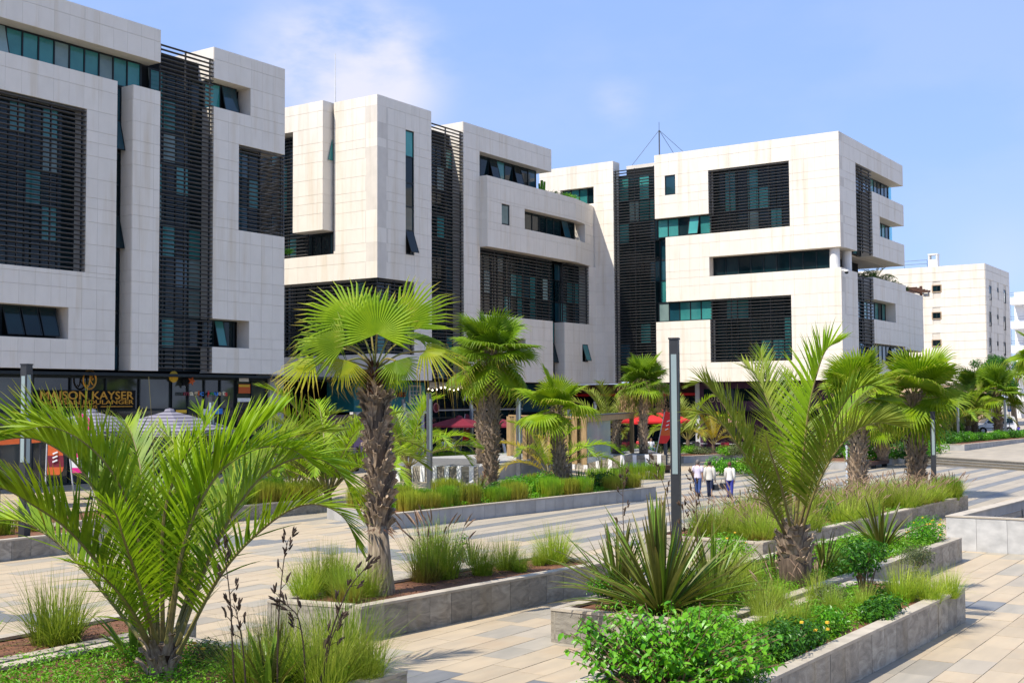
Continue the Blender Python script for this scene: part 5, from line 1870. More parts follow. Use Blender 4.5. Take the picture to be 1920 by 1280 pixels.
# ------------------------------------------------------------------ palm trunks
def boot_mesh(seed, m='boot'):
    rg = random.Random(seed)
    k = MB()
    w0, L = .085, .36
    pr = [(0, 0, 1.25), (.10, .015, 1.05), (.22, .05, .82), (.31, .10, .70), (.37, .155, .62)]
    vs = []
    sk = rg.uniform(-.05, .05)
    for z, x, w in pr:
        y = sk * (z / L) ** 2
        ww = w0 * w * rg.uniform(.92, 1.08)
        vs += [(x - .012, y - ww, z), (x + .018, y - ww * .35, z + .004), (x + .018, y + ww * .35, z - .004), (x - .012, y + ww, z)]
    # fibrous torn end
    for j in range(4):
        q = vs[16 + j]
        vs[16 + j] = (q[0] + rg.uniform(-.01, .02), q[1], q[2] + rg.uniform(-.05, .03))
    n = len(pr)
    fs = [(i * 4 + j, i * 4 + j + 1, (i + 1) * 4 + j + 1, (i + 1) * 4 + j) for i in range(n - 1) for j in range(3)]
    b = len(vs)
    vs += [(x - .035, y * .9, z) for x, y, z in vs[:b]]
    fs += [(b + i * 4 + j, b + (i + 1) * 4 + j, b + (i + 1) * 4 + j + 1, b + i * 4 + j + 1) for i in range(n - 1) for j in range(3)]
    for j in (0, 3):
        fs += [(i * 4 + j, (i + 1) * 4 + j, b + (i + 1) * 4 + j, b + i * 4 + j) if j == 0 else (i * 4 + j, b + i * 4 + j, b + (i + 1) * 4 + j, (i + 1) * 4 + j) for i in range(n - 1)]
    e = (n - 1) * 4
    fs += [(e + j, e + j + 1, b + e + j + 1, b + e + j) for j in range(3)]
    k.add(vs, fs)
    return k


BOOTS = [boot_mesh(i) for i in range(4)]
BOOTM = [b.mesh('leaf_base', 'boot') for b in BOOTS]
for b in BOOTS:
    b.w = [(x * .8, y * 1.5, z) for x, y, z in b.v]
BOOTW = [MB().add(b.w, b.f).mesh('leaf_base', 'boot') for b in BOOTS]
FANS = {}
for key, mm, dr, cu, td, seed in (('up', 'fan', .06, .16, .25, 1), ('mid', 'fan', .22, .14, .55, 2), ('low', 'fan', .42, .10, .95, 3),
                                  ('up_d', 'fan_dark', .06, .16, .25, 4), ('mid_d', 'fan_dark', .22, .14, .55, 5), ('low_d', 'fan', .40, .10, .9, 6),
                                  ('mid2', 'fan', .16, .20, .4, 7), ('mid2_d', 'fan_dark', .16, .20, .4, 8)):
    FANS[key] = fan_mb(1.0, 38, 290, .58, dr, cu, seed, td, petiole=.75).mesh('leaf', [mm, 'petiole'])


def trunk_axis(p, top, seed, bow=.05):
    rg = random.Random(seed)
    d = top - p
    o = Vector((rg.uniform(-1, 1), rg.uniform(-1, 1), 0)) * bow * d.length
    return [p, p.lerp(top, .3) + o * .6, p.lerp(top, .65) + o * .7, top]


def fan_palm(label, base, crown, R=1.0, n=28, r=.2, seed=1, dark=False, skirt=False, hero=False, group=None, emin=-40, rows=None, thin=1.0):
    """base: ground point, crown: point where the leaves start"""
    rg = random.Random(seed)
    t = thing('fan_palm', label, 'palm tree', base)
    if group:
        t['group'] = group
    top = crown - base
    P = smooth_path(trunk_axis(Vector((0, 0, 0)), top, seed, .03), 6)
    k = len(P)
    MB().tube(P, [r * (1.0 + .25 * max(0, 1 - i / (k * .25)) - .22 * i / k) for i in range(k)], 12).build('trunk', 'bark', t, org=(0, 0, 0), smooth=True)
    H = top.length
    bs = MB()
    nb = rows or int(H / .16)
    for i in range(nb * 6):
        q = (i + .5) / (nb * 6)
        ip = q * (k - 1); i0 = min(k - 2, int(ip))
        c = P[i0].lerp(P[i0 + 1], ip - i0)
        az = i * 2.39996
        rad = r * (1.0 - .22 * q) - .01
        M_ = Matrix.Rotation(az, 3, 'Z') @ Matrix.Rotation(rg.uniform(-.1, .12), 3, 'Y') @ Matrix.Rotation(rg.uniform(-.3, .3), 3, 'X')
        loc = c + Vector((cos(az), sin(az), 0)) * rad
        s = rg.uniform(.75, 1.1) * r / .24
        B_ = BOOTS[i % 4]
        bs.add([loc + M_ @ (Vector(v) * s) for v in B_.v], B_.f)
    tag(bs.build('leaf_bases', 'boot', t, org=(0, 0, 0)), kind='stuff')
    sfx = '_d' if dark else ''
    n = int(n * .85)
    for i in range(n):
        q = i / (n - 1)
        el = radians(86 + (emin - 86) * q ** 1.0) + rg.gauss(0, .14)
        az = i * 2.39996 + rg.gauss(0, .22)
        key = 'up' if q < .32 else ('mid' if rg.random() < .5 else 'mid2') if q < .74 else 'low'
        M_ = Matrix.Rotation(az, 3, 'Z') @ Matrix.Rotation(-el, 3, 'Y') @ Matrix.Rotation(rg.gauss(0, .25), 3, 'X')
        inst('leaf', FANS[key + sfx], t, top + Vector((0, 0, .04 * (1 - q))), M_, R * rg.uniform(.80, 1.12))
    if skirt:
        for i in range(9):
            az = i * 2 * pi / 9 + .3
            m = MB()
            for j in range(170):
                u = rg.random()
                q0 = Vector((cos(az) * (.95 + .1 * u) + rg.gauss(0, .13), sin(az) * (.95 + .1 * u) + rg.gauss(0, .13), .10 - 1.35 * u))
                m.blade(q0 * R, Vector((rg.gauss(0, .5), rg.gauss(0, .5), -1)), .3, .03, .1, 2)
            m.tube([(0, 0, 0), Vector((cos(az) * .55, sin(az) * .55, .3)) * R, Vector((cos(az) * .95, sin(az) * .95, .1)) * R], .02, 4)
            o = m.build('flower_skirt', 'skirt', t, org=(0, 0, 0)); o.location = top
    return t


def at_level(px, py, z):
    p = G(px, py, z)
    return p


# ------------------------------------------------------------------ the thick fan palm in the left foreground
base = G(712, 1113, .60)
dW = hypot(base.x, base.y)
crown = GD(703, 688, dW)
t = thing('fan_palm', 'tall fan palm with a thick criss-cross trunk in the left foreground planter', 'palm tree', base, world=True)
MB().tube([base + Vector((0, 0, -.1)), base + Vector((0, 0, .12)), base + Vector((0, 0, .6)), GD(708, 985, dW)], [.35, .31, .24, .205], 20).build('trunk_foot', 'bark_grey', t, smooth=True)
ax = smooth_path([GD(708, 1000, dW), GD(712, 900, dW), GD(706, 790, dW), GD(703, 720, dW), crown], 6)
k = len(ax)
MB().tube(ax, [(.20 if i < k * .62 else .20 - .11 * (i - k * .62) / (k * .38)) for i in range(k)], 14).build('trunk', 'bark', t, smooth=True)
rg = random.Random(21)
zt_, zb_ = GD(703, 735, dW).z, GD(708, 992, dW).z
for i in range(126):
    q = (i + .5) / 126
    z = zb_ + (zt_ - zb_) * q
    # centre of the trunk at this height
    c = min(ax, key=lambda p: abs(p.z - z))
    az = i * 2.39996
    M_ = Matrix.Rotation(az, 3, 'Z') @ Matrix.Rotation(rg.uniform(-.06, .07) + (.25 if q > .9 else 0), 3, 'Y') @ Matrix.Rotation((-1, 1)[i % 2] * rg.uniform(.42, .72), 3, 'X')
    inst('leaf_base', BOOTW[i % 4], t, Vector((c.x, c.y, z - .08)) + Vector((cos(az), sin(az), 0)) * .168 - base, M_, rg.uniform(.76, .98))
m = MB()
for i in range(170):
    z = rg.uniform(GD(703, 745, dW).z, crown.z + .05); az = rg.random() * 6.28
    rr_ = .20 - .10 * (z - zt_) / max(.1, crown.z - zt_) if z > zt_ else .24
    m.blade((crown.x + rr_ * cos(az), crown.y + rr_ * sin(az), z), (cos(az) * .8, sin(az) * .8, rg.uniform(.2, 1.3)), rg.uniform(.12, .3), .045, .4, 3)
for i in range(60):
    az = rg.random() * 6.28; z = zb_ - .05 + rg.random() * .1
    m.blade((base.x + .29 * cos(az), base.y + .29 * sin(az), z), (cos(az), sin(az), rg.uniform(-.6, .4)), rg.uniform(.08, .2), .03, .5, 3)
tag(m.build('trunk_fibre', 'bark_red', t), kind='stuff')
RT, UPV, FW = _r.copy(), Vector((0, 0, 1)), Vector((_f.x, _f.y, 0)).normalized()
HERO = [  # hub px, hub py, axis right, up, away, normal right, up, toward camera, radius, material, span, split, droop, tip droop, distance offset
    (707, 626, .03, 1, .10, 0, .15, 1, 1.10, 'fan', 235, .60, .04, .2, -.25), (668, 606, -.74, .66, .15, .2, .5, .8, 1.42, 'fan', 140, .46, .06, .5, .2),
    (746, 612, .80, .66, .1, -.2, .5, .8, 1.52, 'fan', 110, .48, .05, .4, .15), (648, 644, -1, .16, -.1, .0, .6, .8, 1.42, 'fan', 150, .42, .12, .8, -.2),
    (590, 682, -.95, -.10, -.2, -.25, .85, .5, 1.30, 'fan_old', 180, .34, .26, 1.5, -.1), (797, 658, .95, -.02, -.15, .25, .9, .45, 1.34, 'fan_old', 190, .32, .28, 1.6, -.15),
    (742, 676, .55, -.80, -.3, .5, .35, .8, .80, 'fan', 170, .45, .15, .9, -.45), (652, 676, -.5, -.82, -.3, -.5, .4, .8, .85, 'fan_old', 170, .42, .2, 1.1, -.4),
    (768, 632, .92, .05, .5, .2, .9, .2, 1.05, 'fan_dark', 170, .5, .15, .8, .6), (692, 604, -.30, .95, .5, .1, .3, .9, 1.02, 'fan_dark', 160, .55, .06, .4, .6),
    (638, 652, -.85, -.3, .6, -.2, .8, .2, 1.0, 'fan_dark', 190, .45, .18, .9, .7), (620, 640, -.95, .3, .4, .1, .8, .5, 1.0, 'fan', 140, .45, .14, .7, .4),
    (690, 692, -.3, -.9, .4, -.4, .2, -.6, .80, 'fan_old', 180, .4, .2, 1.1, .4), (727, 692, .35, -.9, .5, .4, .2, -.6, .80, 'fan', 180, .42, .2, 1.0, .45)]
for hi_, (hx, hy, ar, au, aw, nr, nu, nc, R_, key, sp_, spl_, dr_, td_, do) in enumerate(HERO):
    h_ = GD(hx, hy, dW + do)
    X = (RT * ar + UPV * au + FW * aw).normalized()
    Z = RT * nr + UPV * nu - FW * nc
    Z = (Z - X * Z.dot(X)).normalized()
    Y = Z.cross(X)
    M_ = Matrix((X, Y, Z)).transposed()
    lm_ = fan_mb(1.0, max(18, int(sp_ / 6.2)), sp_, spl_, dr_, .13, 60 + hi_, td_).mesh('leaf', [key, 'petiole'])
    inst('leaf', lm_, t, h_ - base, M_, R_ * .94)
    mid = crown.lerp(h_, .5) + Vector((0, 0, .10))
    MB().tube(smooth_path([crown + Vector((0, 0, -.05)), mid, h_], 5), .02, 5).build('petiole', 'petiole', t)

# ------------------------------------------------------------------ the other fan palms
base2 = G(905, 868, .87)
fan_palm('rear fan palm of the close pair right of the black cafe parasol', base2, GD(897, 690, hypot(base2.x, base2.y)), 1.35, 22, .30, 41, True, emin=-45)
b = G(918, 917, .5)
fan_palm('front fan palm of the close pair with torn brown bark at its foot', b, GD(922, 668, hypot(b.x, b.y)), 1.42, 32, .27, 42, True, emin=-42)
MB().tube([Vector((0, 0, -.05)), Vector((0, 0, .8))], [.30, .27], 12).build('torn_bark', 'bark_red', bpy.data.objects[[o.name for o in COL.objects if o.name.startswith('fan_palm')][-1]], org=(0, 0, 0))
b = G(1056, 922, .5)
fan_palm('small leaning fan palm in front of the stair pavilion', b, GD(1044, 772, hypot(b.x, b.y)), 1.25, 16, .26, 43, emin=-30)
b = G(1207, 850, .87)
fan_palm('fan palm hung with tan dry flower skirts under the glass bay', b, GD(1206, 722, hypot(b.x, b.y)), 1.45, 30, .26, 44, True, skirt=True, emin=-35)
b = G(1608, 925, .5)
fan_palm('fan palm with a bare criss-cross trunk right of the right feather palm', b, GD(1612, 748, hypot(b.x, b.y)), 1.35, 24, .30, 45, emin=-35)
b = G(1719, 912, .5)
fan_palm('fan palm behind the lamp post at the right end of the plume grass', b, GD(1713, 748, hypot(b.x, b.y)), 1.62, 26, .33, 46, emin=-38)
b = GD(1873, 806, 126); b.z = tz(b.x, b.y)
fan_palm('distant fan palm standing in front of the white van', b, GD(1868, 738, 126), 1.9, 22, .33, 47, True, emin=-30)
b = GD(1826, 806, 128); b.z = tz(b.x, b.y)
fan_palm('distant slender fan palm left of the white van', b, GD(1826, 738, 128), 1.7, 18, .28, 48, True, emin=-25)
b = GD(1962, 900, 52); b.z = 0
fan_palm('fan palm cut off by the right edge of the picture', b, GD(1960, 668, 52), 0.92, 26, .28, 49, emin=-50)
b = G(1655, 862, .5)
fan_palm('short fan palm trunk behind the wooden bench', b, GD(1652, 800, hypot(b.x, b.y)), 1.5, 16, .32, 50, True, emin=-30)


# ------------------------------------------------------------------ feather palms
def hero_feather(label, basep, trunk_pts, trunk_r, fr, spear=None, seed=1):
    t = thing('feather_palm', label, 'palm tree', basep, world=True)
    P = smooth_path(trunk_pts, 5)
    k = len(P)
    MB().tube(P, [trunk_r(i / (k - 1)) for i in range(k)], 16).build('trunk', 'bark', t, smooth=True)
    for i, (path, mm, L, n, vee, face, w) in enumerate(fr):
        pts = [GD(x, y, d) for x, y, d in path]
        frond_mb(pts, L * 1.22, int(n * 1.2), vee, 58, 24, w * 1.12, .026, seed=seed + i, face=face, bend=.35).build('frond', [mm, 'rachis'], t)
    if spear:
        pts = [GD(x, y, d) for x, y, d in spear]
        MB().tube(smooth_path(pts, 4), [.035, .033, .03, .026, .022, .018, .014, .01, .004][:len(smooth_path(pts, 4))] + [.004] * max(0, len(smooth_path(pts, 4)) - 9), 6).build('spear_leaf', 'rachis', t)
    return t


D1 = 18.3
b1 = G(302, 1268, .60)
TOC = -FW + UPV * .55
tp = [b1, GD(301, 1250, D1), GD(301, 1225, D1), GD(302, 1205, D1)]
F1_ = [
    ([(282, 1215, 18.2), (208, 1090, 18.0), (133, 998, 17.8), (60, 945, 17.6), (0, 913, 17.5), (-70, 900, 17.4)], 'frond', .72, 60, 42, None, .040),
    ([(288, 1205, 18.3), (243, 1054, 18.2), (205, 975, 18.2), (166, 900, 18.2), (125, 853, 18.2), (62, 822, 18.2), (-10, 828, 18.2), (-60, 855, 18.2)], 'frond', .86, 64, 50, None, .044),
    ([(297, 1200, 18.4), (285, 1063, 18.7), (272, 950, 19.2), (262, 870, 19.7), (247, 815, 20.1), (235, 790, 20.5)], 'frond', .62, 56, 30, None, .038),
    ([(318, 1200, 18.2), (335, 1078, 18.0), (356, 974, 17.8), (390, 895, 17.7), (432, 848, 17.6), (478, 806, 17.6), (525, 770, 17.6)], 'frond_bright', .74, 62, 45, None, .040),
    ([(332, 1210, 18.2), (400, 1030, 18.0), (470, 915, 17.9), (530, 868, 17.8), (590, 858, 17.7), (640, 890, 17.7), (668, 955, 17.7)], 'frond', .62, 60, 30, None, .038),
    ([(322, 1205, 18.5), (385, 1020, 19.0), (430, 930, 19.5), (490, 860, 20.0), (560, 815, 20.4), (630, 810, 20.6)], 'frond', .70, 56, 35, None, .038),
    ([(296, 1200, 18.6), (262, 1060, 19.3), (225, 960, 20.0), (190, 885, 20.6), (150, 850, 21.0)], 'frond', .72, 52, 35, None, .038),
    ([(305, 1200, 18.1), (305, 1000, 17.8), (325, 900, 17.7), (358, 838, 17.6), (385, 800, 17.6), (375, 770, 17.7)], 'frond_bright', .50, 52, 25, None, .034),
    ([(286, 1215, 18.1), (238, 1130, 17.6), (180, 1070, 17.2), (120, 1050, 16.9)], 'frond', .40, 34, 15, None, .034),
    ([(310, 1205, 18.7), (330, 1050, 19.5), (345, 930, 20.4), (330, 840, 21.2), (300, 800, 21.6)], 'frond', .66, 50, 30, None, .038),
    ([(326, 1210, 18.4), (372, 1085, 18.9), (420, 985, 19.5), (455, 915, 19.9), (475, 880, 20.1)], 'frond', .55, 46, 30, None, .036),
    ([(284, 1225, 18.4), (190, 1105, 18.8), (105, 1015, 19.2), (30, 975, 19.5), (-50, 985, 19.7)], 'frond', .62, 52, 35, None, .036),
    ([(334, 1225, 18.0), (415, 1075, 17.6), (500, 985, 17.3), (575, 945, 17.1), (640, 965, 17.0), (675, 1030, 17.0)], 'frond', .52, 56, 25, None, .036),
    ([(312, 1205, 18.0), (345, 1020, 17.8), (400, 900, 17.7), (470, 845, 17.6), (540, 840, 17.6), (600, 880, 17.6)], 'frond_bright', .60, 58, 35, None, .036),
    ([(290, 1210, 18.2), (262, 1020, 18.0), (222, 905, 17.9), (165, 835, 17.8), (95, 800, 17.8), (25, 812, 17.8)], 'frond', .62, 56, 42, None, .036),
    ([(295, 1205, 18.0), (262, 1100, 17.4), (232, 1010, 16.9), (215, 960, 16.6), (180, 930, 16.4)], 'frond_bright', .42, 44, 25, None, .032),
]
ph1 = hero_feather('big feather palm with arching fronds filling the left foreground', b1, tp, lambda q: .20 - .03 * q, F1_,
                   [(296, 1190, 18.3), (292, 1000, 18.5), (287, 835, 18.6), (279, 706, 18.7)], seed=60)
rg = random.Random(5)
for i in range(16):
    az = i * 2.4
    q = i / 16
    M_ = Matrix.Rotation(az, 3, 'Z') @ Matrix.Rotation(rg.uniform(-.05, .15), 3, 'Y') @ Matrix.Rotation(rg.uniform(-.25, .25), 3, 'X')
    inst('leaf_base', BOOTM[i % 4], ph1, Vector((cos(az) * .16, sin(az) * .16, -.1 + q * .45)), M_, rg.uniform(.75, 1.0))

D2 = 26.0
b2 = G(1491, 1101, .58)
tp = [b2, GD(1490, 1075, D2), GD(1487, 1030, D2), GD(1488, 990, D2)]
F2_ = [
    ([(1474, 990, 26), (1445, 905, 25.9), (1405, 840, 25.8), (1365, 772, 25.7), (1340, 738, 25.7), (1318, 716, 25.6), (1300, 722, 25.6)], 'frond_grey', .62, 62, 38, None, .036),
    ([(1476, 995, 26), (1432, 905, 25.6), (1384, 835, 25.2), (1345, 785, 25.0), (1312, 775, 24.8), (1296, 795, 24.7)], 'frond_grey', .55, 58, 25, None, .034),
    ([(1484, 985, 26.2), (1478, 860, 26.8), (1448, 775, 27.3), (1420, 710, 27.7), (1395, 680, 28)], 'frond_grey', .66, 56, 30, None, .036),
    ([(1492, 985, 26), (1506, 860, 25.9), (1516, 770, 25.9), (1532, 700, 25.9), (1550, 655, 25.9), (1575, 640, 26)], 'frond_bright', .74, 62, 55, None, .038),
    ([(1498, 990, 26), (1529, 880, 25.7), (1560, 800, 25.5), (1595, 740, 25.4), (1630, 722, 25.3), (1662, 735, 25.2)], 'frond', .62, 60, 40, None, .036),
    ([(1502, 1000, 26), (1530, 915, 25.6), (1565, 850, 25.3), (1602, 810, 25.1), (1645, 792, 25.0), (1690, 800, 25.0)], 'frond_grey', .66, 60, 42, None, .036),
    ([(1482, 985, 25.8), (1462, 900, 25.0), (1445, 850, 24.4), (1437, 822, 23.8), (1436, 808, 23.2)], 'frond_grey', .30, 40, 5, None, .028),
    ([(1486, 985, 26.2), (1468, 860, 26.9), (1445, 750, 27.6), (1432, 690, 28.2), (1426, 655, 28.6)], 'frond', .60, 52, 35, None, .036),
    ([(1496, 985, 26.3), (1545, 850, 27.2), (1590, 770, 27.9), (1630, 730, 28.4), (1665, 720, 28.8)], 'frond', .62, 54, 30, None, .036),
    ([(1490, 985, 26.3), (1500, 850, 27.0), (1490, 760, 27.8), (1470, 700, 28.5)], 'frond', .6, 50, 30, None, .036),
    ([(1472, 1000, 25.9), (1440, 940, 25.5), (1418, 890, 25.2), (1395, 860, 25.0)], 'frond_grey', .36, 36, 15, None, .030),
]
ph2 = hero_feather('feather palm with a swollen grey scaly base in the right foreground', b2, tp, lambda q: .20 + .15 * sin(pi * min(1, q * 1.05)) ** 1 - .04 * q, F2_, seed=90)
for i in range(46):
    az = i * 2.4
    q = i / 46
    rad = .20 + .13 * sin(pi * min(1, q * 1.05)) - .04 * q
    M_ = Matrix.Rotation(az, 3, 'Z') @ Matrix.Rotation(rg.uniform(-.12, .05) - .1 * q, 3, 'Y')
    inst('leaf_base', BOOTM[i % 4], ph2, (tp[0].lerp(tp[3], .08 + q * .84)) - b2 + Vector((cos(az) * rad, sin(az) * rad, -.1)), M_, (1.0, 1.7, 1.15))

FEATH = {}
for kk, mm, sd, L in (('a', 'frond', 1, .5), ('b', 'frond_grey', 2, .46), ('y', 'frond_yellow', 3, .4), ('c', 'frond_bright', 4, .5)):
    FEATH[kk] = [frond_mb([(0, 0, 0), (.35, 0, .75), (1.0, 0, 1.45), (1.75, 0, 1.75), (2.4, 0, 1.6)], L, 44, 32, 60, 25, .04, .02, seed=sd).mesh('frond', [mm, 'rachis']),
                 frond_mb([(0, 0, 0), (.2, 0, .9), (.55, 0, 1.7), (1.0, 0, 2.2), (1.5, 0, 2.4)], L, 44, 32, 60, 25, .04, .02, seed=sd + 9).mesh('frond', [mm, 'rachis'])]


def feather_palm(label, base, scale, n, kinds, seed, trunk=.4, tr=.18, group=None):
    rg = random.Random(seed)
    t = thing('feather_palm', label, 'palm tree', base)
    MB().tube([(0, 0, -.05), (0, 0, trunk * .5), (0, 0, trunk + .1)], [tr, tr * 1.1, tr * .7], 10).build('trunk', 'bark', t, org=(0, 0, 0))
    for i in range(n):
        az = i * 2.39996 + rg.gauss(0, .15)
        q = i / n
        inst('frond', FEATH[kinds[i % len(kinds)]][0 if q > .35 else 1], t, (.05 * cos(az), .05 * sin(az), trunk), Matrix.Rotation(az, 3, 'Z') @ Matrix.Rotation(q * .55 + rg.gauss(0, .08), 3, 'Y'), scale * rg.uniform(.85, 1.1))
    return t


p = GD(615, 905, 52); p.z = 0
feather_palm('bushy feather palm left of the thick trunk in front of the childrens shop', p, 1.75, 20, 'aabc', 71, trunk=.6)
p = GD(766, 880, 66); p.z = 0
feather_palm('small feather palm right of the thick trunk by the childrens shop door', p, 1.55, 14, 'aac', 72, trunk=1.0)
p = GD(1030, 905, 62); p.z = .4
feather_palm('yellowish feather palm leaning beside the small fan palm', p, 1.25, 11, 'yac', 73, trunk=.3)
p = G(1338, 850, .4)
feather_palm('small yellow feather palm in front of the purple shop', p, 1.15, 9, 'yyyy', 74, trunk=.7, tr=.15)
p = G(1290, 845, .3)
feather_palm('pale green feather palm right of the tall dark lamp post', p, 1.55, 13, 'bbc', 75, trunk=.9)
p = GD(1145, 850, 88); p.z = .87
feather_palm('grey green feather palm behind the glass screen', p, 1.7, 16, 'bb', 76, trunk=1.2)
p = GD(1815, 806, 124); p.z = tz(p.x, p.y)
feather_palm('dark feather palm on the terrace left of the white van', p, 1.8, 18, 'ab', 77, trunk=1.0, tr=.3)
p = GD(1775, 812, 118); p.z = tz(p.x, p.y)
feather_palm('feather palm behind the terrace lamp post', p, 1.5, 14, 'ab', 78, trunk=.8, tr=.25)
p = GD(548, 905, 55); p.z = 0
feather_palm('feather palm behind the right fronds of the big feather palm', p, 1.5, 15, 'aab', 79, trunk=.5)

# ------------------------------------------------------------------ flax
flax_plant('large bronze flax clump beneath the tall dark lamp post', G(1240, 1150, .57), 2.25, 120, 1.28, 5, wid=.105, stalks=0, bend=.30)
flax_plant('second bronze flax clump spreading left of the tall dark lamp post', G(1160, 1122, .57), 1.7, 60, 1.2, 16, wid=.085, bend=.34)
flax_plant('bronze flax clump leaning right of the tall dark lamp post', G(1335, 1120, .57), 1.6, 50, 1.2, 17, wid=.085, bend=.34)
flax_plant('green flax right of the scaly palm base under the glossy shrub', G(1545, 1075, .57), 1.1, 34, 1.1, 18, wid=.06, bend=.3)
fl = flax_plant('flax fan with stiff upright leaves in front of the plume grass', G(1652, 1032, .56), 1.55, 40, .9, 6, wid=.09)
flax_plant('green flax tuft behind the scaly base of the right feather palm', G(1452, 1085, .56), .95, 22, .9, 7, wid=.05)
flax_plant('flax tuft at the left of the plume grass planter', G(1420, 955, .52), 1.2, 22, .8, 8, wid=.06)
flax_plant('short reddish flax among the tufts right of the thick fan palm', G(884, 1062, .6), .75, 26, .5, 9, wid=.04, bend=.15)
# foreground flax at the bottom left with dark flower stalks
pf = G(505, 1310, .55)
fx = flax_plant('broad leaved flax with dark seed stalks at the bottom left edge', pf, 1.05, 22, .65, 10, kinds=('flax_green', 'flax'), wid=.10)
fx.rotation_euler = (0, 0, 0)
rg = random.Random(8)
for path in ([(520, 1300), (521, 1200), (525, 1120), (533, 1045), (541, 1010)], [(595, 1300), (620, 1190), (650, 1110), (680, 1070), (693, 1055)],
             [(572, 1300), (570, 1220), (560, 1160), (545, 1140), (530, 1130)], [(440, 1300), (436, 1220), (432, 1130), (424, 1060), (420, 1025)], [(462, 1300), (455, 1210), (446, 1160), (438, 1130)], [(600, 1300), (618, 1210), (640, 1150)]):
    pts = [GD(x, y, 16.3) - pf for x, y in path]
    flower_stalk(fx, None, None, 1, rg, 'pod', 8, .10, path=pts)
flax_plant('flax leaves at the foot of the big feather palm', G(250, 1235, .6), 1.0, 16, 1.0, 11, kinds=('flax_green', 'flax'), wid=.085)
flax_plant('orange edged flax leaves entering at the left picture edge', G(-45, 1240, .6), 1.0, 14, .9, 13, wid=.05)
# brown stalks rising behind the bronze flax
fb = flax_plant('dry brown seed stalks rising left of the tall dark lamp post', G(1262, 1120, .57), 1.0, 10, .7, 12, wid=.05)
pf2 = Vector(fb.location); fb.rotation_euler = (0, 0, 0)
for path in ([(1262, 1120), (1258, 1000), (1250, 930), (1235, 885), (1220, 862)], [(1305, 1120), (1308, 1010), (1306, 950), (1302, 910), (1295, 895)], [(1182, 1110), (1170, 1000), (1168, 930), (1170, 880)], [(1288, 1120), (1284, 1000), (1280, 940)]):
    flower_stalk(fb, None, None, 1, rg, 'pod_brown', 8, .09, path=[GD(x, y, 24.2) - pf2 for x, y in path])
for i, (px, py, z, h, lb) in enumerate(((862, 945, .5, .85, 'small dark flax at the front of the clipped grass planter'), (897, 925, .5, 1.1, 'spiky flax left of the torn bark palm foot'),
                                       (1088, 915, .5, 1.2, 'spiky flax right of the small leaning fan palm'), (1128, 893, .2, 1.5, 'spiky flax in front of the white fins'), (1165, 890, .2, 1.2, 'low flax at the left end of the long dark bench'),
                                       (1835, 815, .9, 1.1, 'spiky flax on the raised terrace left of the van'))):
    flax_plant(lb, G(px, py, z), h, 20, .9, 20 + i, wid=.06, nseg=5)

# ------------------------------------------------------------------ grasses
GR = [grass_mb(460, .82, .22, .95, 1.05, .0095, s).mesh('grass_tuft', ['grass' if s % 3 else 'grass_dry', 'plume']) for s in range(1, 5)]
GP = [grass_mb(420, .82, .22, .9, 1.0, .0095, 10 + s, plumes=9).mesh('grass_tuft', ['grass' if s % 2 else 'grass_dry', 'plume']) for s in range(4)]
GPF = [grass_mb(380, .82, .34, .85, .9, .014, 20 + s, plumes=11).mesh('grass_tuft', ['grass' if s else 'grass_dry', 'plume']) for s in range(4)]
rg = random.Random(77)


def tuft(me, p, h, label, group=None, sq=1.0):
    o = inst('grass_tuft', me, None, p, (0, 0, rg.random() * 6.28), (h / .8 * sq, h / .8 * sq, h / .8))
    tag(o, label, 'ornamental grass', group)
    return o


def tufts(lst, z, meshes, label, group, single=None):
    for i, e in enumerate(lst):
        px, py, hp = e[:3]
        p = G(px, py, z)
        h = hp * (p - CAM).length / FPX
        tuft(meshes[i % len(meshes)], p, h, label, group, e[3] if len(e) > 3 else 1.0)


tufts([(105, 1205, 118, 1.2)], .6, GR, 'round tuft of green fountain grass on bare red soil at the left edge', None)
tufts([(572, 1122, 78), (608, 1114, 92), (650, 1128, 84), (690, 1118, 72), (632, 1105, 80)], .6, GR, 'green grass tuft left of the thick palm foot', 'grass left of the thick palm foot')
tufts([(798, 1090, 92), (832, 1084, 98), (815, 1068, 92)], .6, GP, 'plumed grass tuft just right of the thick palm foot', 'grass right of the thick palm foot')
tufts([(904, 1078, 66), (948, 1068, 64)], .6, GR, 'small grass tuft beside the reddish flax', 'grass beside the reddish flax')
tufts([(1040, 1056, 74, 1.1)], .6, GR, 'single grass tuft near the right end of the thick palm planter', None)
tufts([(520, 1262, 120), (575, 1285, 135), (640, 1262, 150), (470, 1290, 120), (610, 1300, 130), (690, 1275, 100)], .6, GR, 'long pale green grass tuft behind the dark seed stalks', 'grass behind the dark seed stalks')
tufts([(1500, 1195, 84, .8), (1440, 1215, 88, .8), (1560, 1160, 62, .8), (1620, 1150, 55, .8)], .6, GR, 'fine green grass tuft inside the long right wall', 'grass inside the long right wall')
tufts([(1428, 1160, 75, .9), (1340, 1140, 82, .9), (1300, 1120, 75, .9), (1385, 1125, 66, .9), (1580, 1075, 50)], .6, GR, 'soft grass tuft between bronze flax and scaly palm', 'grass between the bronze flax and the scaly palm')
tufts([(1462, 1150, 66, .85), (1530, 1132, 60, .85)], .6, GP, 'seeding grass tuft in front of the scaly palm base', 'seeding grass before the scaly palm base')
tufts([(1010, 1060, 40), (975, 1072, 42)], .6, GR, 'very small grass tuft on red soil right of the thick palm', 'very small grass tufts right of the thick palm')
tufts([(1780, 1120, 55), (1745, 1130, 60)], .6, GR, 'low grass tuft at the right corner of the long right wall', 'low grass at the right corner of the long right wall')
tufts([(1690, 1128, 72)], .6, GR, 'grass tuft under the right end of the green leafy shrub', None)
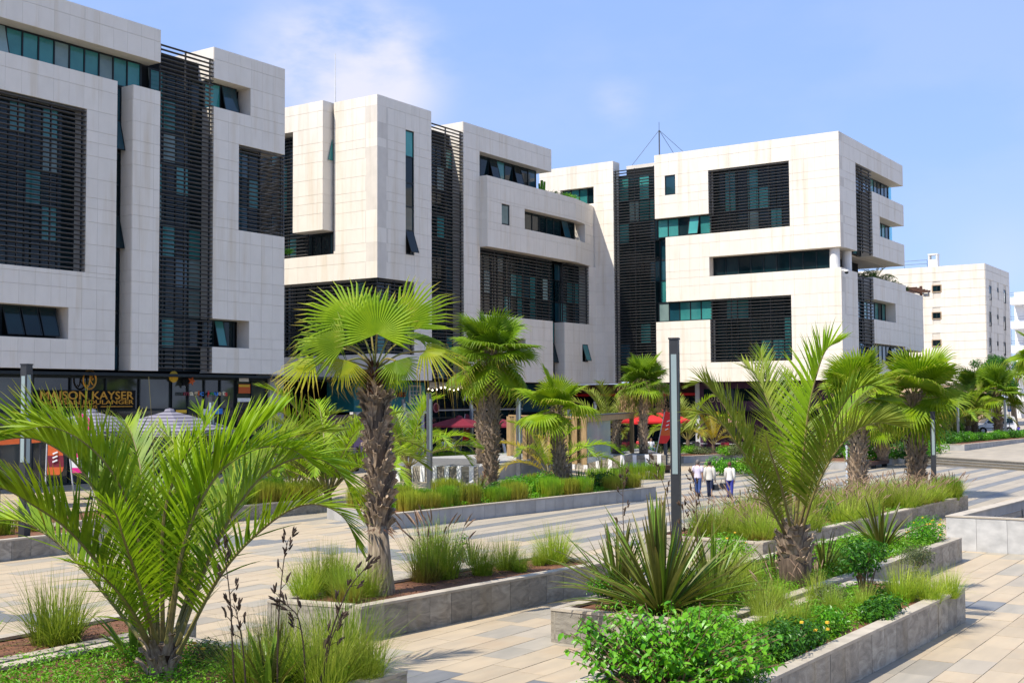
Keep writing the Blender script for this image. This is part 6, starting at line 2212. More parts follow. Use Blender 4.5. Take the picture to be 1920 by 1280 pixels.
tufts([(1405, 1010, 56, 1.3), (1438, 1005, 50, 1.3), (1375, 1085, 62), (1345, 1090, 60), (1408, 1100, 60)], .56, GR, 'bright green grass tuft left of the scaly palm base', 'grass left of the scaly palm base')
lst = []
r5 = random.Random(6)
for i in range(64):
    x = 32.0 + 18.2 * (i + r5.random()) / 64
    y = 12.9 - (x - 31.4) * .041 + r5.choice((.45, 1.1, 1.8, 2.5, 3.1))
    o = tuft(GPF[i % 4], Vector((x, y, .53)), r5.uniform(.62, .95), 'pink plumed fountain grass in the long planter by the square', 'plumed fountain grass in the long planter', 1.15)

# ------------------------------------------------------------------ clipped grass cubes
CL = [clip_mb(1.1, 1.1, .8, 620, s).mesh('clipped_grass', ['clip' if s % 2 else 'clip_dry']) for s in range(4)]
r6 = random.Random(12)


def cubes(path, n, zb, rows, label, group, size=(.8, 1.15), skip=0.12, hh=(.85, 1.1)):
    a, b = Vector((*path[0], 0)), Vector((*path[1], 0))
    d = (b - a).normalized(); nn = Vector((-d.y, d.x, 0))
    for rI in range(rows):
        for i in range(n):
            if r6.random() < skip + .25 * (rI > 0):
                continue
            p = a.lerp(b, (i + .5 + r6.uniform(-.2, .2)) / n) + nn * (rI * 1.35 + r6.uniform(0, .25))
            s = r6.uniform(*size)
            o = inst('clipped_grass', CL[r6.choice((0, 1, 0, 2, 3, 3))], None, (p.x, p.y, zb), (0, 0, atan2(d.y, d.x) + r6.uniform(-.1, .1)), (s, s * .9, r6.uniform(*hh)))
            tag(o, label, 'clipped grass', group)


cubes([(34.3, 28.2), (49.4, 26.4)], 13, .48, 3, 'clipped cube of upright grass in the middle planter', 'clipped grass cubes in the middle planter', size=(.68, .98), skip=.14, hh=(.75, 1.2))
cubes([(28, 35.4), (37.0, 34.9)], 8, .5, 2, 'clipped grass cube behind the thick fan palm trunk', 'clipped grass cubes behind the thick trunk', hh=(1.0, 1.3))
cubes([(14, 32.9), (23.5, 32.2)], 8, .54, 2, 'clipped grass cube by the far left lamp post', 'clipped grass cubes by the far left lamp post')
p = G(1776, 936, .5)
o = inst('clipped_grass', CL[1], None, p, (0, 0, .2), (.85, .85, 1.15)); tag(o, 'upright grass cube at the right end of the plume grass planter', 'clipped grass')
for i, (px0, px1, py, dd, hh, lb) in enumerate(((690, 735, 872, 80, 1.0, 'bright low hedge in front of the pink shop door'), (742, 806, 866, 84, .75, 'low hedge behind the left end of the white fins'),
                                          (812, 908, 858, 88, .95, 'low hedge in front of the black cafe'), (932, 968, 862, 84, .9, 'low hedge left of the stair pavilion posts'), (590, 652, 880, 74, 1.2, 'rough grass strip left of the thick trunk by the shop'),
                                          (1100, 1160, 893, 68, .8, 'green strip of plants before the white fins'), (1170, 1245, 882, 70, 1.0, 'row of dry tinged grass behind the long dark bench'))):
    a, b = GD(px0, py, dd), GD(px1, py, dd); a.z = b.z = 0
    d = b - a
    m = clip_mb(d.length, 1.5, hh, int(d.length * 260), 30 + i)
    o = m.build('hedge', 'clip', None); o.location = (a + b) / 2; o.rotation_euler = (0, 0, atan2(d.y, d.x))
    tag(o, lb, 'hedge')


# ------------------------------------------------------------------ shrubs
def shrub(label, p, lobes, n, size, m, seed, stems=6, name='shrub', group=None, cat='shrub', flowers=0, fm='yellow_paint'):
    t = thing(name, label, cat, p, group=group)
    leaf_cloud(lobes, n, size, seed).build('foliage', m, t, org=(0, 0, 0))
    k = MB(); rg = random.Random(seed)
    for i in range(stems):
        c = rg.choice(lobes)
        e = Vector((c[0] + rg.gauss(0, .4) * c[3], c[1] + rg.gauss(0, .4) * c[4], c[2] + .3 * c[5]))
        s = Vector((rg.gauss(0, .05), rg.gauss(0, .05), -.03))
        k.tube([s, s.lerp(e, .5) + Vector((rg.gauss(0, .04), rg.gauss(0, .04), .02)), e], [.016, .012, .005], 5)
    k.build('stem', 'twig', t, org=(0, 0, 0))
    if flowers:
        f = MB()
        for i in range(flowers):
            c = rg.choice(lobes); a = rg.random() * 6.28
            q = Vector((c[0] + c[3] * cos(a) * .9, c[1] + c[4] * sin(a) * .9, c[2] + c[5] * rg.uniform(.2, .9)))
            f.obox(q, (.05, .05, .03))
        f.build('flower', fm, t, org=(0, 0, 0))
    return t


# big bright shrub at the bottom centre: each of its nearest leaves is an object
pB = G(1262, 1300, .58)
t = thing('shrub', 'large bright leafy shrub with bare twigs at the bottom centre', 'shrub', pB)
lm = MB().add([(0, 0, 0), (.35, .28, .10), (.75, .22, .05), (1.05, 0, -.14), (.75, -.22, .05), (.35, -.28, .10), (.5, 0, -.02)],
              [(0, 6, 1), (1, 6, 2), (2, 6, 3), (3, 6, 4), (4, 6, 5), (5, 6, 0)], 0, [.2] * 7)
lmesh = [MB().add(lm.v, lm.f, 0, [v] * 7).mesh('leaf', 'shrub') for v in (.05, .35, .6, .85, 1.0)]
rg = random.Random(14)
twig = MB()
leaves = []
for i in range(195):
    az = rg.random() * 6.28
    rad = 1.28 * sqrt(rg.random())
    hgt = (1.26 - .50 * (rad / 1.28) ** 2) * rg.uniform(.5, 1.05)
    e = Vector((rad * cos(az) * .95, rad * sin(az) * 1.28, hgt))
    s = Vector((rg.gauss(0, .22), rg.gauss(0, .18), -.02))
    mid = s.lerp(e, .55) + Vector((rg.gauss(0, .06), rg.gauss(0, .06), .05))
    twig.tube([s, mid, e], [.017, .011, .004], 5)
    for j in range(13):
        q = .48 + .52 * (j + .5) / 13
        p = s.lerp(mid, q / .55) if q < .55 else mid.lerp(e, (q - .55) / .45)
        a2 = j * 2.4 + i
        n_ = Vector((cos(a2) * .55 + rg.gauss(0, .2), sin(a2) * .55 + rg.gauss(0, .2), 1)).normalized()
        x_ = Vector((cos(a2), sin(a2), rg.uniform(-.15, .45)))
        x_ = (x_ - n_ * x_.dot(n_)).normalized()
        M_ = Matrix((x_, n_.cross(x_), n_)).transposed()
        leaves.append((p, M_, rg.uniform(.08, .15), rg.randrange(5)))
twig.build('twig', 'twig', t, org=(0, 0, 0))
leaves.sort(key=lambda q: (q[0] + pB - CAM).length - .9 * q[0].z)
rest = MB()
for i, (p, M_, s, k) in enumerate(leaves):
    if i < 300:
        inst('leaf', lmesh[k], t, p, M_, s)
    else:
        rest.add([p + M_ @ (Vector(v) * s) for v in lm.v], lm.f, 0, [(.05, .35, .6, .85, 1.0)[k]] * 7)
tag(rest.build('leaf_mass', 'shrub', t, org=(0, 0, 0)), kind='stuff')

shrub('glossy green shrub on bare brown stems right of the scaly palm base', G(1622, 1128, .58), [(-.25, 0, .95, .42, .4, .22), (.3, .1, .98, .5, .42, .24), (.75, .0, .9, .3, .3, .2), (0, .1, .7, .6, .4, .18)], 1150, .095, 'shrub_dark', 31, 16)
shrub('bushy green shrub with yellow flowers at the end of the pale ended planter', G(1735, 1018, .56), [(-.2, 0, .4, .6, .5, .35), (.4, 0, .42, .55, .5, .33), (0, 0, .2, .8, .5, .2)], 1900, .07, 'shrub', 32, 8, flowers=14)
shrub('grey green mounded shrub below the yellow flowered bush', G(1722, 1062, .5), [(-.2, 0, .25, .55, .45, .22), (.35, .1, .28, .45, .4, .22)], 1300, .055, 'sage', 33, 8)
shrub('sparse grey green shrub at the right corner of the long right wall', G(1722, 1112, .6), [(-.1, 0, .3, .35, .3, .25), (.25, .1, .2, .3, .3, .2)], 420, .075, 'sage', 34, 10)
shrub('rounded bright green shrub in the middle of the long right wall bed', G(1545, 1190, .58), [(-.2, 0, .26, .42, .36, .28), (.3, .05, .22, .4, .36, .24)], 1500, .07, 'shrub', 54, 7)
shrub('leafy green shrub on the bed behind the long right wall', G(1470, 1235, .58), [(-.3, 0, .28, .5, .42, .3), (.35, .05, .3, .5, .42, .3), (.9, 0, .22, .45, .38, .24)], 2600, .075, 'shrub_dark', 51, 8, flowers=5)
shrub('strappy dark green clump below the glossy shrub', G(1650, 1165, .58), [(-.2, 0, .2, .4, .34, .22), (.3, 0, .22, .42, .34, .24)], 900, .09, 'shrub_dark', 52, 6)
shrub('olive green shrub between the bronze flax and the big bright shrub', G(1330, 1205, .58), [(-.3, 0, .3, .5, .42, .34), (.35, .05, .26, .5, .42, .3)], 1900, .065, 'cover', 53, 8)
shrub('silvery shrub in front of the scaly palm base', G(1555, 1140, .6), [(0, 0, .22, .42, .34, .2), (.45, .1, .25, .35, .3, .18)], 900, .05, 'sage', 35, 8)
shrub('silvery shrub right of the big feather palm foot', G(385, 1245, .6), [(0, 0, .2, .3, .26, .2), (.22, .1, .16, .2, .2, .15)], 700, .045, 'sage', 36, 8, flowers=2)
shrub('dark leafy shrub left of the bronze flax grass', G(1368, 1045, .56), [(-.2, 0, .35, .5, .5, .32), (.35, .1, .3, .45, .4, .28), (0, -.2, .2, .6, .5, .2)], 1500, .07, 'cover', 37, 8, flowers=5)
shrub('dense green mound at the base of the bronze flax', G(1395, 1235, .58), [(-.3, 0, .3, .6, .5, .32), (.35, .15, .25, .6, .5, .26), (.8, .1, .18, .5, .4, .2), (-.8, -.1, .2, .5, .45, .22)], 3400, .06, 'cover', 38, 8)
shrub('low dense green mound at the very bottom right of centre', G(1360, 1310, .58), [(-.3, 0, .25, .7, .5, .3), (.5, .1, .22, .7, .5, .26)], 3000, .055, 'shrub_dark', 39, 8)
shrub('leafy dark shrub behind the reddish flax', G(866, 1052, .6), [(0, 0, .45, .2, .2, .3), (.1, .1, .25, .25, .2, .2)], 330, .06, 'shrub_dark', 40, 6)
shrub('small shrub left of the bronze flax at the pale planter corner', G(1128, 1120, .6), [(0, 0, .25, .4, .3, .2), (.3, -.2, .15, .4, .3, .15)], 800, .065, 'shrub', 41, 6)
shrub('dark green bush among the plume grass', G(1556, 975, .54), [(0, 0, .35, .42, .4, .32)], 700, .07, 'shrub_dark', 42, 5)
shrub('low green bush left of the small leaning fan palm', G(985, 925, .5), [(-.6, 0, .5, .9, .6, .35), (.6, .1, .45, .8, .6, .3)], 1500, .10, 'shrub', 43, 6)
r7 = random.Random(3)
BUSH = [(leaf_cloud([(-.4, 0, .45, .6, .55, .42), (.4, .1, .42, .6, .5, .38), (0, -.1, .25, .8, .6, .28)], 1000, .13, 50 + i).mesh('foliage', mm)) for i, mm in enumerate(('shrub', 'shrub_dark', 'cover', 'sage'))]


def bush(px, py, z, s, label, group=None, k=None, dist=None):
    p = GD(px, py, dist) if dist else G(px, py, z)
    if dist:
        p.z = z
    t = thing('shrub', label, 'shrub', p, r7.random() * 6, group=group)
    inst('foliage', BUSH[r7.randrange(4) if k is None else k], t, (0, 0, 0), None, (s, s, s * r7.uniform(.8, 1.1)))
    m = MB(); m.tube([(0, 0, 0), (.05 * s, 0, .4 * s)], .03, 5); m.tube([(0, 0, 0), (-.15 * s, .1, .45 * s)], .025, 5)
    m.build('stem', 'twig', t, org=(0, 0, 0))
    return t


for i, (px, py) in enumerate(((1268, 850), (1292, 851), (1318, 852), (1362, 853), (1385, 853), (1408, 854), (1184, 851), (1208, 852), (1232, 850))):
    bush(px, py, .4, r7.uniform(.9, 1.25), 'rounded bush before the red and purple shops', 'rounded bushes before the red and purple shops', 2 if i % 2 else 3)
for i, (px, py) in enumerate(((1350, 888), (1380, 885), (1408, 888), (1425, 892))):
    bush(px, py, .1, r7.uniform(1.0, 1.3), 'bright low bush just beyond the walkers', 'bright bushes beyond the walkers', i % 3)
for i, (x, y) in enumerate(((35.6, 29.6), (38.4, 28.6), (41.0, 28.9), (43.2, 27.7), (45.6, 28.6), (48.2, 27.6))):
    pxx, pyy = proj((x, y, .5))
    bush(pxx, pyy, .5, r7.uniform(.75, 1.0), 'rounded leafy shrub among the clipped grass cubes', 'rounded shrubs among the clipped grass cubes', (0, 3, 1, 2, 0, 1)[i])
for i, (px, py) in enumerate(((1640, 862), (1665, 860), (1688, 858), (1708, 860), (1728, 856), (1600, 862), (1580, 858))):
    bush(px, py, .45, r7.uniform(.9, 1.5), 'mixed bush in the wooden bench planter', 'bushes in the wooden bench planter')
x = 1770
i = 0
while x < 1925:
    yy = 832 - (x - 1770) * .085
    bush(x, yy, .95, r7.uniform(.75, 1.1), ('bright green', 'mid green', 'bright green', 'deep green')[i % 4] + ' bush in the raised terrace planter', 'bushes in the raised terrace planter', (0, 2, 0, 1)[i % 4])
    x += 8; i += 1
for i, (px, py, d) in enumerate(((1715, 838, 92), (1735, 836, 94), (1760, 834, 100), (1745, 826, 118), (1690, 826, 110), (1720, 820, 124), (1760, 820, 126), (1790, 815, 130))):
    bush(px, py, .4 if d < 100 else .8, 1.7, 'background bush left of the raised terrace planter', 'background bushes left of the raised terrace', (1, 2)[i % 2], dist=d)

# ground cover
m = leaf_cloud([(6.2 + i * .52, 11.5 + j * .55 + .15 * (i % 2), .64, .42, .42, .13 + .10 * ((i * 7 + j * 3) % 4) / 3) for i in range(14) for j in range(9)], 30000, .06, 3)
o = m.build('ground_cover', 'cover', None); tag(o, 'low green ground cover round the big feather palm', 'ground cover', kind='stuff')
m = leaf_cloud([(10.6 + i * .6, 6.98 + j * .5, .64, .42, .33, .12 + .17 * ((i * 5 + j * 3) % 4) / 3) for i in range(24) for j in range(3)], 32000, .062, 4)
o = m.build('ground_cover', 'cover', None); tag(o, 'dense green ground cover along the long right wall', 'ground cover', kind='stuff')
m = leaf_cloud([(20 + i * .60, 9.4 + j * .6 - i * .012, .62, .42, .4, .12 + .16 * ((i * 5 + j * 3) % 4) / 3) for i in range(24) for j in range(4)], 30000, .066, 6)
o = m.build('ground_cover', 'cover', None); tag(o, 'mixed low foliage in the pale ended planter', 'ground cover', kind='stuff')
m = leaf_cloud([(35.3 + i * .60, 28.35 - (i * .65) * .11 + j * .7, .54, .45, .45, .16) for i in range(24) for j in range(5)], 14000, .10, 7)
o = m.build('ground_cover', 'cover', None); tag(o, 'low leafy cover between the clipped grass cubes', 'ground cover', kind='stuff')

m = leaf_cloud([(32 + i * .7, 13.35 - i * .029 + j * .75, .54, .5, .45, .12) for i in range(27) for j in range(4)], 9000, .08, 8)
o = m.build('ground_cover', 'cover', None); tag(o, 'low green leaves under the plumed fountain grass', 'ground cover', kind='stuff')
for x0, x1, y0, y1, sd in ((17.8, 25.0, 15.4, 16.4, 1), (8, 14.3, 16.9, 18.2, 2)):
    m = leaf_cloud([(x0 + (x1 - x0) * (i + .5) / 8, y0 + (y1 - y0) * (j + .5) / 2, .60, (x1 - x0) / 14, (y1 - y0) / 3.2, .015) for i in range(8) for j in range(2)], 900, .05, sd)
    o = m.build('leaf_litter', 'litter', None); tag(o, ('dry leaf litter on the red soil round the thick palm', 'dry leaf litter on the bare red soil at the left edge')[sd - 1], 'leaf litter', kind='stuff')

# roof and terrace plants
for i, (px, py, yy, s, k, lb) in enumerate(((1025, 355, 58.0, 1.0, 1, 'leafy shrub on the roof terrace below the cantilevered beam'), (1050, 362, 57.4, .9, 2, 'spreading green shrub trailing over the terrace slab'), (1068, 368, 57.2, 1.0, 2, 'rounded green shrub at the right end of the terrace slab'))):
    p = GY(px, py, yy); p.z = 22.7
    bush(px, py, 22.65, s * 1.3, lb, None, k, dist=hypot(p.x, p.y))
p = GY(1016, 350, 58.0)
t = thing('cactus', 'branched columnar cactus on the roof terrace', 'cactus', (p.x, p.y, 22.7), world=True)
m = MB(); m.tube([(p.x, p.y, 22.7), (p.x, p.y, 24.4)], .13, 8)
for s in (-1, 1):
    m.tube([(p.x, p.y, 23.4), (p.x + .4 * s, p.y, 23.6), (p.x + .45 * s, p.y, 24.2 + .15 * s)], .1, 8)
m.build('stem', 'cover', t)
p = GY(540, 472, 61.5)
bush(538, 474, p.z - .2, .55, 'small green plant spilling from the ledge between the left block and the tower', None, 0, dist=hypot(p.x, p.y))
q = GY(1640, 515, 36.5)
feather_palm('dark palm on the recessed terrace under the corner block slab', Vector((q.x, q.y, 15.4)), .8, 12, 'bb', 81, trunk=.3)
for i, (px, py) in enumerate(((1622, 512), (1650, 517), (1664, 522), (1680, 526), (1692, 531))):
    q = GY(px, py, 35.0)
    bush(px, py, 15.35, 1.35 - .15 * i, 'dark shrub along the recessed terrace parapet', 'shrubs along the recessed terrace parapet', 1, dist=hypot(q.x, q.y))
pg = thing('roof_pergola', 'small brown timber pergola on the low right wing roof', 'pergola', (118, 37, 15.2), world=True)
a_, b_ = GY(1700, 530, 37.5), GY(1725, 524, 37.5)
for i in range(6):
    x = a_.x + (b_.x - a_.x) * i / 5
    MB().box(x - .08, x + .08, 36.4, 39, 16.45, 16.65).build('rafter', 'darkwood', pg)
MB().box(b_.x - .1, b_.x + .15, 37.3, 37.55, 15.2, 17.2).build('post', 'darkwood', pg)
MB().box(a_.x, b_.x + .4, 37.4, 37.5, 16.3, 16.44).build('beam', 'darkwood', pg)

# leafy tree at the far right
p = GD(1906, 806, 138); p.z = tz(p.x, p.y)
t = thing('leafy_tree', 'dense dark green leafy tree with a leaning trunk at the right edge', 'tree', p)
c0 = GD(1886, 700, 138) - p
m = MB()
m.tube(smooth_path([(0, 0, -.1), c0 * .3 + Vector((.2, 0, .1)), c0 * .62 + Vector((.15, -.2, 0)), c0], 5), [.35 - .015 * i for i in range(16)], 9)
for i in range(6):
    a = i * 1.05
    m.tube([c0 * .6, c0 * .8 + Vector((cos(a) * .9, sin(a) * .9, .2)), c0 + Vector((cos(a) * 1.8, sin(a) * 1.8, .5 + .3 * sin(i)))], [.16, .1, .04], 6)
m.build('trunk', 'bark_grey', t, org=(0, 0, 0), smooth=True)
rg = random.Random(9)
lob = [(c0.x + rg.gauss(0, 1.6), c0.y + rg.gauss(0, 1.6), c0.z + rg.gauss(.2, .7), rg.uniform(.7, 1.3), rg.uniform(.7, 1.3), rg.uniform(.5, .85)) for _ in range(22)]
leaf_cloud(lob, 11000, .22, 5).build('crown', 'shrub_dark', t, org=(0, 0, 0))


# ------------------------------------------------------------------ people
def skin_mesh(name, pts, edges, rad, m, sub=1):
    me = bpy.data.meshes.new('tmp_skin')
    me.from_pydata([tuple(p) for p in pts], edges, [])
    ob = bpy.data.objects.new('tmp_skin', me)
    COL.objects.link(ob)
    ob.modifiers.new('skin', 'SKIN').use_smooth_shade = True
    sv = me.skin_vertices[0].data
    for i, r in enumerate(rad):
        sv[i].radius = r if isinstance(r, tuple) else (r, r)
        sv[i].use_root = (i == 0)
    s = ob.modifiers.new('sub', 'SUBSURF'); s.levels = s.render_levels = sub
    dg = bpy.context.evaluated_depsgraph_get()
    out = bpy.data.meshes.new_from_object(ob.evaluated_get(dg))
    out.name = name
    out.materials.clear(); out.materials.append(MT[m])
    bpy.data.objects.remove(ob); bpy.data.meshes.remove(me)
    return out


def person(label, loc, rz, h=1.72, top='paper_white', legs='dark_metal', hair='hair', stride=.10, arms=(.05, -.05), long_sleeve=False, coat=.0, female=False, hairlen=0, raise_arm=None, sit=False, group=None, skirt=None):
    t = thing('person', label, 'person', loc, rz, group=group)
    f = .92 if female else 1.0
    hp = .53 * h if not sit else .30 * h
    up = hp - .53 * h
    V = lambda x, y, z: Vector((x * h, y * h, z * h + up))
    pts = [V(0, 0, .53), V(0, .005, .64), V(0, .0, .745), V(0, -.005, .81), V(0, .0, .845), V(0, .012, .875), V(0, .018, .925), V(0, .008, .972)]
    rad = [(.070 * h * f, .056 * h), (.066 * h * f, .052 * h), (.080 * h * f, .054 * h), (.048 * h, .038 * h), .034 * h, .040 * h, .060 * h, .046 * h]
    ed = [(i, i + 1) for i in range(7)]
    pts.append(V(0, .075, .915)); rad.append(.009 * h); ed.append((6, 8))          # nose
    armi, legi = [], []
    for s, sw in ((-1, arms[0]), (1, arms[1])):
        b = len(pts)
        sh, el, wr = V(s * .108 * f, 0, .80), V(s * .135 * f, sw * .4 - .01, .635), V(s * .14 * f, sw + .015, .487)
        if raise_arm and raise_arm[0] == s:
            el, wr = V(s * .16, .04, .68), V(*raise_arm[1])
        d = (wr - el).normalized()
        pm = wr + d * .042 * h
        pts += [sh, el, wr, pm]; rad += [.042 * h * f, .030 * h * f, .020 * h, (.026 * h, .013 * h)]
        ed += [(3, b), (b, b + 1), (b + 1, b + 2), (b + 2, b + 3)]
        armi.append((sh, el, wr))
        side = Vector((0, 1, 0)) - d * d.y
        side.normalize()
        inw = Vector((-s, 0, 0))
        for k in range(4):                                                        # four fingers, unequal and bent
            o = pm + side * (.018 - .012 * k) * h + d * .012 * h
            e1 = o + d * (.022, .026, .024, .018)[k] * h + inw * .004 * h
            e2 = e1 + (d * .8 + inw * .5).normalized() * (.018, .022, .02, .014)[k] * h
            q = len(pts)
            pts += [o, e1, e2]; rad += [.0062 * h, .0056 * h, .0045 * h]; ed += [(b + 3, q), (q, q + 1), (q + 1, q + 2)]
        q = len(pts)                                                              # thumb from the side of the palm
        th = wr + d * .018 * h + side * .02 * h
        pts += [th, th + (side * .7 + d).normalized() * .028 * h]; rad += [.0075 * h, .0058 * h]; ed += [(b + 2, q), (q, q + 1)]
    for s, st in ((-1, stride), (1, -stride)):
        b = len(pts)
        if sit:
            hi, kn, an, toe = V(s * .055, 0, .515), V(s * .075, .24, .53), V(s * .075, .24, .27), V(s * .08, .33, .245)
        else:
            hi, kn, an, toe = V(s * .052, 0, .505), V(s * .055, st * .62 + .012, .285), V(s * .055, st - (.02 if st < 0 else 0), .045 + (.02 if st < 0 else 0)), V(s * .06, st + .085, .018)
        pts += [hi, kn, an, toe]; rad += [.050 * h, .036 * h, .024 * h, .020 * h]
        ed += [(0, b), (b, b + 1), (b + 1, b + 2), (b + 2, b + 3)]
        legi.append((hi, kn, an, toe))
    inst('body', skin_mesh('body', pts, ed, rad, 'skin', 1), t)
    # shirt or jacket: a shaped torso with two sleeves
    def loft(m, rings, n=16):
        vs = [(cx * h + rx * h * cos(2 * pi * j / n), cy * h + ry * h * sin(2 * pi * j / n), z * h + up) for cx, cy, z, rx, ry in rings for j in range(n)]
        k = len(rings)
        m.add(vs, [(i * n + j, i * n + (j + 1) % n, (i + 1) * n + (j + 1) % n, (i + 1) * n + j) for i in range(k - 1) for j in range(n)] + [tuple(range(n - 1, -1, -1))])
    m = MB()
    z0 = (.50 if not sit else .54) - coat
    loft(m, [(0, 0, z0, .106 * f, .084), (0, 0, z0 + .03, .104 * f, .082), (0, .003, .60, .092 * f, .072), (0, .004, .66, .090 * f, .069), (0, .003, .72, .104 * f, .073), (0, -.002, .77, .110 * f, .067), (0, -.004, .805, .092 * f, .055), (0, -.002, .83, .058, .045), (0, 0, .842, .040, .038)])
    for sh, el, wr in armi:
        end = wr if long_sleeve else sh.lerp(el, .82)
        mid = el if long_sleeve else sh.lerp(el, .45)
        q = Vector((-sh.x * .35, 0, -.01 * h))
        m.tube([sh + q * 1.6 + Vector((0, 0, .012 * h)), sh + q * .5 + Vector((0, 0, .006 * h)), sh + Vector((0, 0, -.012 * h)), mid.lerp(sh, .4), mid, end], [.026 * h * f, .042 * h * f, .050 * h * f, .045 * h * f, (.040 if long_sleeve else .043) * h * f, (.030 if long_sleeve else .042) * h], 10)
    m.build('jacket' if long_sleeve else 'shirt', top, t, org=(0, 0, 0), smooth=True)
    m = MB()
    loft(m, [(0, 0, .475, .070, .058), (0, 0, .50, .088 * f, .070), (0, 0, .53, .090 * f, .072), (0, 0, .57, .084 * f, .066)])
    for hi, kn, an, toe in legi:
        m.tube([hi, hi.lerp(kn, .3), kn, kn.lerp(an, .5), an + Vector((0, 0, -.012 * h))], [.058 * h, .056 * h, .044 * h, .039 * h, .034 * h], 10)
    m.build('trousers', legs, t, org=(0, 0, 0), smooth=True)
    if skirt:
        MB().lathe([(.10 * h, .40 * h), (.085 * h, .48 * h), (.07 * h, .54 * h)], 12).build('skirt', skirt, t, org=(0, 0, 0))
    for hi, kn, an, toe in legi:
        inst('shoe', skin_mesh('shoe', [an + Vector((0, -.01 * h, -.02 * h)), an.lerp(toe, .6), toe], [(0, 1), (1, 2)], [.026 * h, .024 * h, .020 * h], 'black', 1), t)
    H = V(0, .008, .932)
    m = MB()
    n, k = 18, 11
    vs, fs = [], []
    for i in range(k):
        ph = pi * i / (k - 1)
        for j in range(n):
            az = 2 * pi * j / n
            x, y, z = sin(ph) * cos(az), sin(ph) * sin(az), cos(ph)
            vs.append(H + Vector((x * .053 * h, y * .064 * h - .004 * h, z * .066 * h + (.004 * h if z > 0 else 0))))
    for i in range(k - 1):
        for j in range(n):
            c = (vs[i * n + j] + vs[(i + 1) * n + (j + 1) % n]) / 2 - H
            if (c.y > .012 * h and c.z < .028 * h) or c.z < -(.042 if not hairlen else .06) * h:
                continue                                        # leaves the face free
            fs.append((i * n + j, (i + 1) * n + j, (i + 1) * n + (j + 1) % n, i * n + (j + 1) % n))
    m.add(vs, fs)
    if hairlen:
        m.tube([H + Vector((0, -.045 * h, .0)), H + Vector((0, -.055 * h, -.05 * h)), H + Vector((0, -.05 * h, -.05 * h - hairlen * h))], [.045 * h, .048 * h, .028 * h], 10)
    elif female:
        m.tube([H + Vector((0, -.03 * h, .01 * h)), H + Vector((0, -.04 * h, -.045 * h))], [.056 * h, .046 * h], 10)
    m.build('hair', hair, t, org=(0, 0, 0), smooth=True)
    m = MB()
    for s in (-1, 1):
        m.obox(V(s * .051, .012, .922), (.010 * h, .024 * h, .036 * h))
    m.build('ears', 'skin', t, org=(0, 0, 0))
    e = MB()
    for s in (-1, 1):
        e.obox(V(s * .020, .066, .930), (.012 * h, .008 * h, .007 * h))
    e.build('eyes', 'black', t, org=(0, 0, 0))
    return t, armi


def bag(label, at, rz, size, m, strap=.3, name='handbag'):
    t = thing(name, label, 'bag', at, rz)
    sx, sy, sz = size
    b = MB()
    b.add([(-sx / 2, -sy / 2, 0), (sx / 2, -sy / 2, 0), (sx / 2, sy / 2, 0), (-sx / 2, sy / 2, 0), (-sx * .42, -sy * .25, sz), (sx * .42, -sy * .25, sz), (sx * .42, sy * .25, sz), (-sx * .42, sy * .25, sz)],
          [(0, 3, 2, 1), (4, 5, 6, 7), (0, 1, 5, 4), (1, 2, 6, 5), (2, 3, 7, 6), (3, 0, 4, 7)])
    b.build('pouch', m, t, org=(0, 0, 0))
    MB().tube([(-sx * .3, 0, sz - .01), (-sx * .2, 0, sz + strap * .8), (0, 0, sz + strap), (sx * .2, 0, sz + strap * .8), (sx * .3, 0, sz - .01)], .012, 5).build('handle', m, t, org=(0, 0, 0))
    return t


flat('lavender_shirt', (0.62, 0.56, 0.68)); flat('oatmeal_cloth', (0.60, 0.57, 0.51)); flat('ivory_cloth', (0.72, 0.69, 0.62)); flat('denim_blue', (0.03, 0.065, 0.20)); flat('navy_cloth', (0.014, 0.022, 0.06))
flat('royal_blue_cloth', (0.03, 0.035, 0.26)); flat('violet_cloth', (0.16, 0.03, 0.42)); flat('white_cloth', (0.74, 0.73, 0.74)); flat('black_leather', (0.012, 0.012, 0.013), 0.4); flat('tan_leather', (0.32, 0.17, 0.07), .5)
flat('patterned_cloth', (0.10, 0.05, 0.06)); flat('blue_cloth', (0.10, 0.20, 0.45)); flat('red_cloth', (0.5, 0.03, 0.04))

AW = -pi / 2 + radians(8)
p = G(1309, 931)
person('grey haired walker in a pale lilac short sleeved shirt and blue trousers', p, AW, 1.74, 'lavender_shirt', 'denim_blue', 'hair_grey', .07, (.04, -.04))
p = G(1331, 932)
t, ar = person('walker in an oatmeal jacket and dark trousers carrying a dark bag', p, AW - .05, 1.70, 'oatmeal_cloth', 'navy_cloth', 'hair', .05, (-.02, .03), long_sleeve=True, coat=.03)


def hand_at(p, rz, arm, h):
    c, s = cos(rz), sin(rz)
    w = arm[2] + (arm[2] - arm[1]).normalized() * .06 * h
    return Vector((p.x + c * w.x - s * w.y, p.y + s * w.x + c * w.y, p.z + w.z))


hd = hand_at(p, AW - .05, ar[1], 1.70)
bag('dark leather bag hanging from the middle walker right hand', hd - Vector((0, 0, .40)), AW, (.34, .13, .26), 'black_leather', .14)
p = G(1369, 933)
t, ar = person('auburn haired walker in an ivory jacket and bright blue trousers', p, AW + .1, 1.67, 'ivory_cloth', 'royal_blue_cloth', 'hair_red', .045, (.09, -.03), long_sleeve=True, coat=.02, female=True)
hd = hand_at(p, AW + .1, ar[0], 1.67)
bag('black handbag on the left arm of the auburn haired walker', hd - Vector((0, 0, .34)) + Vector((-.1, .1, 0)), AW + .1, (.36, .14, .28), 'black_leather', .20)

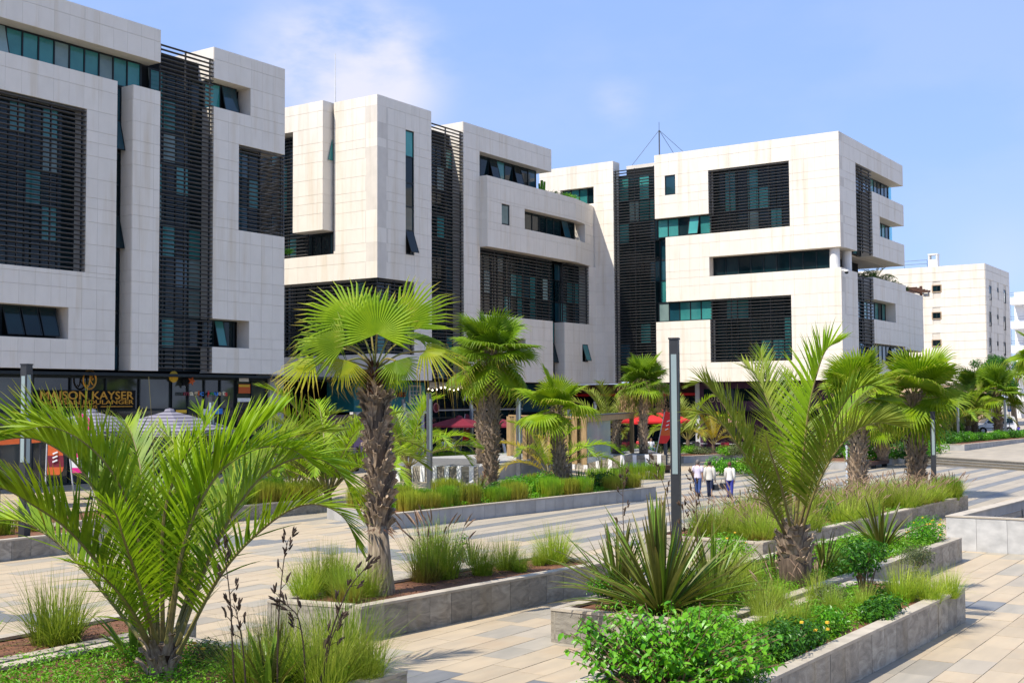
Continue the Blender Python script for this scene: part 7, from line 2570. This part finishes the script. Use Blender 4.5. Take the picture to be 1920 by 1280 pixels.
FR = radians(-62) - pi / 2 + pi / 2          # walking towards the right of the picture
FR = atan2(-.83, .56) - pi / 2
p = GD(834, 851, 94); p.z = 0
t, ar = person('person in a white T-shirt and black trousers walking past the cafe', p, FR, 1.74, 'white_cloth', 'black_leather', 'hair', .09, (.05, -.05), hairlen=.03)
hd = hand_at(p, FR, ar[1], 1.74)
bag('round straw bag carried by the person in the white T-shirt', hd - Vector((0, 0, .38)), FR, (.42, .16, .28), 'tan_leather', .12)
bp = thing('backpack', 'pale blue backpack on the back of the person in the white T-shirt', 'bag', p + Vector((-.56 * .16, .83 * .16, 1.02)), FR)
MB().lathe([(.10, 0), (.15, .06), (.15, .3), (.09, .42)], 10).build('pack', 'lavender_shirt', bp, org=(0, 0, 0))
MB().box(-.08, .08, -.19, -.13, .06, .22).build('pocket', 'blue_cloth', bp, org=(0, 0, 0))
p = GD(848, 851, 94.5); p.z = 0
person('long haired person in a lilac blouse drinking beside the black cafe', p, FR, 1.66, 'lavender_shirt', 'black_leather', 'hair', .07, (.03, -.03), long_sleeve=True, female=True, hairlen=.09, raise_arm=(1, (.05, .13, .80)))
p = GD(852, 851, 93); p.z = 0
person('child in a violet top and pale skirt with an outstretched arm', p, FR, 1.28, 'violet_cloth', 'skin', 'hair', .10, (.05, -.05), female=True, hairlen=.10, raise_arm=(1, (.12, .27, .62)), skirt='white_cloth')
p = GD(670, 862, 80); p.z = 0
person('person in dark patterned clothes standing by the childrens shop', p, FR + pi, 1.62, 'patterned_cloth', 'black_leather', 'hair', .02, (.02, .02), long_sleeve=True, coat=.10, female=True, hairlen=.04)
for px, dd, tp_, lb, lc, rz in ((1221, 93, 'white_cloth', 'seated guest in a white shirt under the red parasol', 'cafe chair under the guest in the white shirt', 2.4), (1198, 94, 'red_cloth', 'seated guest in red left of the palm with flower skirts', 'cafe chair under the guest in red', 1.2)):
    p = GD(px, 840, dd); p.z = .36
    person(lb, p, rz, 1.72, tp_, 'denim_blue', 'hair', 0, (.06, .06), sit=True)
    c_ = chair(lc, p.x - .0, p.y, rz + pi, 'maroon', None)
    c_.location.z = .36
MB_ = thing('service_counter', 'green edged counter behind the seated guests', 'counter', GD(1228, 842, 96) * 1.0, .4)
MB_.location.z = 0
MB().box(-1.6, 1.6, -.35, .35, 1.15, 1.25).build('counter_top', 'green_paint', MB_, org=(0, 0, 0))
MB().box(-1.5, 1.5, -.28, .28, 0, 1.15).build('counter_base', 'black', MB_, org=(0, 0, 0))

# ------------------------------------------------------------------ white van
flat('van_white', (0.78, 0.78, 0.78), 0.3, coat=.4); flat('tyre', (0.015, 0.015, 0.015), .8); flat('rim_grey', (0.4, 0.4, 0.42), .35, metal=.6); flat('tail_red', (0.45, 0.01, 0.01), .3); flat('bumper', (0.05, 0.05, 0.05))
p = GD(1861, 804, 133); p.z = tz(p.x, p.y)
van = thing('parked_van', 'small white van parked on the terrace behind the planter', 'van', p, atan2(-.83, .56))
prof = [(-2.12, .38), (-2.14, .62), (-2.02, .80), (-1.35, .98), (-1.18, 1.05), (-.62, 1.58), (-.35, 1.70), (.2, 1.76), (1.5, 1.78), (1.95, 1.74), (2.08, 1.25), (2.12, .75), (2.12, .42), (2.0, .28), (-2.0, .26)]


def hw(z):
    return .86 - (.16 * max(0, (z - .95) / .83)) - (.05 if z < .4 else 0)


m = MB()
n = len(prof)
vs = [(x, -hw(z), z) for x, z in prof] + [(x, hw(z), z) for x, z in prof]
m.add(vs, [tuple(range(n)), tuple(range(2 * n - 1, n - 1, -1))] + [(i, i + n, (i + 1) % n + n, (i + 1) % n) for i in range(n)])
m.build('body', 'van_white', van, org=(0, 0, 0))
for s in (-1, 1):
    def sidepoly(name, pts, mm, parent=van, off=.012):
        k = MB()
        k.add([(x, s * (hw(z) + off), z) for x, z in pts], [tuple(range(len(pts))) if s < 0 else tuple(range(len(pts) - 1, -1, -1))])
        return k.build(name, mm, parent, org=(0, 0, 0))
    sidepoly('front_side_window', [(-1.02, 1.07), (-.08, 1.07), (-.08, 1.62), (-.48, 1.58)], 'g_dark')
    sidepoly('middle_side_window', [(.02, 1.07), (.95, 1.07), (.95, 1.62), (.02, 1.63)], 'g_dark')
    sidepoly('rear_side_window', [(1.05, 1.07), (1.78, 1.10), (1.72, 1.58), (1.05, 1.61)], 'g_dark')
    d_ = sidepoly('door', [(-1.0, .42), (-.03, .42), (-.03, 1.05), (-1.05, 1.05)], 'van_white', off=.006)
    MB().box(-.22, -.08, s * .885 - .012, s * .885 + .012, .93, .97).build('handle', 'bumper', d_, org=(0, 0, 0))
    sidepoly('side_trim', [(-1.0, .52), (1.2, .52), (1.2, .6), (-1.0, .6)], 'bumper', off=.016)
    MB().obox((-.95, s * .95, 1.08), (.12, .16, .15)).build('wing_mirror', 'van_white', van, org=(0, 0, 0))
    MB().obox((-2.04, s * .62, .74), (.14, .3, .14), Matrix.Rotation(-.5, 3, 'Y')).build('headlight', 'lamp_glass', van, org=(0, 0, 0))
    MB().box(2.06, 2.13, s * .74 - .06, s * .74 + .06, .8, 1.25).build('tail_light', 'tail_red', van, org=(0, 0, 0))
    for x in (-1.32, 1.32):
        MB().tube([(x, s * .70, .31), (x, s * .875, .31)], .40, 20).build('wheel_arch', 'black', van, org=(0, 0, 0))
        w = thing_ = MB().tube([(x, s * .70, .31), (x, s * .885, .31)], .31, 20).build('tyre', 'tyre', van, org=(0, 0, 0))
        MB().tube([(x, s * .80, .31), (x, s * .895, .31)], .19, 14).build('rim', 'rim_grey', w, org=(0, 0, 0))
k = MB(); k.add([(-1.12, -.72, 1.10), (-1.12, .72, 1.10), (-.64, .62, 1.57), (-.64, -.62, 1.57)], [(0, 1, 2, 3)])
k.v = [(x - .02, y, z + .02) for x, y, z in k.v]
k.build('windscreen', 'g_dark', van, org=(0, 0, 0))
MB().box(-2.17, -2.1, -.7, .7, .3, .52).build('front_bumper', 'bumper', van, org=(0, 0, 0))
MB().box(2.1, 2.17, -.72, .72, .3, .52).build('rear_bumper', 'bumper', van, org=(0, 0, 0))

# scooter
p = GD(1917, 805, 122); p.z = tz(p.x, p.y)
sc = thing('motor_scooter', 'blue motor scooter parked under the leafy tree at the right edge', 'scooter', p, atan2(-.83, .56))
flat('scooter_blue', (0.06, 0.04, 0.42), .3)
for x in (-.62, .62):
    MB().tube([(x, -.06, .22), (x, .06, .22)], .22, 16).build('wheel', 'tyre', sc, org=(0, 0, 0))
m = MB(); m.add([(-.25, -.15, .28), (.75, -.15, .4), (.85, -.12, .72), (.15, -.15, .72), (-.05, -.15, .38), (-.25, .15, .28), (.75, .15, .4), (.85, .12, .72), (.15, .15, .72), (-.05, .15, .38)],
               [(0, 1, 2, 3, 4), (9, 8, 7, 6, 5), (0, 5, 6, 1), (1, 6, 7, 2), (2, 7, 8, 3), (3, 8, 9, 4), (4, 9, 5, 0)])
m.build('body', 'scooter_blue', sc, org=(0, 0, 0))
m = MB(); m.obox((-.45, 0, .65), (.1, .34, .75), Matrix.Rotation(.35, 3, 'Y')); m.build('leg_shield', 'scooter_blue', sc, org=(0, 0, 0))
MB().box(.1, .85, -.14, .14, .73, .82).build('seat', 'black', sc, org=(0, 0, 0))
m = MB(); m.tube([(-.62, 0, .22), (-.38, 0, 1.0)], .03, 6); m.tube([(-.34, -.33, 1.04), (-.36, 0, 1.0), (-.34, .33, 1.04)], .02, 6); m.build('handlebar', 'dark_metal', sc, org=(0, 0, 0))
MB().tube([(-.52, 0, .88), (-.58, 0, .88)], .08, 10).build('headlight', 'lamp_glass', sc, org=(0, 0, 0))

# blue street sign by the leafy tree
p = GD(1893, 806, 128); p.z = tz(p.x, p.y)
sn = thing('street_sign', 'small blue street sign on a post beside the leafy tree', 'sign', p, atan2(-.83, .56))
hh = GD(1893, 757, 128).z - p.z
MB().tube([(0, 0, 0), (0, 0, hh)], .04, 8).build('post', 'grey_metal', sn, org=(0, 0, 0))
MB().box(-.18, .18, -.03, -.041, hh - .75, hh).build('panel', 'blue_paint', sn, org=(0, 0, 0))
MB().box(-.08, .08, -.05, -.042, hh - .55, hh - .2).build('panel_mark', 'paper_white', sn, org=(0, 0, 0))

# members of a small group are told apart by their order across the picture
ORD = ('leftmost', 'second from the left', 'third from the left', 'fourth from the left', 'fifth from the left', 'sixth from the left', 'seventh from the left', 'eighth from the left', 'ninth from the left')
bpy.context.view_layer.update()
fam = {}
for o in bpy.data.objects:
    if o.parent is None and 'label' in o:
        fam.setdefault(o['label'], []).append(o)
for lb, os_ in fam.items():
    if 2 <= len(os_) <= 9:
        os_.sort(key=lambda o: proj(o.location)[0])
        for i, o in enumerate(os_):
            w = ORD[i] if i < len(os_) - 1 else 'rightmost'
            o['label'] = lb + ', ' + w
for o in list(bpy.data.objects):
    if '_org' in o:
        del o['_org']
